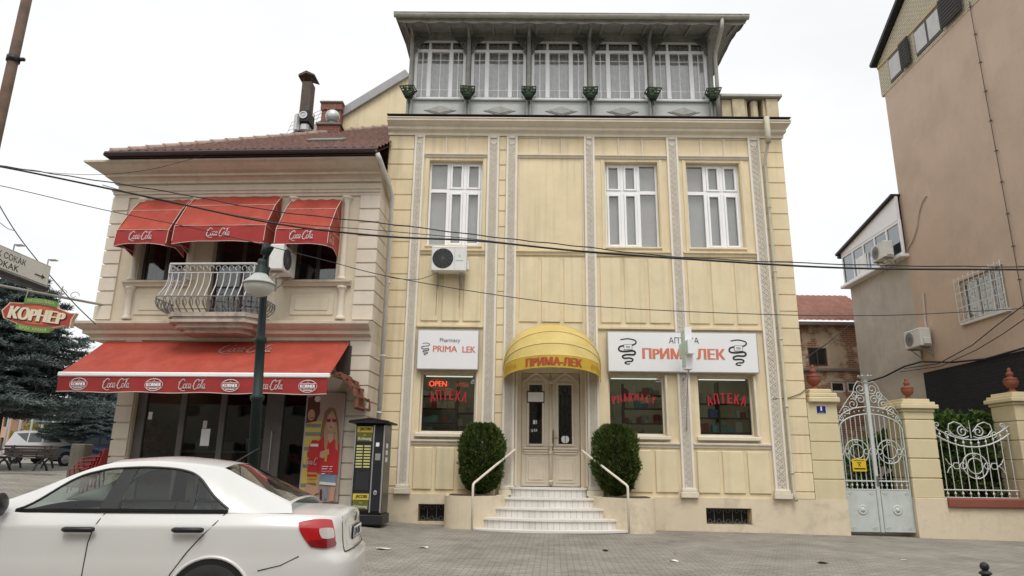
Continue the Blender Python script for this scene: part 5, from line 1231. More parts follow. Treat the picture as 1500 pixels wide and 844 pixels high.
pillar(12.44, 13.36, 3.36, 'wider cream end pillar cut by the right edge of the picture'); urn(12.76, FY+.42, 3.36, 'largest terracotta urn finial, on the end pillar at the right edge', .92)
# low wall with red sill
t = thing('railing_wall', 'low cream wall with red brown sill under the white railing', 'wall', (11.4, FY, -.4))
B('wall_body', plin, t, -.97, 1.03, -.018, .8, 0, .95); m = MB(); m.bbox(-.975, 1.035, -.10, .85, .952, 1.16, .02); m.build('sill', M('red_brown_sill', (.24, .075, .05), .7, .1, 4, .1), t)
# the double gate
GT = thing('garden_gate', 'pale blue grey double iron gate with arched top, scrolls and crowned centre post', 'gate', (8.84, FY+.10, -.08))
gx0, gx1 = -.80, .80
arch = lambda x, base, rise: base + rise*(1-(x/gx1)**2)**.5 if abs(x) < gx1 else base
def ring(m, cx, cz, r, t=.011, n=18, y=0): m.tube([(cx+r*cos(2*pi*k/n), y, cz+r*sin(2*pi*k/n)) for k in range(n)], t, 6, closed=True)
def scroll(m, cx, cz, r, a0, turns=1.4, d=1, t=.011, y=0, n=18):
    P = [(cx+r*(1-.8*k/n)*cos(a0+d*turns*2*pi*k/n), y, cz+r*(1-.8*k/n)*sin(a0+d*turns*2*pi*k/n)) for k in range(n+1)]; m.tube(P, t, 6); return P[0]
for s in (-1, 1):
    a, b = (gx0, -.045) if s < 0 else (.045, gx1)
    lf = MB(); lf.bbox(a+.02, b-.005, -.01, .02, .03, 1.02, .006)
    lf.build('sheet_panel', gatec, GT)
    m = MB(); m.bbox(a, a+.03, -.02, .03, .02, 2.5, .006) if s < 0 else m.bbox(b-.03, b, -.02, .03, .02, 2.5, .006)
    m.bbox(a, b, -.015, .025, 1.20, 1.235, .004); m.bbox(a, b, -.018, .03, 1.0, 1.03, .004)
    N = 6
    for k in range(N):
        x = lerp(a, b, (k+.6)/(N+.2)); m.tube([(x, .005, 1.03), (x, .005, arch(x, 2.42, .42))], .010, 6)
        m.lathe([(0, -.035), (.025, -.015), (.028, 0), (.025, .015), (0, .035)], (x, .005, 1.115), 8); m.lathe([(0, -.03), (.022, 0), (0, .03)], (x, .005, arch(x, 2.42, .42)+.09), 8)
    xs = [lerp(a, b, k/14) for k in range(15)]
    m.tube([(x, .005, arch(x, 2.42, .42)) for x in xs], .018, 6); m.tube([(x, .005, arch(x, 2.60, .42)) for x in xs], .016, 6)
    m.build('bars', gatec, GT)
    m = MB(); cx = (a+b)/2-s*.02; cz = 1.92
    ring(m, cx, cz, .29, .012); ring(m, cx, cz, .17, .010)
    for q in (-1, 1):
        ring(m, cx+q*.24, cz, .06, .010); m.tube([(cx+q*.42, 0, cz+.16), (cx+q*.33, 0, cz+.05), (cx+q*.30, 0, cz), (cx+q*.33, 0, cz-.05), (cx+q*.42, 0, cz-.16)], .011, 6)
        scroll(m, cx, cz+q*.235, .05, 0, 1, q)
    m.build('medallion', gatec, GT)
    m = MB()
    for (u, v, r, a0) in ((.14, .46, .15, 2.6), (.17, .20, .13, -.6), (.38, .12, .14, 1.2), (.56, .02, .12, .6), (.30, .34, .10, 3.8), (.72, -.06, .09, .2)):
        scroll(m, s*u, 3.03+v-.42+.0 + .40*(1-(u/.8)**2)**.5-.0, r, a0 if s > 0 else pi-a0, 1.5, s, .012)
    m.tube([(s*x, 0, z) for x, z in ((.06, 3.62), (.20, 3.66), (.30, 3.52), (.34, 3.36), (.46, 3.24), (.62, 3.04), (.74, 2.86))], .011, 6)
    m.build('crest_scroll', gatec, GT)
    m = MB(); m.smooth = True; cx = (a+b)/2; m.lathe([(.12, 0), (.12, .008), (.10, .014), (.08, .008), (.05, .008), (.045, .02), (0, .024)], n=18); r = m.build('rosette', gatec, GT); r.rotation_euler = (pi/2, 0, 0); r.location = (cx, -.01, .54)
    for (u, v) in ((a+.12, .12), (b-.12, .12), (a+.12, .93), (b-.12, .93)):
        m = MB(); m.bar([(u-.06, -.014, v), (u, -.014, v+.03), (u+.06, -.014, v), (u, -.014, v-.03)], .018, .008, closed=True); m.build('corner_ornament', gatec, GT)
m = MB(); m.bbox(-.045, .045, -.035, .035, .02, 3.62, .012); m.lathe([(.05, 0), (.07, .03), (.045, .05), (.04, .09), (.09, .13), (.15, .17), (.16, .19), (0, .19)], (0, 0, 3.61), 12)
for k in range(8): m.tube([(.10*cos(k*pi/4), .10*sin(k*pi/4), 3.76), (.17*cos(k*pi/4), .17*sin(k*pi/4), 3.80)], .02, 5)
m.build('centre_post', gatec, GT)
m = MB(); m.bbox(-.02, .035, -.055, -.036, 1.10, 1.34, .006); m.tube([(.01, -.055, 1.28), (.01, -.09, 1.28), (.12, -.09, 1.28)], .010, 6); m.build('gate_handle', M('gate_handle_metal', (.25, .24, .22), .4, 0, metal=.7), GT)
# yellow warning notice, house number
t = thing('warning_notice', 'small yellow notice with black symbol tied to the gate bars', 'notice', (8.44, FY+.055, 1.36))
B('plate', M('notice_yellow', (.68, .46, .02), .45, .03, 3, 0), t, -.17, .17, 0, .012, 0, .30, b=.004)
B('top_print', ktxt, t, -.13, .13, -.003, -.0005, .255, .268); B('bottom_print', ktxt, t, -.14, .14, -.003, -.0005, .048, .082)
m = MB(); m.bar([(-.05, -.003, .21), (.05, -.003, .21), (.0, -.003, .16)], .02, .003, closed=True); m.bar([(-.03, -.003, .12), (.0, -.003, .17), (.03, -.003, .12)], .014, .003); m.build('symbol', ktxt, t)
q = atY(1203, 600, FY-.05)
t = thing('house_number', 'blue enamel house number plate with white 1 beside the gate', 'number plate', (q.x, FY-.037, q.z-.10))
B('plate', signw, t, -.125, .125, -.008, -.001, 0, .20, b=.004); B('enamel', M('blue_enamel', (.02, .025, .16), .3, 0), t, -.113, .113, -.012, -.0081, .012, .188)
letters('1', wtxt, t, flatfn(0, -.015, .122), .036, .105); B('small_print', M('faint_print', (.30, .30, .36), .5), t, -.06, .06, -.0145, -.0125, .028, .036)
# railing with the sagging top
RL = thing('iron_railing', 'white painted iron railing with sagging top rail and round scroll centre', 'railing', (11.44, FY+.30, .75))
m = MB(); r0, r1 = -1.03, .98; sag = lambda x, base: base + .36*(x/1.0)**2
m.tube([(r0, 0, .20), (r1, 0, .20)], .018, 6); m.tube([(r0, 0, .02), (r1, 0, .02)], .014, 6)
xs = [lerp(r0, r1, k/20) for k in range(21)]
m.tube([(x, 0, sag(x, 1.24)) for x in xs], .020, 6); m.tube([(x, 0, sag(x, 1.42)) for x in xs], .016, 6)
for k in range(11):
    x = lerp(r0+.06, r1-.06, k/10); m.tube([(x, 0, .02), (x, 0, sag(x, 1.42))], .011, 6)
    for z in (.11, sag(x, 1.33)): m.lathe([(0, -.045), (.022, -.02), (.030, 0), (.022, .02), (0, .045)], (x, 0, z), 8)
for x in (r0+.1, -.5, .5, r1-.1): m.tube([(x, 0, sag(x, 1.42)), (x, 0, sag(x, 1.42)+.14)], [.014, .004], 6)
m.build('bars', railw_ := M('white_iron_paint', (.60, .61, .59), .45, .08, 5, 0), RL)
m = MB(); ring(m, 0, .78, .31, .014); ring(m, 0, .78, .19, .012)
for q in (-1, 1):
    ring(m, q*.30, .78, .075, .011); m.bar([(q*.42, 0, .78-.07), (q*.52, 0, .78-.07), (q*.56, 0, .78), (q*.52, 0, .78+.07), (q*.42, 0, .78+.07), (q*.38, 0, .78)], .02, .02, closed=True)
    for z in (-1, 1): m.tube([(q*.58, 0, .78), (q*.66, 0, .78+z*.06), (q*.72, 0, .78+z*.17)], .011, 6)
    scroll(m, 0, .78+q*.25, .05, 0, 1, q)
m.build('medallion', railw_, RL)
m = MB()
for q in (-1, 1):
    scroll(m, q*.20, 1.62, .14, pi/2, 1.4, -q, .014); m.tube([(q*x, 0, z) for x, z in ((.06, 1.5), (.18, 1.46), (.42, 1.52), (.55, 1.66), (.52, 1.80), (.38, 1.86), (.22, 1.80), (.06, 1.62))], .014, 6); scroll(m, q*.58, 1.56, .08, -pi/2, 1.3, q, .012); scroll(m, q*.82, 1.78, .08, -pi/2, 1.3, q, .012)
m.tube([(0, 0, 1.46), (0, 0, 1.90)], [.014, .005], 6); m.build('crest_scroll', railw_, RL)
# ------------------------------------------------------------------ tall tan block with the grey wing
TX = 13.6
tan = M('tan_render', (.58, .445, .345), .95, .09, .5, .3, 40, streak=.15, dirt=(.40, .30, .235), dirtamt=.30, dscale=.45)
T = lambda px, py: atX(px, py, TX)
TB = thing('apartment_block', 'tall windowless tan wall of a neighbouring block with cream brick gable and barred window', 'building', (TX, 19, 0))
t0 = lambda p: Vector((p.x-TX, p.y-19, p.z))
fy = 3.98                                     # far end, local y
zb = T(1365, 65).z; zb = 15.0
WNB = T(1405, 410), T(1476, 452)
m = MB()
def wall_x(m, y0, y1, z0, z1, holes, x0, x1):
    k = MB(); wall_holes(k, y0, y1, z0, z1, holes, x0, x1); m.add([(v[1], v[0], v[2]) for v in k.v], k.f)
bw = (-.46, 1.52, 5.78, 7.06)
wall_x(m, -3.6, fy, -.5, 14.98, [bw], 0, .3); m.build('rendered_wall', tan, TB)
m = MB(); m.box(.301, 9, fy-.3, fy, -.5, 15); m.box(.301, 9, -3.6, -3.3, -.5, 15); m.build('end_wall', tan, TB)
crb = BRICK('cream_gable_brick', (.60, .54, .40), (.54, .48, .34), (.26, .23, .18), w=.26, h=.085, axis='yz', bump=.4, var=.12)
gw0 = (-1.9, 3.42, 15.25, 16.1)
m = MB(); e = T(1286, 96); rk = T(1326, 0); sl = (rk.z-e.z)/(e.y-rk.y); ey = e.y-19; ridge = 0.0
m.prism([(-.02, ey-.0, 14.982), (-.02, ey, e.z), (-.02, ridge, e.z+sl*(ey-ridge)), (-.02, -3.6, e.z+sl*(ey-ridge)-.3), (-.02, -3.6, 14.982)], (.25, 0, 0)); m.build('brick_gable', crb, TB)
m = MB(); m.prism([(-.25, ey+.1, e.z-.05), (-.25, ridge, e.z+sl*(ey-ridge)+.12), (-.25, ridge, e.z+sl*(ey-ridge)+.26), (-.25, ey+.16, e.z+.08)], (9, 0, 0)); m.build('roof_verge', dkmetal, TB)
tw = M('weathered_white_frame', (.66, .66, .64), .5, .06, 4, 0)
for (y0, y1, shut) in ((2.62, 3.42, 1), (.30, 1.75, -1)):
    za, zc = 15.12, 16.1
    m = MB(); f = .08; k = MB(); k.bbox(y0, y1, -.05, .0, za, zc, .01); m.add([(v[1]-.0, v[0], v[2]) for v in k.v], k.f); wn = m.build('gable_window', dkframe, TB)
    n = 1 if shut > 0 else 2
    for j in range(n):
        a, b = lerp(y0, y1, j/n)+.07, lerp(y0, y1, (j+1)/n)-.05
        B('pane', blind, wn, -.062, -.051, a, b, za+.1, zc-.1)
    k = MB(); a = y0-.62 if shut > 0 else y0-1.1; wd = .55 if shut > 0 else 1.0
    m = MB(); m.bbox(-.16, -.10, a, a+wd, za-.02, zc+.02, .01)
    for j in range(8): m.box(-.175, -.161, a+.05, a+wd-.05, za+.06+j*.115, za+.12+j*.115)
    m.build('shutter', M('black_shutter', (.03, .028, .026), .6, .15, 5, 0), wn)
m = MB(); m.box(-.06, -.021, -3.6, ey, 16.14, 16.24) ; m.build('gable_band', M('gable_band_paint', (.50, .40, .22), .8, .1), TB)
# barred window
m = MB(); y0, y1, z0, z1 = bw
k = MB(); f = .07
for a, b in ((y0, y0+f), (y1-f, y1), (lerp(y0, y1, .36)-.05, lerp(y0, y1, .36)+.05), (lerp(y0, y1, .68)-.05, lerp(y0, y1, .68)+.05)): k.bbox(.10, .16, a, b, z0, z1, .008)
k.bbox(.102, .158, y0+f, y1-f, z0, z0+f, .006); k.bbox(.102, .158, y0+f, y1-f, z1-f, z1, .006); wn = k.build('window', tw, TB)
B('pane', glass, wn, .13, .134, y0+.02, y1-.02, z0+.02, z1-.02); B('net_curtain', M('cream_curtain', (.55, .53, .46), .8), wn, .22, .23, y0, y1, z0, z1)
m = MB()
for j in range(10): y = lerp(y0-.05, y1+.05, j/9); m.tube([(-.10, y, z0-.02), (-.10, y, z1+.12)], .012, 5)
for z in (z0+.04, z0+.45, z0+.9, z1+.04): m.bar([(-.10, y0-.08, z), (-.10, y1+.08, z)], .025, .012, (1, 0, 0))
for j in range(9):
    for z in (z0+.25, z0+.68, z0+1.1): y = lerp(y0-.05, y1+.05, (j+.5)/9); m.tube([(-.10, y-.06, z), (-.10, y, z+.06), (-.10, y+.06, z), (-.10, y, z-.06)], .007, 4, closed=True)
for z in (z0, z1): m.tube([(0, y0-.05, z), (-.10, y0-.05, z)], .012, 5); m.tube([(0, y1+.05, z), (-.10, y1+.05, z)], .012, 5)
m.build('window_grille', tw, wn); B('window_sill', tw, wn, -.10, .09, y0-.06, y1+.06, z0-.09, z0-.003, b=.01)
# black lower facing, conductor rod, bent pipe
m = MB(); m.bbox(-.06, -.001, -3.6, fy-.09, -.4, 4.56, .01); m.build('black_facing', BRICK('black_painted_brick', (.013, .013, .014), (.018, .018, .019), (.008, .008, .008), w=.3, h=.1, axis='yz', bump=.6), TB)
B('basement_window', black, TB, -.075, -.061, .6, 1.7, 2.4, 3.1)
ra, rb = t0(T(1423, 20)), t0(T(1496, 400)); yy = (ra.y+rb.y)/2
m = MB(); m.tube([(-.05, yy, 15.2), (-.05, yy, 1)], .012, 5)
for j in range(14): z = 15-.95*j; m.tube([(0, yy, z), (-.055, yy, z)], .014, 5); m.box(-.065, -.04, yy-.05, yy+.05, z-.012, z+.012)
m.build('lightning_conductor', M('rod_metal', (.12, .10, .09), .6), TB)
m = MB(); P = [t0(T(*p)) for p in ((1358, 287), (1352, 296), (1347, 312), (1344, 335), (1338, 352), (1330, 366))]; m.tube([(-.03, p.y, p.z) for p in P], .022, 6); m.build('bent_pipe', M('pale_pipe', (.60, .54, .46), .6), TB)
m = MB(); P = [t0(T(*p)) for p in ((1354, 430), (1357, 470), (1362, 500), (1365, 512))]; m.tube([(-.04, p.y, p.z) for p in P], .03, 6); m.build('waste_pipe', M('pale_pipe_b', (.58, .54, .50), .6), TB)
# grey wing with glazed loggia
GW = thing('grey_wing', 'grey rendered wing beyond the tan block with a white glazed loggia on top', 'building', (TX, 22.99, 0))
grw = M('grey_cement_render', (.49, .455, .40), .95, .12, .8, .3, 40, streak=.25, dirt=(.62, .585, .53), dirtamt=.5, dscale=.6)
m = MB(); m.box(.02, 6, .002, 4.25, -.5, 8.62); m.build('wall', grw, GW)
m = MB(); m.bbox(-.30, .3, -.15, 4.45, 8.622, 8.74, .02); m.build('loggia_sill', white, GW)
m = MB(); L0, L1, za, zc = -.1, 4.22, 8.742, 9.98
for j in range(6): y = lerp(L0, L1, j/5); m.bbox(-.20, -.12, y-.05, y+.05, za, zc, .01)
m.bbox(-.198, -.122, L0, L1, za, za+.08, .01); m.bbox(-.198, -.122, L0, L1, zc-.1, zc, .01)
for y in (2.2, 3.0): m.bbox(-.21, -.13, y-.04, y+.04, za, za+.75, .01)
m.bbox(-.19, .3, L1-.05, L1+.02, za, zc, .01)
fr = m.build('loggia_frame', white, GW)
B('pane', GLASS('loggia_glass', (.55, .62, .66), 1.0, base=.12), GW, -.165, -.155, L0, L1, za+.02, zc-.02)
B('loggia_back', M('loggia_inside', (.40, .42, .43), .9), GW, 1.2, 1.25, L0, L1, za, zc)
m = MB(); m.bbox(-.19, -.17, 2.35, 2.95, za+.05, za+.78, .005); m.build('white_board', white, GW)
m = MB(); m.prism([(-.21, 4.26, 9.982), (-.21, L0, 9.982), (-.21, L0, 10.88), (-.21, 4.26, 10.10)], (.1, 0, 0)); m.build('loggia_fascia', white, GW)
m = MB(); m.prism([(-.34, 4.5, 10.06), (-.34, L0, 10.90), (-.34, L0, 10.97), (-.34, 4.5, 10.15)], (5, 0, 0)); m.tube([(-.2, 4.55, 10.05), (1, 4.55, 10.05)], .09, 8); m.build('roof', dkmetal, GW)
# air conditioners
palef = M('pale_fan_grille', (.36, .36, .35), .6, .1, 8, 0)
def ac(loc, rz, label, w=.82, h=.58, d=.32, logo=False, pale=False):
    t = thing('air_conditioner', label, 'air conditioner', loc, rz, 'wall air conditioners')
    m = MB(); m.bbox(-w/2, w/2, -d, 0, 0, h, .025); m.build('casing', acw, t)
    m = MB(); R = h*.40; cx = -w*.17
    m.lathe([(R, 0), (R, .004), (0, .005)], n=28); o = m.build('fan_opening', palef if pale else black, t); o.location = (cx, -d-.001, h/2); o.rotation_euler = (pi/2, 0, 0)
    m = MB()
    for k in range(1, 6): m.tube([(cx+R*k/6*cos(2*pi*j/20), -d-.012, h/2+R*k/6*sin(2*pi*j/20)) for j in range(20)], .0035, 4, closed=True)
    for k in range(6): a = k*pi/6; m.tube([(cx-R*cos(a), -d-.014, h/2-R*sin(a)), (cx+R*cos(a), -d-.014, h/2+R*sin(a))], .004, 4)
    m.build('fan_guard', M('guard_grey', (.16, .16, .165), .5), t)
    m = MB(); m.box(cx+R+.03, cx+R+.036, -d-.003, -d-.0005, .02, h-.02); m.box(-w*.45, w*.45, -d-.003, -d-.0005, h-.05, h-.045); m.build('panel_seam', M('seam_grey', (.35, .35, .34), .6), t)
    if logo:
        m = MB(); m.lathe([(.03, 0), (.03, .002), (0, .002)], n=12); o = m.build('maker_mark', M('mark_green', (.35, .55, .42), .5), t); o.location = (w*.30, -d-.002, h*.60); o.rotation_euler = (pi/2, 0, 0)
        B('maker_print', M('mark_blue', (.28, .45, .50), .5), t, w*.30-.10, w*.30+.10, -d-.004, -d-.002, h*.40, h*.44)
    m = MB()
    for x in (-w*.34, w*.34): m.bbox(x-.02, x+.02, -d, .10, -.045, -.003, .005); m.tube([(x, -d*.7, -.04), (x, .06, -.30)], .014, 6); m.bbox(x-.02, x+.02, .05, .09, -.36, -.045, .005)
    m.build('bracket', M('bracket_metal', (.30, .28, .25), .6), t)
    m = MB(); m.bbox(w/2, w/2+.06, -d*.8, -.05, h*.08, h*.45, .02); m.build('valve_cover', acw, t)
    return t
q0, q1 = atY(631, 397, FY-.45), atY(684, 361, FY-.45)
ac(((q0.x+q1.x)/2, FY-.14, q0.z), 0, 'air conditioner on the yellow wall under the left upper window', q1.x-q0.x, q1.z-q0.z, .33, logo=True)
stain = M('brown_drip_stain', (.36, .27, .16), .95, .3, 5)
for px, y1, w_ in ((641, 462, .016), (674, 452, .014)):
    a_ = atY(px, 404, FY); b_ = atY(px-2, y1, FY); B('drip_stain', stain, PH, a_.x-w_/2, a_.x+w_/2, -.0345 if w_ < .03 else -.0335, -.002, b_.z, a_.z)
ac(Lw(4.74, -.62, 5.80), LA+pi/2, 'air conditioner sticking out end-on beside the balcony behind the street lamp', .84, .64, .34)
q = T(1368, 512); ac((TX-.10, q.y+.35, 5.35), -pi/2, 'lower air conditioner on the grey and tan wall above the gate pillar', .95, .60, .36, pale=True)
ac((TX-.32, 23.62, 8.72), -pi/2, 'air conditioner hung under the glazed loggia of the grey wing', .90, .60, .34, pale=True)
# ruined house in the gap
RY = 29.0
ru = thing('derelict_house', 'derelict house with crumbling plaster, bare brick and red roof behind the gate', 'building', (12.5, RY, 0))
ruin = M('crumbling_plaster', (.46, .365, .265), .95, .15, .8, .4, 30, streak=.35, dirt=(.18, .13, .10)); nt_ = ruin.node_tree; N = nt_.nodes
bk = N.new('ShaderNodeTexBrick'); bk.inputs['Scale'].default_value = 1; bk.inputs['Brick Width'].default_value = .28; bk.inputs['Row Height'].default_value = .09; bk.inputs['Mortar Size'].default_value = .015
for i_, c_ in (('Color1', (.30, .12, .07, 1)), ('Color2', (.24, .09, .055, 1)), ('Mortar', (.30, .24, .18, 1))): bk.inputs[i_].default_value = c_
tc = N.new('ShaderNodeTexCoord'); mp = N.new('ShaderNodeMapping'); mp.inputs['Rotation'].default_value = (pi/2, 0, 0); nt_.links.new(tc.outputs['Object'], mp.inputs[0]); nt_.links.new(mp.outputs[0], bk.inputs[0])
no = N.new('ShaderNodeTexNoise'); no.inputs['Scale'].default_value = .75; no.inputs['Detail'].default_value = 8; no.inputs['Roughness'].default_value = .65; nt_.links.new(tc.outputs['Object'], no.inputs['Vector'])
mr = N.new('ShaderNodeMapRange'); mr.inputs[1].default_value = .47; mr.inputs[2].default_value = .52; nt_.links.new(no.outputs[0], mr.inputs[0])
mxx = N.new('ShaderNodeMix'); mxx.data_type = 'RGBA'; nt_.links.new(mr.outputs[0], mxx.inputs[0]); src = N['Principled BSDF'].inputs['Base Color'].links[0].from_socket
nt_.links.new(src, mxx.inputs[6]); nt_.links.new(bk.outputs[0], mxx.inputs[7]); nt_.links.new(mxx.outputs[2], N['Principled BSDF'].inputs['Base Color'])
m = MB(); wall_holes(m, -5, 3, -.5, 7.55, [(-.12, .68, 5.65, 6.42), (.72, 1.32, 4.55, 5.0), (1.40, 1.95, 4.55, 5.0)], 0, .4); m.build('front_wall', ruin, ru)
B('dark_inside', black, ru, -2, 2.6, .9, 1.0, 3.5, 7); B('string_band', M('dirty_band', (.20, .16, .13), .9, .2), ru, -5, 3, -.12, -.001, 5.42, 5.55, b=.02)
for (a, b, c, d) in ((-.12, .68, 5.65, 6.42), (.72, 1.32, 4.55, 5.0), (1.40, 1.95, 4.55, 5.0)):
    m = MB(); f = .07; y = .05
    m.box(a, a+f, y, y+.08, c, d); m.box(b-f, b, y, y+.08, c, d); m.box(a+f, b-f, y+.001, y+.079, c, c+f); m.box(a+f, b-f, y+.001, y+.079, d-f, d); xm = (a+b)/2
    if c > 5: m.box(xm-.03, xm+.03, y-.002, y+.078, c+f, d-f)
    w_ = m.build('window', dkframe if c > 5 else tw, ru); B('pane', GLASS('dusty_glass', (.5, .5, .5), .8, .2) if c > 5 and a < 0 and 'dusty_glass' not in bpy.data.materials else bpy.data.materials['dusty_glass'], w_, a+.03, b-.03, y+.03, y+.036, c+.03, d-.03)
rt = M('old_red_tile', (.27, .135, .105), .9, .25, 3, .2, 30, dirt=(.20, .09, .07), dirtamt=.4, dscale=2)
m = MB(); m.smooth = True; nu, rows = 130, 12; vs = []; fs = []
for r in range(rows):
    for e_ in (0, 1):
        v = (r+e_*.999)/rows
        for k in range(nu+1):
            x = lerp(-5.2, 3.2, k/nu); vs.append((x, -.35+v*3.4, 7.50+v*2.0+(.05 if e_ == 0 else 0)+.03*abs(sin(pi*x/.26))))
for r in range(rows*2-1):
    for k in range(nu): fs.append((r*(nu+1)+k, r*(nu+1)+k+1, (r+1)*(nu+1)+k+1, (r+1)*(nu+1)+k))
m.add(vs, fs); m.build('tiled_roof', rt, ru)
B('eave_board', M('grey_board', (.16, .13, .11), .9, .3), ru, -5.2, 3.2, -.36, -.30, 7.36, 7.50)
m = MB(); m.box(-5, 3, -.3, .0, 7.42, 7.46); m.build('soffit', M('soffit_wood', (.18, .14, .11), .9, .3), ru)
# service cables along the right walls
def cable3(P, r, label):
    Q = spline([(p[0], 0) for p in P]) if 0 else P; c = Vector(P[len(P)//2]); m = MB(); m.tube([Vector(p)-c for p in P], r, 6); o = m.build('service_cable', cabm); o.location = c; tag(o, label, 'cable')
def tx(pts, off=-.12): return [T(*p)+Vector((off, 0, 0)) for p in pts]
cable3(tx([(1275, 560), (1300, 552), (1330, 537), (1355, 530), (1400, 531), (1450, 526), (1500, 512), (1540, 500)]), .030, 'thick dark cable sagging along the grey and black wall behind the gate')
cable3(tx([(1330, 540), (1380, 533), (1430, 506), (1470, 474), (1500, 452), (1530, 430)]), .014, 'thin service cable climbing to the right below the barred window')
cable3(tx([(1325, 545), (1385, 537), (1440, 512), (1480, 488), (1500, 474), (1530, 455)], -.16), .012, 'second service cable climbing just beneath the first one')
cable3([atY(1180, 525, 20), atY(1212, 503, 22), atY(1250, 472, 25)], .015, 'black cable slanting up across the derelict house front')
q = [atY(1131, 585, FY-.06), atY(1155, 583, FY-.06), atY(1172, 577, FY-.06), atY(1184, 568, FY-.06)]; cable3(q, .010, 'pale lead looping from the downpipe to the gate wall')
# ------------------------------------------------------------------ white saloon car in the foreground
paint = M('white_car_paint', (.64, .635, .61), .25, .02, 2, 0, spec=.5, coat=.6)
cglass = GLASS('car_glass', (.72, .79, .76), 1.0, base=.0, wav=0)
rubber = M('tyre_rubber', (.022, .022, .022), .85, .15, 10, .2, 40)
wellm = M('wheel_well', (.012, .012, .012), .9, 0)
redl = M('red_lamp_glass', (.42, .012, .015), .12, .1, 12, 0, spec=.6, coat=.5); redd = M('deep_red_lens', (.20, .006, .01), .15, .2, 14, 0, spec=.6, coat=.5); clrl = M('clear_lamp_glass', (.55, .50, .48), .12, .05, 10, 0, coat=.5)
seatm = M('grey_seat_cloth', (.16, .165, .17), .9, .15, 8, 0); trimb = M('black_car_trim', (.014, .014, .015), .4, 0)
def cr(P, n):
    """dense Catmull-Rom through tuples of any length"""
    out = []
    for i in range(len(P)-1):
        p0, p1, p2, p3 = P[max(i-1, 0)], P[i], P[i+1], P[min(i+2, len(P)-1)]
        for k in range(n):
            t = k/n; out.append(tuple(.5*(2*b+(c-a)*t+(2*a-5*b+4*c-d)*t*t+(3*b-a-3*c+d)*t**3) for a, b, c, d in zip(p0, p1, p2, p3)))
    out.append(tuple(P[-1])); return out
fx = lambda x: .838*x-.268 if x < 1.3 else x-.42-.06*max(0, 1-(x-1.3)/.4)
PLAN = cr([(-1.135, 0), (-1.13, .28), (-1.112, .50), (-1.065, .65), (-.95, .765), (-.70, .825), (-.25, .85), (.4, .853), (1.2, .853), (2.0, .85), (2.6, .84), (3.0, .79), (3.24, .69), (3.38, .50), (3.44, .25), (3.46, 0)], 6)
def ftop(x): return pw(x, [(-1, .975), (-.9, .985), (-.3, 1.0), (.5, 1.0), (1.9, 1.0), (2.3, .985), (2.8, .90), (3.2, .80), (3.46, .68)])
#       z or t,  y scale, rear inset, front inset
ROWS = [(.20, .90, .13, .16), (.26, .94, .07, .10), (.34, .975, .025, .03), (.46, .997, .003, 0), (.58, 1.0, .0, 0), (.635, .997, .01, .01), (.66, .994, .045, .02)]
TROW = [(.10, .995, .062, .03), (.35, .993, .075, .05), (.62, .988, .085, .07), (.70, .985, .088, .08), (.74, .975, .090, .09), (.90, .945, .088, .12), (1.0, .905, .105, .16)]
def band(i, r):
    x, y = PLAN[i]
    if r < len(ROWS): z, ky, dr, df = ROWS[r]
    else:
        t, ky, dr, df = TROW[r-len(ROWS)]; z = .66+(ftop(x)-.66)*t
    wr = max(0, min(1, (-.5-x)/.6)); wf = max(0, min(1, (x-2.6)/.8))
    return Vector((x+dr*wr-df*wf, y*ky, z))
NR = len(ROWS)+len(TROW)
def carpart(name, mat, par, m, fix=True): return m.build(name, mat, par, fix)
CAR = thing('parked_car', 'white four door saloon car parked across the lower left corner with red tail lamp', 'car', (-2.61, 6.89, -.03), pi+radians(5.5))
m = MB(); m.smooth = True; n = len(PLAN)
for s in (1, -1):
    m.add([(lambda p: (p.x, p.y*s, p.z))(band(i, r)) for i in range(n) for r in range(NR)], [(i*NR+r, (i+1)*NR+r, (i+1)*NR+r+1, i*NR+r+1)[::s] for i in range(n-1) for r in range(NR-1)])
body = m.build('body', paint, CAR, fix=False)
m = MB(); m.smooth = True; K = 10; vs = []
for i in range(n):
    p = band(i, NR-1)
    for k in range(K+1): t = 1-2*k/K; vs.append((p.x, p.y*t, p.z+.045*(1-t*t)*min(1, p.y/.6)))
for nm, ok in (('boot_lid', lambda x: x <= -.32), ('bonnet', lambda x: x >= 1.60)):
    lid = MB(); lid.smooth = True; lid.add(vs, [(i*(K+1)+k, i*(K+1)+k+1, (i+1)*(K+1)+k+1, (i+1)*(K+1)+k) for i in range(n-1) for k in range(K) if ok(PLAN[i][0])]); lid.build(nm, paint, body)
m = MB(); m.box(-.8, 3.2, -.72, .72, .16, .21); m.build('underbody', wellm, CAR)
# greenhouse
ST_ = [(2.05, .705, .985, 2.05, .695, .99, 2.25, .985, .03), (1.66, .765, 1.0, 1.60, .66, 1.16, 1.78, 1.19, .10), (1.42, .775, 1.0, 1.30, .61, 1.30, 1.42, 1.345, .80), (1.20, .78, 1.0, 1.08, .59, 1.375, 1.16, 1.43, .89),
       (1.0, .783, 1.0, .90, .58, 1.40, .95, 1.455, .90), (.70, .784, 1.0, .66, .575, 1.41, .66, 1.47, .90), (.42, .783, 1.0, .40, .575, 1.395, .40, 1.455, .88), (.24, .782, 1.0, .24, .575, 1.38, .25, 1.44, .74), (.05, .78, 1.0, .08, .577, 1.352, .06, 1.412, .34),
       (-.12, .775, 1.0, -.10, .585, 1.27, -.10, 1.325, .06), (-.34, .765, 1.0, -.32, .60, 1.17, -.31, 1.215, .06), (-.60, .74, 1.0, -.56, .63, 1.07, -.56, 1.10, .06)]
GS = cr(ST_, 6); NG = len(GS)
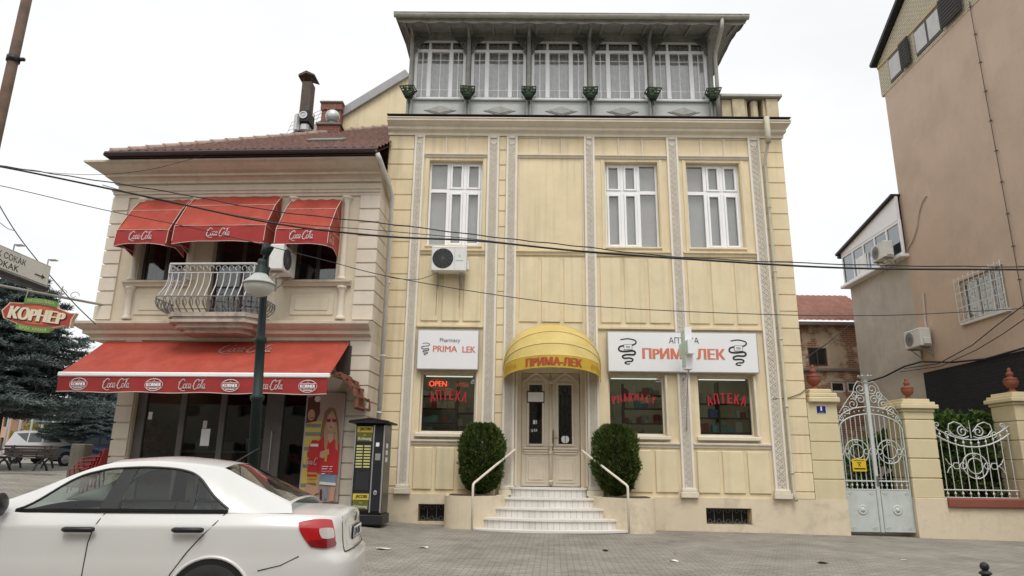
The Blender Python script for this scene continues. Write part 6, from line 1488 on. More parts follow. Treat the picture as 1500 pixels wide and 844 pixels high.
def gpt(i, q):
    bx, by, bz, rx, ry, rz, cx, cz, tt = GS[i]; b = Vector((bx, by, bz)); r = Vector((rx, ry, rz)); c = Vector((cx, 0, cz))
    bow = lambda t: Vector((0, .035*sin(pi*t)*(r-b).length, 0))
    if q == 0: return b
    if q == 1: return b.lerp(r, .035)+bow(.035)
    if q == 2: t = max(tt, .05); return b.lerp(r, t)+bow(t)
    if q == 3: return r
    if q == 4: return Vector((lerp(rx, cx, .08), ry*.91, lerp(rz, cz, .30)))
    if q == 5: return Vector((lerp(rx, cx, .5), ry*.5, lerp(rz, cz, .80)))
    return c
I1, I2 = 6, 52                     # side glass limits
iB0, iB1 = 24, 27                     # central pillar
iq = 42
parts = {(k, s): MB() for k in ('roof', 'side_window', 'rear_side_window', 'windscreen', 'rear_window', 'centre_pillar') for s in (1, -1)}
for k in parts.values(): k.smooth = True
for i in range(NG-1):
    for q in range(6):
        nm = 'roof'
        if q == 1 and I1 <= i < iB0: nm = 'side_window'
        elif q == 1 and iB0 <= i < iB1: nm = 'centre_pillar'
        elif q == 1 and iB1 <= i < I2: nm = 'rear_side_window'
        elif q >= 4 and i < 18: nm = 'windscreen'
        elif q >= 4 and i >= 48 and i < NG-2: nm = 'rear_window'
        for s in (1, -1):
            P = [Vector((v.x, v.y*s, v.z)) for v in (gpt(i, q), gpt(i+1, q), gpt(i+1, q+1), gpt(i, q+1))]
            parts[nm, s if nm in ('side_window', 'rear_side_window', 'centre_pillar') else 1].add(P if s > 0 else P[::-1], [(0, 1, 2, 3)])
import bmesh
def weld(o, d=.0008):
    b_ = bmesh.new(); b_.from_mesh(o.data); bmesh.ops.remove_doubles(b_, verts=b_.verts, dist=d); bmesh.ops.delete(b_, geom=[v for v in b_.verts if not v.link_faces], context='VERTS'); b_.to_mesh(o.data); b_.free()
for (nm, s), mb in parts.items():
    if mb.v: weld(mb.build(nm, cglass if 'window' in nm or 'screen' in nm else trimb if 'pillar' in nm else paint, CAR, fix=False))
weld(bpy.data.objects['bonnet'], 1e-6); weld(bpy.data.objects['boot_lid'], 1e-6)
for s in (1, -1):
    m = MB(); mir = lambda v, o=.004: Vector((v.x, (v.y+o)*s, v.z))
    m.tube([mir(gpt(i, 2)) for i in range(I1, I2+1)] + [mir(gpt(i, 1)) for i in range(I2, I1-1, -1)], .011, 6, closed=True)
    m.bar([mir(gpt(i, 1), .006) for i in range(I1, I2+1)], .03, .012, (0, 1, 0))
    m.bar([mir(gpt(iq, 1)), mir(gpt(iq-1, 2))], .035, .012, (0, 1, 0)); m.build('window_surround', trimb, CAR)
    # door seams and handles
    m = MB()
    def side(x, z, o=.002):
        y = .853
        t = (z-.66)/(1.0-.66)
        k = pw(t, [(r[0], r[1]) for r in TROW]) if t > .1 else pw(z, [(r[0], r[1]) for r in ROWS])
        xi = min(range(n), key=lambda i: abs(PLAN[i][0]-x) if PLAN[i][1] > .5 else 9); return Vector((x, s*(PLAN[xi][1]*k+o), z))
    m.tube([side(x, z) for x, z in ((.93, .995), (.96, .93), (.985, .86), (1.005, .76), (1.01, .5), (1.01, .26))], .005, 4)
    m.build('door_seam', bpy.data.materials.get('seam_shadow') or M('seam_shadow', (.03, .03, .03), .8, 0), CAR); m = MB(); m.tube([side(x, z) for x, z in ((-.05, .995), (.02, .91), (.12, .80), (.21, .69), (.32, .52), (.38, .36))], .005, 4)
    m.build('door_seam', bpy.data.materials.get('seam_shadow') or M('seam_shadow', (.03, .03, .03), .8, 0), CAR); m = MB(); m.tube([side(x, z) for x, z in ((1.95, .98), (2.0, .8), (2.02, .5), (2.0, .26))], .005, 4)
    m.build('door_seam', bpy.data.materials.get('seam_shadow') or M('seam_shadow', (.03, .03, .03), .8, 0), CAR); m = MB(); m.tube([side(x, z) for x, z in ((-.70, .66), (-.56, .59), (-.38, .55))], .004, 4)
    m.build('door_seam', bpy.data.materials.get('seam_shadow') or M('seam_shadow', (.03, .03, .03), .8, 0), CAR)
    for x in (1.085, .215):
        m = MB(); p = side(x, .87); m.smooth = True
        m.tube([p+Vector((-.13, s*.03, .0)), p+Vector((-.11, s*.042, 0)), p+Vector((.10, s*.042, 0)), p+Vector((.12, s*.03, 0))], [.014, .022, .022, .016], 8)
        hd = m.build('door_handle', trimb, CAR)
    m = MB(); m.smooth = True; p = Vector((1.74, s*.88, 1.06)); m.lathe([(0, -.11), (.07, -.10), (.095, -.03), (.095, .04), (.06, .09), (0, .10)], n=14, sx=.55); o = m.build('wing_mirror', trimb, CAR); o.location = p; o.rotation_euler = (pi/2, 0, 0)
    # wheels
    for x in (0, 2.602):
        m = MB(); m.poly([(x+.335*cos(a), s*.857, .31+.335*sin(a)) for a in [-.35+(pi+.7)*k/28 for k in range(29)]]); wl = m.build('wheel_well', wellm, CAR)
        m = MB(); m.smooth = True; m.tube([(x+.345*cos(a), s*.852, .31+.345*sin(a)) for a in [-.32+(pi+.64)*k/30 for k in range(31)]], .014, 8); m.build('arch_lip', paint, CAR)
        w_ = bpy.data.objects.new('wheel', None); COL.objects.link(w_); w_.parent = CAR; w_.location = (x, s*.76, .308)
        m = MB(); m.smooth = True; pr = [(.20, -.08), (.285, -.095), (.305, -.075), (.31, -.04), (.31, .04), (.305, .075), (.285, .105), (.20, .098)]; m.lathe([(r, z) for r, z in pr], n=40); ty = m.build('tyre', rubber, w_); ty.rotation_euler = (-pi/2*s, 0, 0)
        m = MB(); m.lathe([(.0, .07), (.06, .075), (.17, .06), (.20, .085), (.205, .05)], n=30)
        for k in range(10): a = k*2*pi/10; m.box(-.012, .012, .06, .19, .07, .085) if 0 else m.bar([(.05*cos(a), .05*sin(a), .08), (.19*cos(a), .19*sin(a), .085)], .035, .02, (0, 0, 1))
        ri = m.build('rim', M('steel_rim', (.30, .30, .31), .4, .1, 5, 0, metal=.5) if 'steel_rim' not in bpy.data.materials else bpy.data.materials['steel_rim'], w_); ri.rotation_euler = (-pi/2*s, 0, 0)
# tail lamps laid on the body skin
PL = [0]
for a, b in zip(PLAN, PLAN[1:]): PL.append(PL[-1]+math.hypot(a[0]-b[0], a[1]-b[1]))
def skin(sp, z, o=.006):
    i = max(k for k in range(n-1) if PL[k] <= sp); f_ = (sp-PL[i])/(PL[i+1]-PL[i])
    def at(i_):
        zs = [band(i_, r).z for r in range(NR)]; k = max([r for r in range(NR-1) if zs[r] <= z] or [0]); t = (z-zs[k])/max(1e-6, zs[k+1]-zs[k]); return band(i_, k).lerp(band(i_, k+1), t)
    p = at(i).lerp(at(i+1), f_); tg = (at(i+1)-at(i)).normalized(); nn = Vector((-tg.y, tg.x, 0)) * 1.0
    return p + nn*(o)
def patch(quad, o, nu=14, nv=8, rd=.45):
    (a, b, c, d) = [Vector((*q, 0)) for q in quad]; k = MB(); k.smooth = True
    sq = lambda u, v: (.5+(u-.5)*(1-.30*rd*(2*v-1)**2), .5+(v-.5)*(1-.30*rd*(2*u-1)**2))
    k.grid(nu, nv, lambda u, v: (lambda q: skin(*(a.lerp(b, q[0]).lerp(d.lerp(c, q[0]), q[1]))[:2], o))(sq(u, v))); return k
for s in (1, -1):
    def mirm(k):
        if s < 0: k.v = [(x, -y, z) for x, y, z in k.v]
        return k
    tl = mirm(patch([(1.12, .945), (.74, .965), (.69, .715), (.96, .72)], .010)).build('tail_lamp', redl, CAR)
    mirm(patch([(.99, .79), (.71, .785), (.70, .725), (.965, .735)], .014)).build('lower_lens', redd, tl)
    mirm(patch([(.89, .885), (.735, .885), (.72, .795), (.86, .795)], .015)).build('reversing_lens', clrl, tl)
    m = MB(); m.smooth = True; m.grid(6, 4, lambda u, v: (lerp(3.36, 3.02, u)-.05*v, s*lerp(.48, .80, u), lerp(.66, .76, v)+.02*u)); m.build('head_lamp', clrl, CAR)
# boot lid seams, plate, badge, bumper insert
m = MB(); L_ = [skin(.585, z, .003) for z in (.96, .9, .8, .72, .67)]; m.tube(L_, .004, 4); m.tube([Vector((p.x, -p.y, p.z)) for p in L_], .004, 4)
m.tube([Vector((skin(abs(y)+.001, .672, .003).x, y, .672)) for y in [-.57+.057*k for k in range(21)]], .006, 4); m.build('boot_seam', bpy.data.materials['seam_shadow'], CAR)
rx = band(0, len(ROWS)+2).x
m = MB(); m.bbox(rx-.004, rx+.03, -.31, .31, .735, .865, .015); m.build('plate_recess', M('recess_white', (.62, .62, .60), .35, 0), CAR)
t_ = B('number_plate_frame', trimb, CAR, rx-.022, rx-.005, -.275, .275, .742, .862, b=.004)
B('number_plate', signw, t_, rx-.028, rx-.0221, -.255, .255, .757, .850, b=.002)
B('plate_band', M('plate_blue', (.03, .07, .25), .4, 0), t_, rx-.030, rx-.0281, .215, .255, .757, .850)
RM = lambda cy, cz, o=.031: (lambda v: Vector((rx-o+v.y, cy-v.x, cz+v.z)))
letters('BT', ktxt, t_, RM(.135, .803), .085, .065); letters('1257', ktxt, t_, RM(-.07, .803), .19, .065)
m = MB(); m.poly([(rx-.0305, .062+.018*cos(a), .803+.022*sin(a)) for a in [k*pi/3 for k in range(6)]]); m.build('plate_shield', redl, t_)
letters('ŠKODA', alu, CAR, (lambda v: Vector((band(0, NR-3).x-.002+.26*.0+.028+v.y, .42-v.x, .915+v.z))), .16, .030, bold=.02)
m = MB(); m.smooth = True; m.lathe([(.042, 0), (.042, .008), (.034, .011), (.03, .006), (0, .007)], n=20); o = m.build('round_badge', M('badge_metal', (.20, .21, .20), .3, 0, metal=.8), CAR); o.location = (band(0, NR-3).x-.002, 0, .930); o.rotation_euler = (0, -pi/2, 0)
m = MB(); m.smooth = True; m.grid(24, 3, lambda u, v: (lambda p: Vector((p.x-.006, p.y*(1 if u > .5 else -1), p.z)))(skin(abs(u-.5)*2*.72+.001, .215+.10*v, .004))); m.build('bumper_insert', M('grey_black_plastic', (.05, .05, .05), .7), CAR)
m = MB(); m.smooth = True; m.tube([(.12, 0, 1.425), (.10, 0, 1.45), (-.07, 0, 1.56)], [.022, .008, .004], 8); m.build('roof_aerial', trimb, CAR)
# cabin
m = MB(); m.bbox(1.25, 1.9, -.68, .68, .62, .97, .06); m.build('dashboard', trimb, CAR)
for y in (.36, -.36):
    st = bpy.data.objects.new('front_seat', None); COL.objects.link(st); st.parent = CAR; st.location = (.55, y, .3)
    m = MB(); m.bbox(-.1, .45, -.24, .24, 0, .2, .06); m.build('seat_cushion', seatm, st)
    m = MB(); m.T = Matrix.Rotation(radians(-14), 4, 'Y'); m.bbox(-.14, .0, -.24, .24, .12, .78, .06); m.build('backrest', seatm, st)
    m = MB(); m.T = Matrix.Rotation(radians(-10), 4, 'Y'); m.bbox(-.16, -.06, -.13, .13, .80, 1.0, .045); m.build('headrest', seatm, st)
m = MB(); m.T = Matrix.Translation((-.22, 0, 0)); m.bbox(-.05, .35, -.62, .62, .3, .52, .06); m.bbox(-.15, .0, -.62, .62, .45, .98, .06)
for y in (-.4, .4): m.bbox(-.14, -.05, y-.12, y+.12, .985, 1.13, .04)
m.build('rear_seat', seatm, CAR)
B('parcel_shelf', trimb, CAR, -.60, -.38, -.6, .6, .96, .98)
m = MB(); m.smooth = True; m.T = Matrix.Translation((1.12, .36, .92)) @ Matrix.Rotation(radians(65), 4, 'Y')
m.tube([(.185*cos(a), .185*sin(a), 0) for a in [2*pi*k/28 for k in range(28)]], .017, 8, closed=True); m.tube([(-.18, 0, 0), (0, 0, -.02), (.18, 0, 0)], .016, 6); m.tube([(0, 0, -.02), (0, .18, 0)], .016, 6); m.lathe([(.05, -.03), (.05, 0), (0, .01)], n=12); m.build('steering_wheel', trimb, CAR)
# ------------------------------------------------------------------ plants
def leaf_cloud(pts, fn_n, ln, wd, up, jit, rnd, m):
    """one small leaf blade per point, leaning along its outward direction and `up`"""
    for p, nrm in pts:
        d = (nrm*(1-up)+Vector((0, 0, up))+Vector((rnd.uniform(-jit, jit), rnd.uniform(-jit, jit), rnd.uniform(-jit, jit)))).normalized()
        s = d.cross(Vector((rnd.uniform(-1, 1), rnd.uniform(-1, 1), rnd.uniform(-1, 1))))
        if s.length < 1e-3: continue
        s.normalize(); l = ln*rnd.uniform(.6, 1.3); w = wd*rnd.uniform(.7, 1.3)
        m.add([p-s*w*.5, p+d*l*.5-s*w*.55, p+d*l, p+d*l*.5+s*w*.55], [(0, 1, 2, 3)])
thuja = LEAF('clipped_thuja', (.03, .055, .01), (.10, .14, .03), scale=7)
bark = M('bark', (.06, .045, .032), .95, .3, 8, .4, 30)
def topiary(px0, px1, py0, py1, Y, zb, label, seed):
    a, b = atY(px0, (py0+py1)/2, Y), atY(px1, (py0+py1)/2, Y); tp = atY((px0+px1)/2, py0, Y); r = random.Random(seed)
    R = (b.x-a.x)/2*.94; h = tp.z-zb; t = thing('clipped_shrub', label, 'shrub', ((a.x+b.x)/2, Y, zb), 0, 'clipped shrubs beside the steps')
    def rad(z, an): 
        q = (z-.03)/(h-.03); k = (max(0, 1-abs((q-.52)/.52)**2.5))**.5
        return R*k*(1+.05*sin(3*an+seed*2)+.04*sin(7*an+9*q+seed)+.03*sin(13*an-21*q+2*seed)+.05*sin(5*q*(1+seed)+seed))
    m = MB(); pts = []
    for _ in range(16000):
        z = r.uniform(.02, h*.995); an = r.uniform(0, 2*pi); rr = rad(z, an)*(r.uniform(.80, 1.0) if r.random() < .82 else r.uniform(.5, 1.07))
        n_ = Vector((cos(an), sin(an), ((z/h)-.5)*1.3)).normalized(); pts.append((Vector((rr*cos(an), rr*sin(an)*.60, z)), n_))
    for _ in range(260):
        z = r.uniform(.1, h*.98); an = r.uniform(0, 2*pi); rr = rad(z, an)*r.uniform(1.0, 1.12); pts.append((Vector((rr*cos(an), rr*sin(an)*.60, z)), Vector((cos(an)*.6, sin(an)*.6, .6)).normalized()))
    leaf_cloud(pts, None, .085, .030, .45, .35, r, m); m.build('foliage', thuja, t, fix=False)
    m = MB(); m.tube([(0, 0, -.05), (0, 0, h*.7)], [.05, .02], 8)
    for k in range(7): an = k*2.4; m.tube([(0, 0, .15+.12*k), (R*.55*cos(an), R*.55*sin(an), .45+.16*k)], [.018, .006], 5)
    m.build('stem', bark, t)
topiary(671, 738, 622, 732, 17.06, .72, 'clipped dark green egg shaped shrub left of the entrance steps', 1)
topiary(868, 937, 624, 732, 17.06, .72, 'clipped dark green egg shaped shrub right of the entrance steps', 2)
ivyl = LEAF('garden_shrub_leaf', (.03, .07, .012), (.12, .19, .045), scale=3)
def bush(c, rx, ry, h, n_, label, ln=.12, wd=.08, seed=1, flowers=False):
    r = random.Random(seed); t = thing('garden_bush', label, 'bush', c); m = MB(); pts = []
    lob = [(Vector((r.uniform(-rx, rx)*.9, r.uniform(-ry, ry)*.7, h*r.uniform(.15, .88))), r.uniform(.28, .5)) for _ in range(30)]
    for _ in range(n_):
        cc, rr = r.choice(lob); d = Vector((r.gauss(0, 1), r.gauss(0, 1), r.gauss(0, 1))).normalized(); p = cc+d*rr*r.uniform(.5, 1.05)
        if p.z < .02: continue
        pts.append((p, d))
    leaf_cloud(pts, None, ln, wd, .2, .7, r, m); m.build('foliage', ivyl, t, fix=False)
    m = MB()
    for cc, rr in lob: m.tube([(cc.x*.15, cc.y*.15, -.3), cc*.6, cc], [.03, .02, .006], 5)
    m.build('stem', bark, t)
    if flowers:
        fm = MB()
        for _ in range(46):
            cc, rr = r.choice(lob); d = Vector((r.gauss(0, 1), -abs(r.gauss(0, 1)), r.gauss(0, .6))).normalized(); p = cc+d*rr*1.05
            fm.add([p+Vector((.035*cos(k*pi/3), -.01, .035*sin(k*pi/3))) for k in range(6)], [(0, 1, 2, 3, 4, 5)])
        f_ = fm.build('blossom', M('mauve_blossom', (.28, .10, .24), .7), t, fix=False); f_['kind'] = 'stuff'
bush((11.7, FY+1.3, .3), 1.2, .5, 2.6, 15000, 'bright green leafy bush rising behind the white railing', seed=4)
bush((9.6, FY+2.6, 0), 1.9, .6, 2.5, 14000, 'dark bush with mauve flowers seen through the gate bars', seed=5, flowers=True)
# baskets on the gallery posts
basket = M('green_basket_slat', (.035, .06, .03), .7, .25, 6, .1)
bt = None
for i, x in enumerate(PX):
    words = ['first green slatted basket on the gallery, at its left corner', 'green slatted basket on the second gallery post from the left', 'green slatted basket on the third gallery post, above the door axis', 'green slatted basket on the fourth gallery post from the left', 'green slatted basket on the fifth gallery post from the left', 'last green slatted basket, beside the gallery downpipe']
    if bt is None:
        bt = thing('hanging_basket', words[0], 'plant basket', (0, 0, 0), 0, 'green baskets on the gallery posts')
        m = MB(); m.bbox(-.10, .10, -.22, -.04, 0, .03, .006)
        m.tube([(0, -.02, .12), (0, -.12, -.02), (.03, -.06, -.14)], .016, 6); m.build('basket_base', basket, bt)
        for k in range(4):
            w_ = .125+.028*k; z = .045+k*.062; m = MB(); m.bbox(-w_, w_, -.13-w_, -.13-w_+.025, z, z+.042, .006); m.bbox(-w_, w_, -.13+w_-.085, -.13+w_-.06, z, z+.042, .006)
            m.bbox(-w_, -w_+.025, -.13-w_+.026, -.13+w_-.086, z+.005, z+.037, .006); m.bbox(w_-.025, w_, -.13-w_+.026, -.13+w_-.086, z+.005, z+.037, .006); m.build('slat_frame', basket, bt)
        m = MB(); r_ = random.Random(8); leaf_cloud([(Vector((r_.uniform(-.15, .15), -.13+r_.uniform(-.12, .10), .25)), Vector((r_.uniform(-1, 1), r_.uniform(-1, 1), .8))) for _ in range(70)], None, .09, .03, .4, .5, r_, m); m.build('sprig', thuja, bt, fix=False); o = bt
    else: o = copy_tree(bt); o['label'] = words[i]
    o.location = (x, FY+GY-.09, 11.40); o.rotation_euler = (0, 0, radians((-8, 5, 0, -4, 7, -6)[i]))
# conifers at far left
needle = LEAF('blue_spruce_needles', (.05, .07, .072), (.15, .195, .19), scale=1.2)
def spruce(loc, H, R, label, seed, zb=2.75, nb=160):
    r = random.Random(seed); t = thing('spruce_tree', label, 'tree', loc, 0, 'conifers in the square'); m = MB()
    br = MB(); br.tube([(0, 0, 0), (0, 0, H*.5), (0, 0, H)], [.20, .12, .02], 10)
    for k in range(nb):
        q = (k+r.random())/nb; z = zb+(H-zb)*q; L_ = R*(1-q)**.75*r.uniform(.7, 1.12)+.12; an = k*2.399+r.uniform(-.3, .3)
        d = Vector((cos(an), sin(an), 0)); P = [Vector((0, 0, z)), Vector((0, 0, z))+d*L_*.5+Vector((0, 0, -.10*L_)), Vector((0, 0, z))+d*L_+Vector((0, 0, -.12*L_+.06))]
        br.tube(P, [.03, .018, .006], 4)
        nt2 = int(26+L_*52); sd = Vector((-d.y, d.x, 0))
        for j in range(nt2):
            u = r.uniform(.12, 1); p = P[0].lerp(P[2], u)+Vector((0, 0, -.05*L_*sin(pi*u))); side_ = r.choice((-1, 1)); tl_ = .5*L_*(1-u*.75)*r.uniform(.4, 1)
            e = p+sd*side_*tl_+d*tl_*.6+Vector((0, 0, -.18*tl_+r.uniform(-.06, .06)))
            for w in range(5):
                g = p.lerp(e, w/4); dd = ((e-p).normalized()*.6+Vector((r.uniform(-1, 1), r.uniform(-1, 1), r.uniform(-.4, 1)))*.7).normalized(); s_2 = dd.cross(Vector((r.uniform(-1, 1), r.uniform(-1, 1), r.uniform(-1, 1)))).normalized()
                l = r.uniform(.10, .2); wv = .045; m.add([g-s_2*wv*.5, g+dd*l-s_2*wv*.15, g+dd*l+s_2*wv*.15, g+s_2*wv*.5], [(0, 1, 2, 3)])
    m.build('crown', needle, t, fix=False); br.build('trunk', bark, t); return t
q = atY(-8, 640, 27); sp0 = spruce((q.x, 27, ground(q.x, 27)-.1), 8.2, 4.1, 'tall blue green spruce behind the hanging cafe sign', 3)
for (px, Y, s_, lb) in ((-62, 30, 1.02, 'blue green spruce at the very left edge, behind the street name sign'), (128, 36, .60, 'small dark spruce between the tall spruce and the corner building'), (168, 41, .72, 'dark spruce half hidden by the corner building')):
    o = copy_tree(sp0); q = atY(px, 640, Y); o.location = (q.x, Y, ground(q.x, Y)-.1); o.scale = (s_, s_, s_); o.rotation_euler = (0, 0, px); o['label'] = lb
# ------------------------------------------------------------------ the square at far left
def small_car(name, label, loc, rz, prof, wins, wheels, col, width=1.75, group='cars parked in the square'):
    t = thing(name, label, 'car', loc, rz, group); pm = M(name+'_paint', col, .3, .03, 3, 0, coat=.5); h = width/2
    m = MB(); n = len(prof); vs = []
    for y, k in ((-h, 0), (h, 0)): vs += [(x, y*(1 if z < .95 else .84 if z > 1.2 else .92), z) for x, z in prof]
    m.add(vs, [tuple(range(n)), tuple(range(n, 2*n))[::-1]] + [(i, (i+1) % n, (i+1) % n+n, i+n) for i in range(n)]); b_ = m.build('body', pm, t)
    for k, w in enumerate(wins):
        for s in (-1, 1):
            m = MB(); m.prism([(x, s*(h*(1 if z < .95 else .84 if z > 1.2 else .92)+.012), z) for x, z in w], (0, -s*.02, 0)); m.build('side_window', dark_glass, t)
    for x in wheels:
        for s in (-1, 1):
            m = MB(); m.lathe([(0, .10), (.19, .10), (.21, .08), (.31, .09), (.32, .02), (.31, -.09), (0, -.09)], n=22); w_ = m.build('wheel', rubber, t); w_.location = (x, s*(h-.08), .32); w_.rotation_euler = (-pi/2*s, 0, 0)
            m = MB(); m.lathe([(.20, 0), (.19, .02), (.06, .03), (0, .04)], n=16)
            for k in range(6): a = k*pi/3; m.bar([(.04*cos(a), .04*sin(a), .04), (.19*cos(a), .19*sin(a), .03)], .05, .02, (0, 0, 1))
            r_ = m.build('rim', bpy.data.materials['steel_rim'], w_); r_.location = (0, 0, .10)
            m = MB(); m.poly([(x+.37*cos(a), s*(h+.006), .32+.37*sin(a)) for a in [2*pi*k/24 for k in range(24)]]); m.build('wheel_arch', wellm, t)
    return t
dark_glass = M('dark_car_glass', (.045, .055, .055), .06, .1, 3, 0, spec=.8)
q = atZ(88, 679.5, 1.17); vY = 36.0; q = atY(88, 679, vY); gz_ = q.z
van = small_car('people_carrier', 'white people carrier parked behind the bench', (q.x-2.05, vY+.9, gz_-.02), 0,
    [(-1.0, .28), (-1.05, .7), (-.98, 1.0), (-.72, 1.58), (-.3, 1.66), (.9, 1.66), (1.5, 1.56), (2.15, 1.10), (2.75, .95), (2.95, .75), (3.0, .42), (2.9, .25)],
    [[(-.72, 1.05), (-.62, 1.50), (.05, 1.54), (.05, 1.05)], [(.12, 1.05), (.12, 1.54), (.82, 1.54), (.82, 1.04)], [(.92, 1.04), (.92, 1.54), (1.42, 1.47), (1.90, 1.08)]], (-.35, 2.25), (.62, .61, .63))
sed = [(-2.1, .3), (-2.15, .75), (-1.9, .98), (-1.2, 1.05), (-.75, 1.40), (.3, 1.42), (1.0, 1.02), (1.85, .88), (2.1, .65), (2.1, .3)]
sw = [[(-1.0, 1.05), (-.65, 1.33), (-.15, 1.36), (-.15, 1.03)], [(-.08, 1.03), (-.08, 1.36), (.28, 1.35), (.78, 1.02)]]
for px, py, Y, col, rz, lb, nm in ((86, 662, 43, (.33, .34, .36), 0, 'silver grey saloon parked just beyond the white people carrier', 'grey_saloon'), (137, 668, 33, (.012, .022, .045), pi, 'dark blue saloon parked behind the red chairs', 'blue_saloon'), (160, 662, 44, (.5, .5, .52), 0, 'pale car mostly hidden behind the corner of the cafe building', 'pale_saloon')):
    q = atY(px, py, Y); small_car(nm, lb, (q.x, Y+.9, ground(q.x, Y)), rz, sed, sw, (-1.3, 1.3), col)
# bench
q = atY(62, 690, 23); wslat = M('dark_bench_wood', (.05, .035, .028), .7, .25, 6, .1)
t = thing('park_bench', 'dark slatted park bench with curved iron legs on the grey square', 'bench', (q.x-.85, 23.2, q.z))
for k in range(4): B('seat_slat', wslat, t, -.9, .9, -.24+.125*k, -.14+.125*k, .42, .455, b=.008)
for k in range(4): z = .49+.085*k; B('back_slat', wslat, t, -.9, .9, .27+.03*k, .30+.03*k, z, z+.07, b=.008)
for x in (-.62, .62):
    m = MB(); m.bar([(x, -.30, 0), (x, -.26, .12), (x, -.14, .28), (x, 0, .34), (x, .14, .28), (x, .30, .12), (x, .36, 0)], .045, .06, (1, 0, 0)); m.bar([(x, -.28, .40), (x, 0, .40), (x, .25, .42), (x, .33, .66), (x, .37, .82)], .04, .05, (1, 0, 0)); m.bar([(x, 0, .34), (x, 0, .40)], .06, .06, (1, 0, 0))
    m.tube([(x, -.28, .42), (x, -.30, .60), (x, -.18, .68), (x, 0, .66), (x, .30, .62)], .018, 6); m.build('iron_leg', black, t)
q2 = atY(33, 681, 26); o = copy_tree(t); o.location = (q2.x, 26.5, q2.z-.12); o.rotation_euler = (0, 0, pi); o['label'] = 'second park bench facing away just beyond the nearer one'; t['group'] = o['group'] = 'benches on the square'
# concrete pier, chairs
q0, q1 = atY(101, 668, 20), atY(122, 668, 20); zt_ = atY(110, 650, 20).z; g0 = ground(q0.x, 20)
m = MB(); m.bbox(0, q1.x-q0.x, 0, q1.x-q0.x, 0, zt_-g0, .03); m.bbox(.03, q1.x-q0.x-.03, -.012, -.001, .12, zt_-g0-.1, .01)
o = m.build('concrete_post', M('mossy_concrete', (.14, .13, .105), .95, .2, 5, .3, 40, streak=.4)); o.location = (q0.x, 20, g0); tag(o, 'square dull concrete post beside the stacked red chairs', 'post')
chm = M('red_plastic', (.30, .02, .025), .35, .05, 4, 0)
q = atY(128, 680, 18.4); ch = None
for k in range(4):
    if ch is None:
        ch = thing('plastic_chair', '', 'chair', (0, 0, 0), 0, 'stacked red chairs')
        m = MB(); m.bbox(-.23, .23, -.22, .22, .40, .44, .02); m.build('seat', chm, ch)
        m = MB(); m.prism([(.20, -.22, .44), (.24, -.22, .44), (.33, -.20, .86), (.29, -.20, .86)], (0, .42, 0)); m.build('backrest', chm, ch)
        for x in (-.2, .2):
            for y in (-.19, .19): m = MB(); m.tube([(x, y, .40), (x*1.15, y*1.15, 0)], [.022, .018], 6); m.build('leg', chm, ch)
        for y in (-.22, .22): m = MB(); m.tube([(-.21, y, .42), (-.23, y*1.08, .62), (.0, y*1.1, .66), (.27, y*1.02, .66)], .018, 6); m.build('armrest', chm, ch)
        o = ch
    else: o = copy_tree(ch)
    o['label'] = ['lowest chair of the stacked red plastic chairs', 'second chair from the bottom in the red stack', 'third chair from the bottom in the red stack', 'topmost chair of the stacked red plastic chairs'][k]
    o.location = (q.x-.05+.10*k, 18.4, ground(q.x, 18.4)-.02+.10*k); o.rotation_euler = (0, 0, radians(-8))
# flagpoles and the buildings beyond
fpw = M('white_pole', (.66, .66, .66), .5, .05, 4, 0); first = None
pos = ['first white flagpole, at the left picture edge', 'second white flagpole from the left', 'third white flagpole, above the van roof', 'fourth white flagpole, before the yellow shrub', 'fifth white flagpole, before the yellow shrub right half', 'sixth white flagpole, left of the yellow house', 'last white flagpole, nearest the concrete post']
for k, px in enumerate((8, 26, 43, 59, 74, 91, 107)):
    q = atY(px, 640, 46); gzz = ground(q.x, 46)
    if first is None:
        first = thing('flagpole', pos[0], 'flagpole', (0, 0, 0), 0, 'white flagpoles along the square'); m = MB(); m.smooth = True; m.tube([(0, 0, 0), (0, 0, 8)], [.075, .045], 8); m.build('shaft', fpw, first); m = MB(); m.lathe([(0, 0), (.08, .05), (0, .14)], (0, 0, 8), 8); m.build('finial', fpw, first); o = first
    else: o = copy_tree(first); o['label'] = pos[k]
    o.location = (q.x, 46, gzz)
def far_house(px0, px1, pyt, Y, colr, label, rows, cols, roofc=None, hgt=None):
    a, b = atY(px0, pyt, Y), atY(px1, pyt, Y); w = b.x-a.x; g0 = ground(a.x, Y); h = a.z-g0
    t = thing('far_house', label, 'building', (a.x, Y, g0)); m = MB(); hs_ = []
    for r in range(rows):
        for c in range(cols): x = w*(c+.5)/cols; z = h*(r+.55)/rows; hs_.append((x-w/cols*.25, x+w/cols*.25, z-h/rows*.28, z+h/rows*.25))
    wall_holes(m, 0, w, 0, h, hs_, 0, .4); m.box(0, w, 6, 6.3, 0, h); m.box(0, .3, .402, 6, 0, h); m.box(w-.3, w, .402, 6, 0, h); m.build('wall', M(label.split()[0]+'_far_wall', colr, .9, .1, .5), t)
    for q_ in hs_: B('window', dark_glass, t, q_[0]-.02, q_[1]+.02, .2, .25, q_[2]-.02, q_[3]+.02)
    m = MB(); m.prism([(-.4, -.4, h+.002), (-.4, 6.6, h+.002), (-.4, 3.1, h+1.4)], (w+.8, 0, 0)); m.build('roof', M(label.split()[0]+'_far_roof', roofc or (.28, .11, .08), .9, .2, 3), t)
far_house(-40, 20, 600, 62, (.52, .33, .24), 'pinkish low house far behind the flagpoles at the left edge', 2, 4)
far_house(22, 46, 606, 64, (.34, .37, .42), 'blue grey narrow house between pinkish house and yellow shrub', 2, 2)
far_house(88, 165, 598, 60, (.55, .45, .24), 'yellow house with dark windows far behind the blue car', 1, 5)
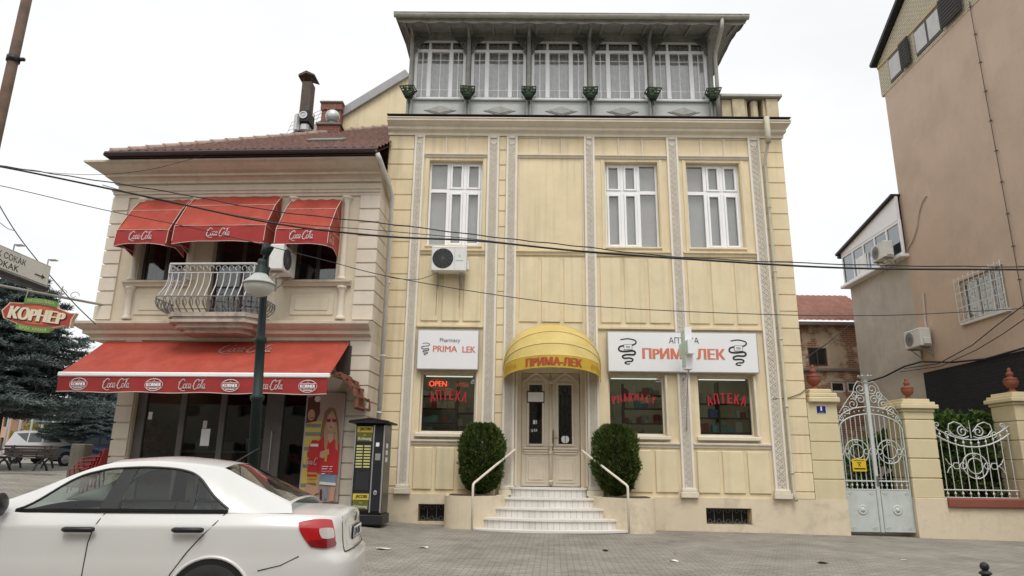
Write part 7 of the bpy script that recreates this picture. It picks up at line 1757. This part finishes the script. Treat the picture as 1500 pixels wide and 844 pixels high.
def far_bush(px, py0, py1, w, Y, c1, c2, label, seed):
    a = atY(px, py0, Y); g0 = ground(a.x, Y); h = a.z-g0; r = random.Random(seed); t = thing('far_shrub', label, 'shrub', (a.x, Y, g0)); m = MB(); pts = []
    for _ in range(2600):
        d = Vector((r.gauss(0, 1), r.gauss(0, 1), r.gauss(0, 1))).normalized(); k = r.uniform(.6, 1)*(1+.15*sin(d.x*7+d.z*5)); p = Vector((d.x*w*k, d.y*w*.6*k, h*.5+d.z*h*.5*k)); pts.append((p, d))
    leaf_cloud(pts, None, .26, .16, .2, .7, r, m); m.build('foliage', LEAF(label.split()[0]+'_shrub_leaf', c1, c2, scale=1), t, fix=False)
far_bush(64, 620, 655, 1.9, 52, (.14, .13, .02), (.30, .27, .05), 'yellow green shrub behind the white people carrier', 1)
far_bush(148, 628, 660, 1.3, 45, (.02, .045, .012), (.07, .10, .03), 'rounded green shrub behind the blue saloon', 2)
# ------------------------------------------------------------------ litter, drain dirt and bollard
pap = M('litter_paper', (.70, .69, .66), .9, .05, 4, .2, 30)
for k, (px, py, w, lb) in enumerate(((560, 805, .30, 'torn white paper on the paving nearest the parked car'), (620, 803, .26, 'white paper scrap on the paving left of the steps'), (987, 823, .16, 'white paper scrap lying right of the steps near the camera'), (989, 812, .07, 'tiny white scrap just above the right hand paper scrap'), (690, 796, .06, 'tiny white scrap at the foot of the left planter'), (58, 698, .22, 'pale flattened wrapper on the square by the bench'), (1325, 822, .12, 'faint pale scrap on the paving below the gate'))):
    z = -.05
    for _ in range(6): q = atZ(px, py, z); z = ground(q.x, q.y)
    r = random.Random(k); m = MB(); n = 7
    pts = [(w*.5*cos(2*pi*j/n)*r.uniform(.6, 1.1), w*.35*sin(2*pi*j/n)*r.uniform(.5, 1.1), .008+r.uniform(0, .03)) for j in range(n)]
    m.add([(0, 0, .02)]+pts+[(p[0], p[1], p[2]-.004) for p in pts]+[(0, 0, .014)], [(0, 1+j, 1+(j+1) % n) for j in range(n)]+[(1+j, 1+n+j, 1+n+(j+1) % n, 1+(j+1) % n) for j in range(n)]+[(2*n+1, 1+n+(j+1) % n, 1+n+j) for j in range(n)])
    o = m.build('paper_scrap', pap); o.location = q; tag(o, lb, 'litter')
for k, (px, py, L_, lb) in enumerate(((887, 808, .10, 'small dark leaf on the paving before the right planter'), (1205, 826, .16, 'short dark twig on the paving below the gate wall'), (625, 763, .12, 'crumpled black wrapper by the left basement grille'), (1105, 778, .5, 'strip of dark dirt at the plinth right of the right grille'))):
    z = -.05
    for _ in range(6): q = atZ(px, py, z); z = ground(q.x, q.y)
    r = random.Random(k+20); m = MB(); m.tube([(L_*(j/5-.5), r.uniform(-.02, .02), .012+r.uniform(0, .01)) for j in range(6)], [.008, .016, .02, .018, .014, .006] if k != 2 else [.02, .04, .045, .04, .03, .01], 6)
    o = m.build('debris', M('dark_debris_'+'abcd'[k], (.03, .027, .022), .95, .2, 10)); o.location = q; tag(o, lb, 'debris')
bx, by = atY(1441, 823, 5.3).x, 5.3; bt_ = atY(1441, 823, 5.3).z; g0 = ground(bx, by)
t = thing('street_bollard', 'thin black iron bollard with ball top in the lower right corner', 'bollard', (bx, by, g0)); h = bt_-g0
m = MB(); m.smooth = True; m.tube([(0, 0, 0), (0, 0, .1), (0, 0, .12), (0, 0, h-.09)], [.05, .05, .032, .028], 14); m.build('shaft', dkmetal, t)
m = MB(); m.smooth = True; m.lathe([(.028, 0), (.042, .008), (.042, .018), (.022, .03)] + [(.031*cos(a), .058+.031*sin(a)) for a in [-1.0+(pi/2+1.0)*k/8 for k in range(9)]], (0, 0, h-.09), 16); m.build('ball_top', dkmetal, t)
# ------------------------------------------------------------------ the other side of the street (mirrored in the shop glass)
t = thing('opposite_building', 'long plain building on the other side of the street, seen only as reflection', 'building', (0, -13, -.3))
hs_ = [(x-.7, x+.7, z, z+1.9) for x in range(-34, 35, 4) for z in (1.0, 4.8, 8.2)]
m = MB(); wall_holes(m, -38, 38, 0, 11, hs_, 0, -.4); m.box(-38, 38, -9, -8.6, 0, 11); m.build('wall', M('opposite_wall', (.17, .155, .13), .9, .15, .4), t)
B('roof', lead, t, -38.5, 38.5, -9.5, .6, 11.002, 11.3); B('dark_rooms', black, t, -38, 38, -.8, -.6, .1, 10.9)
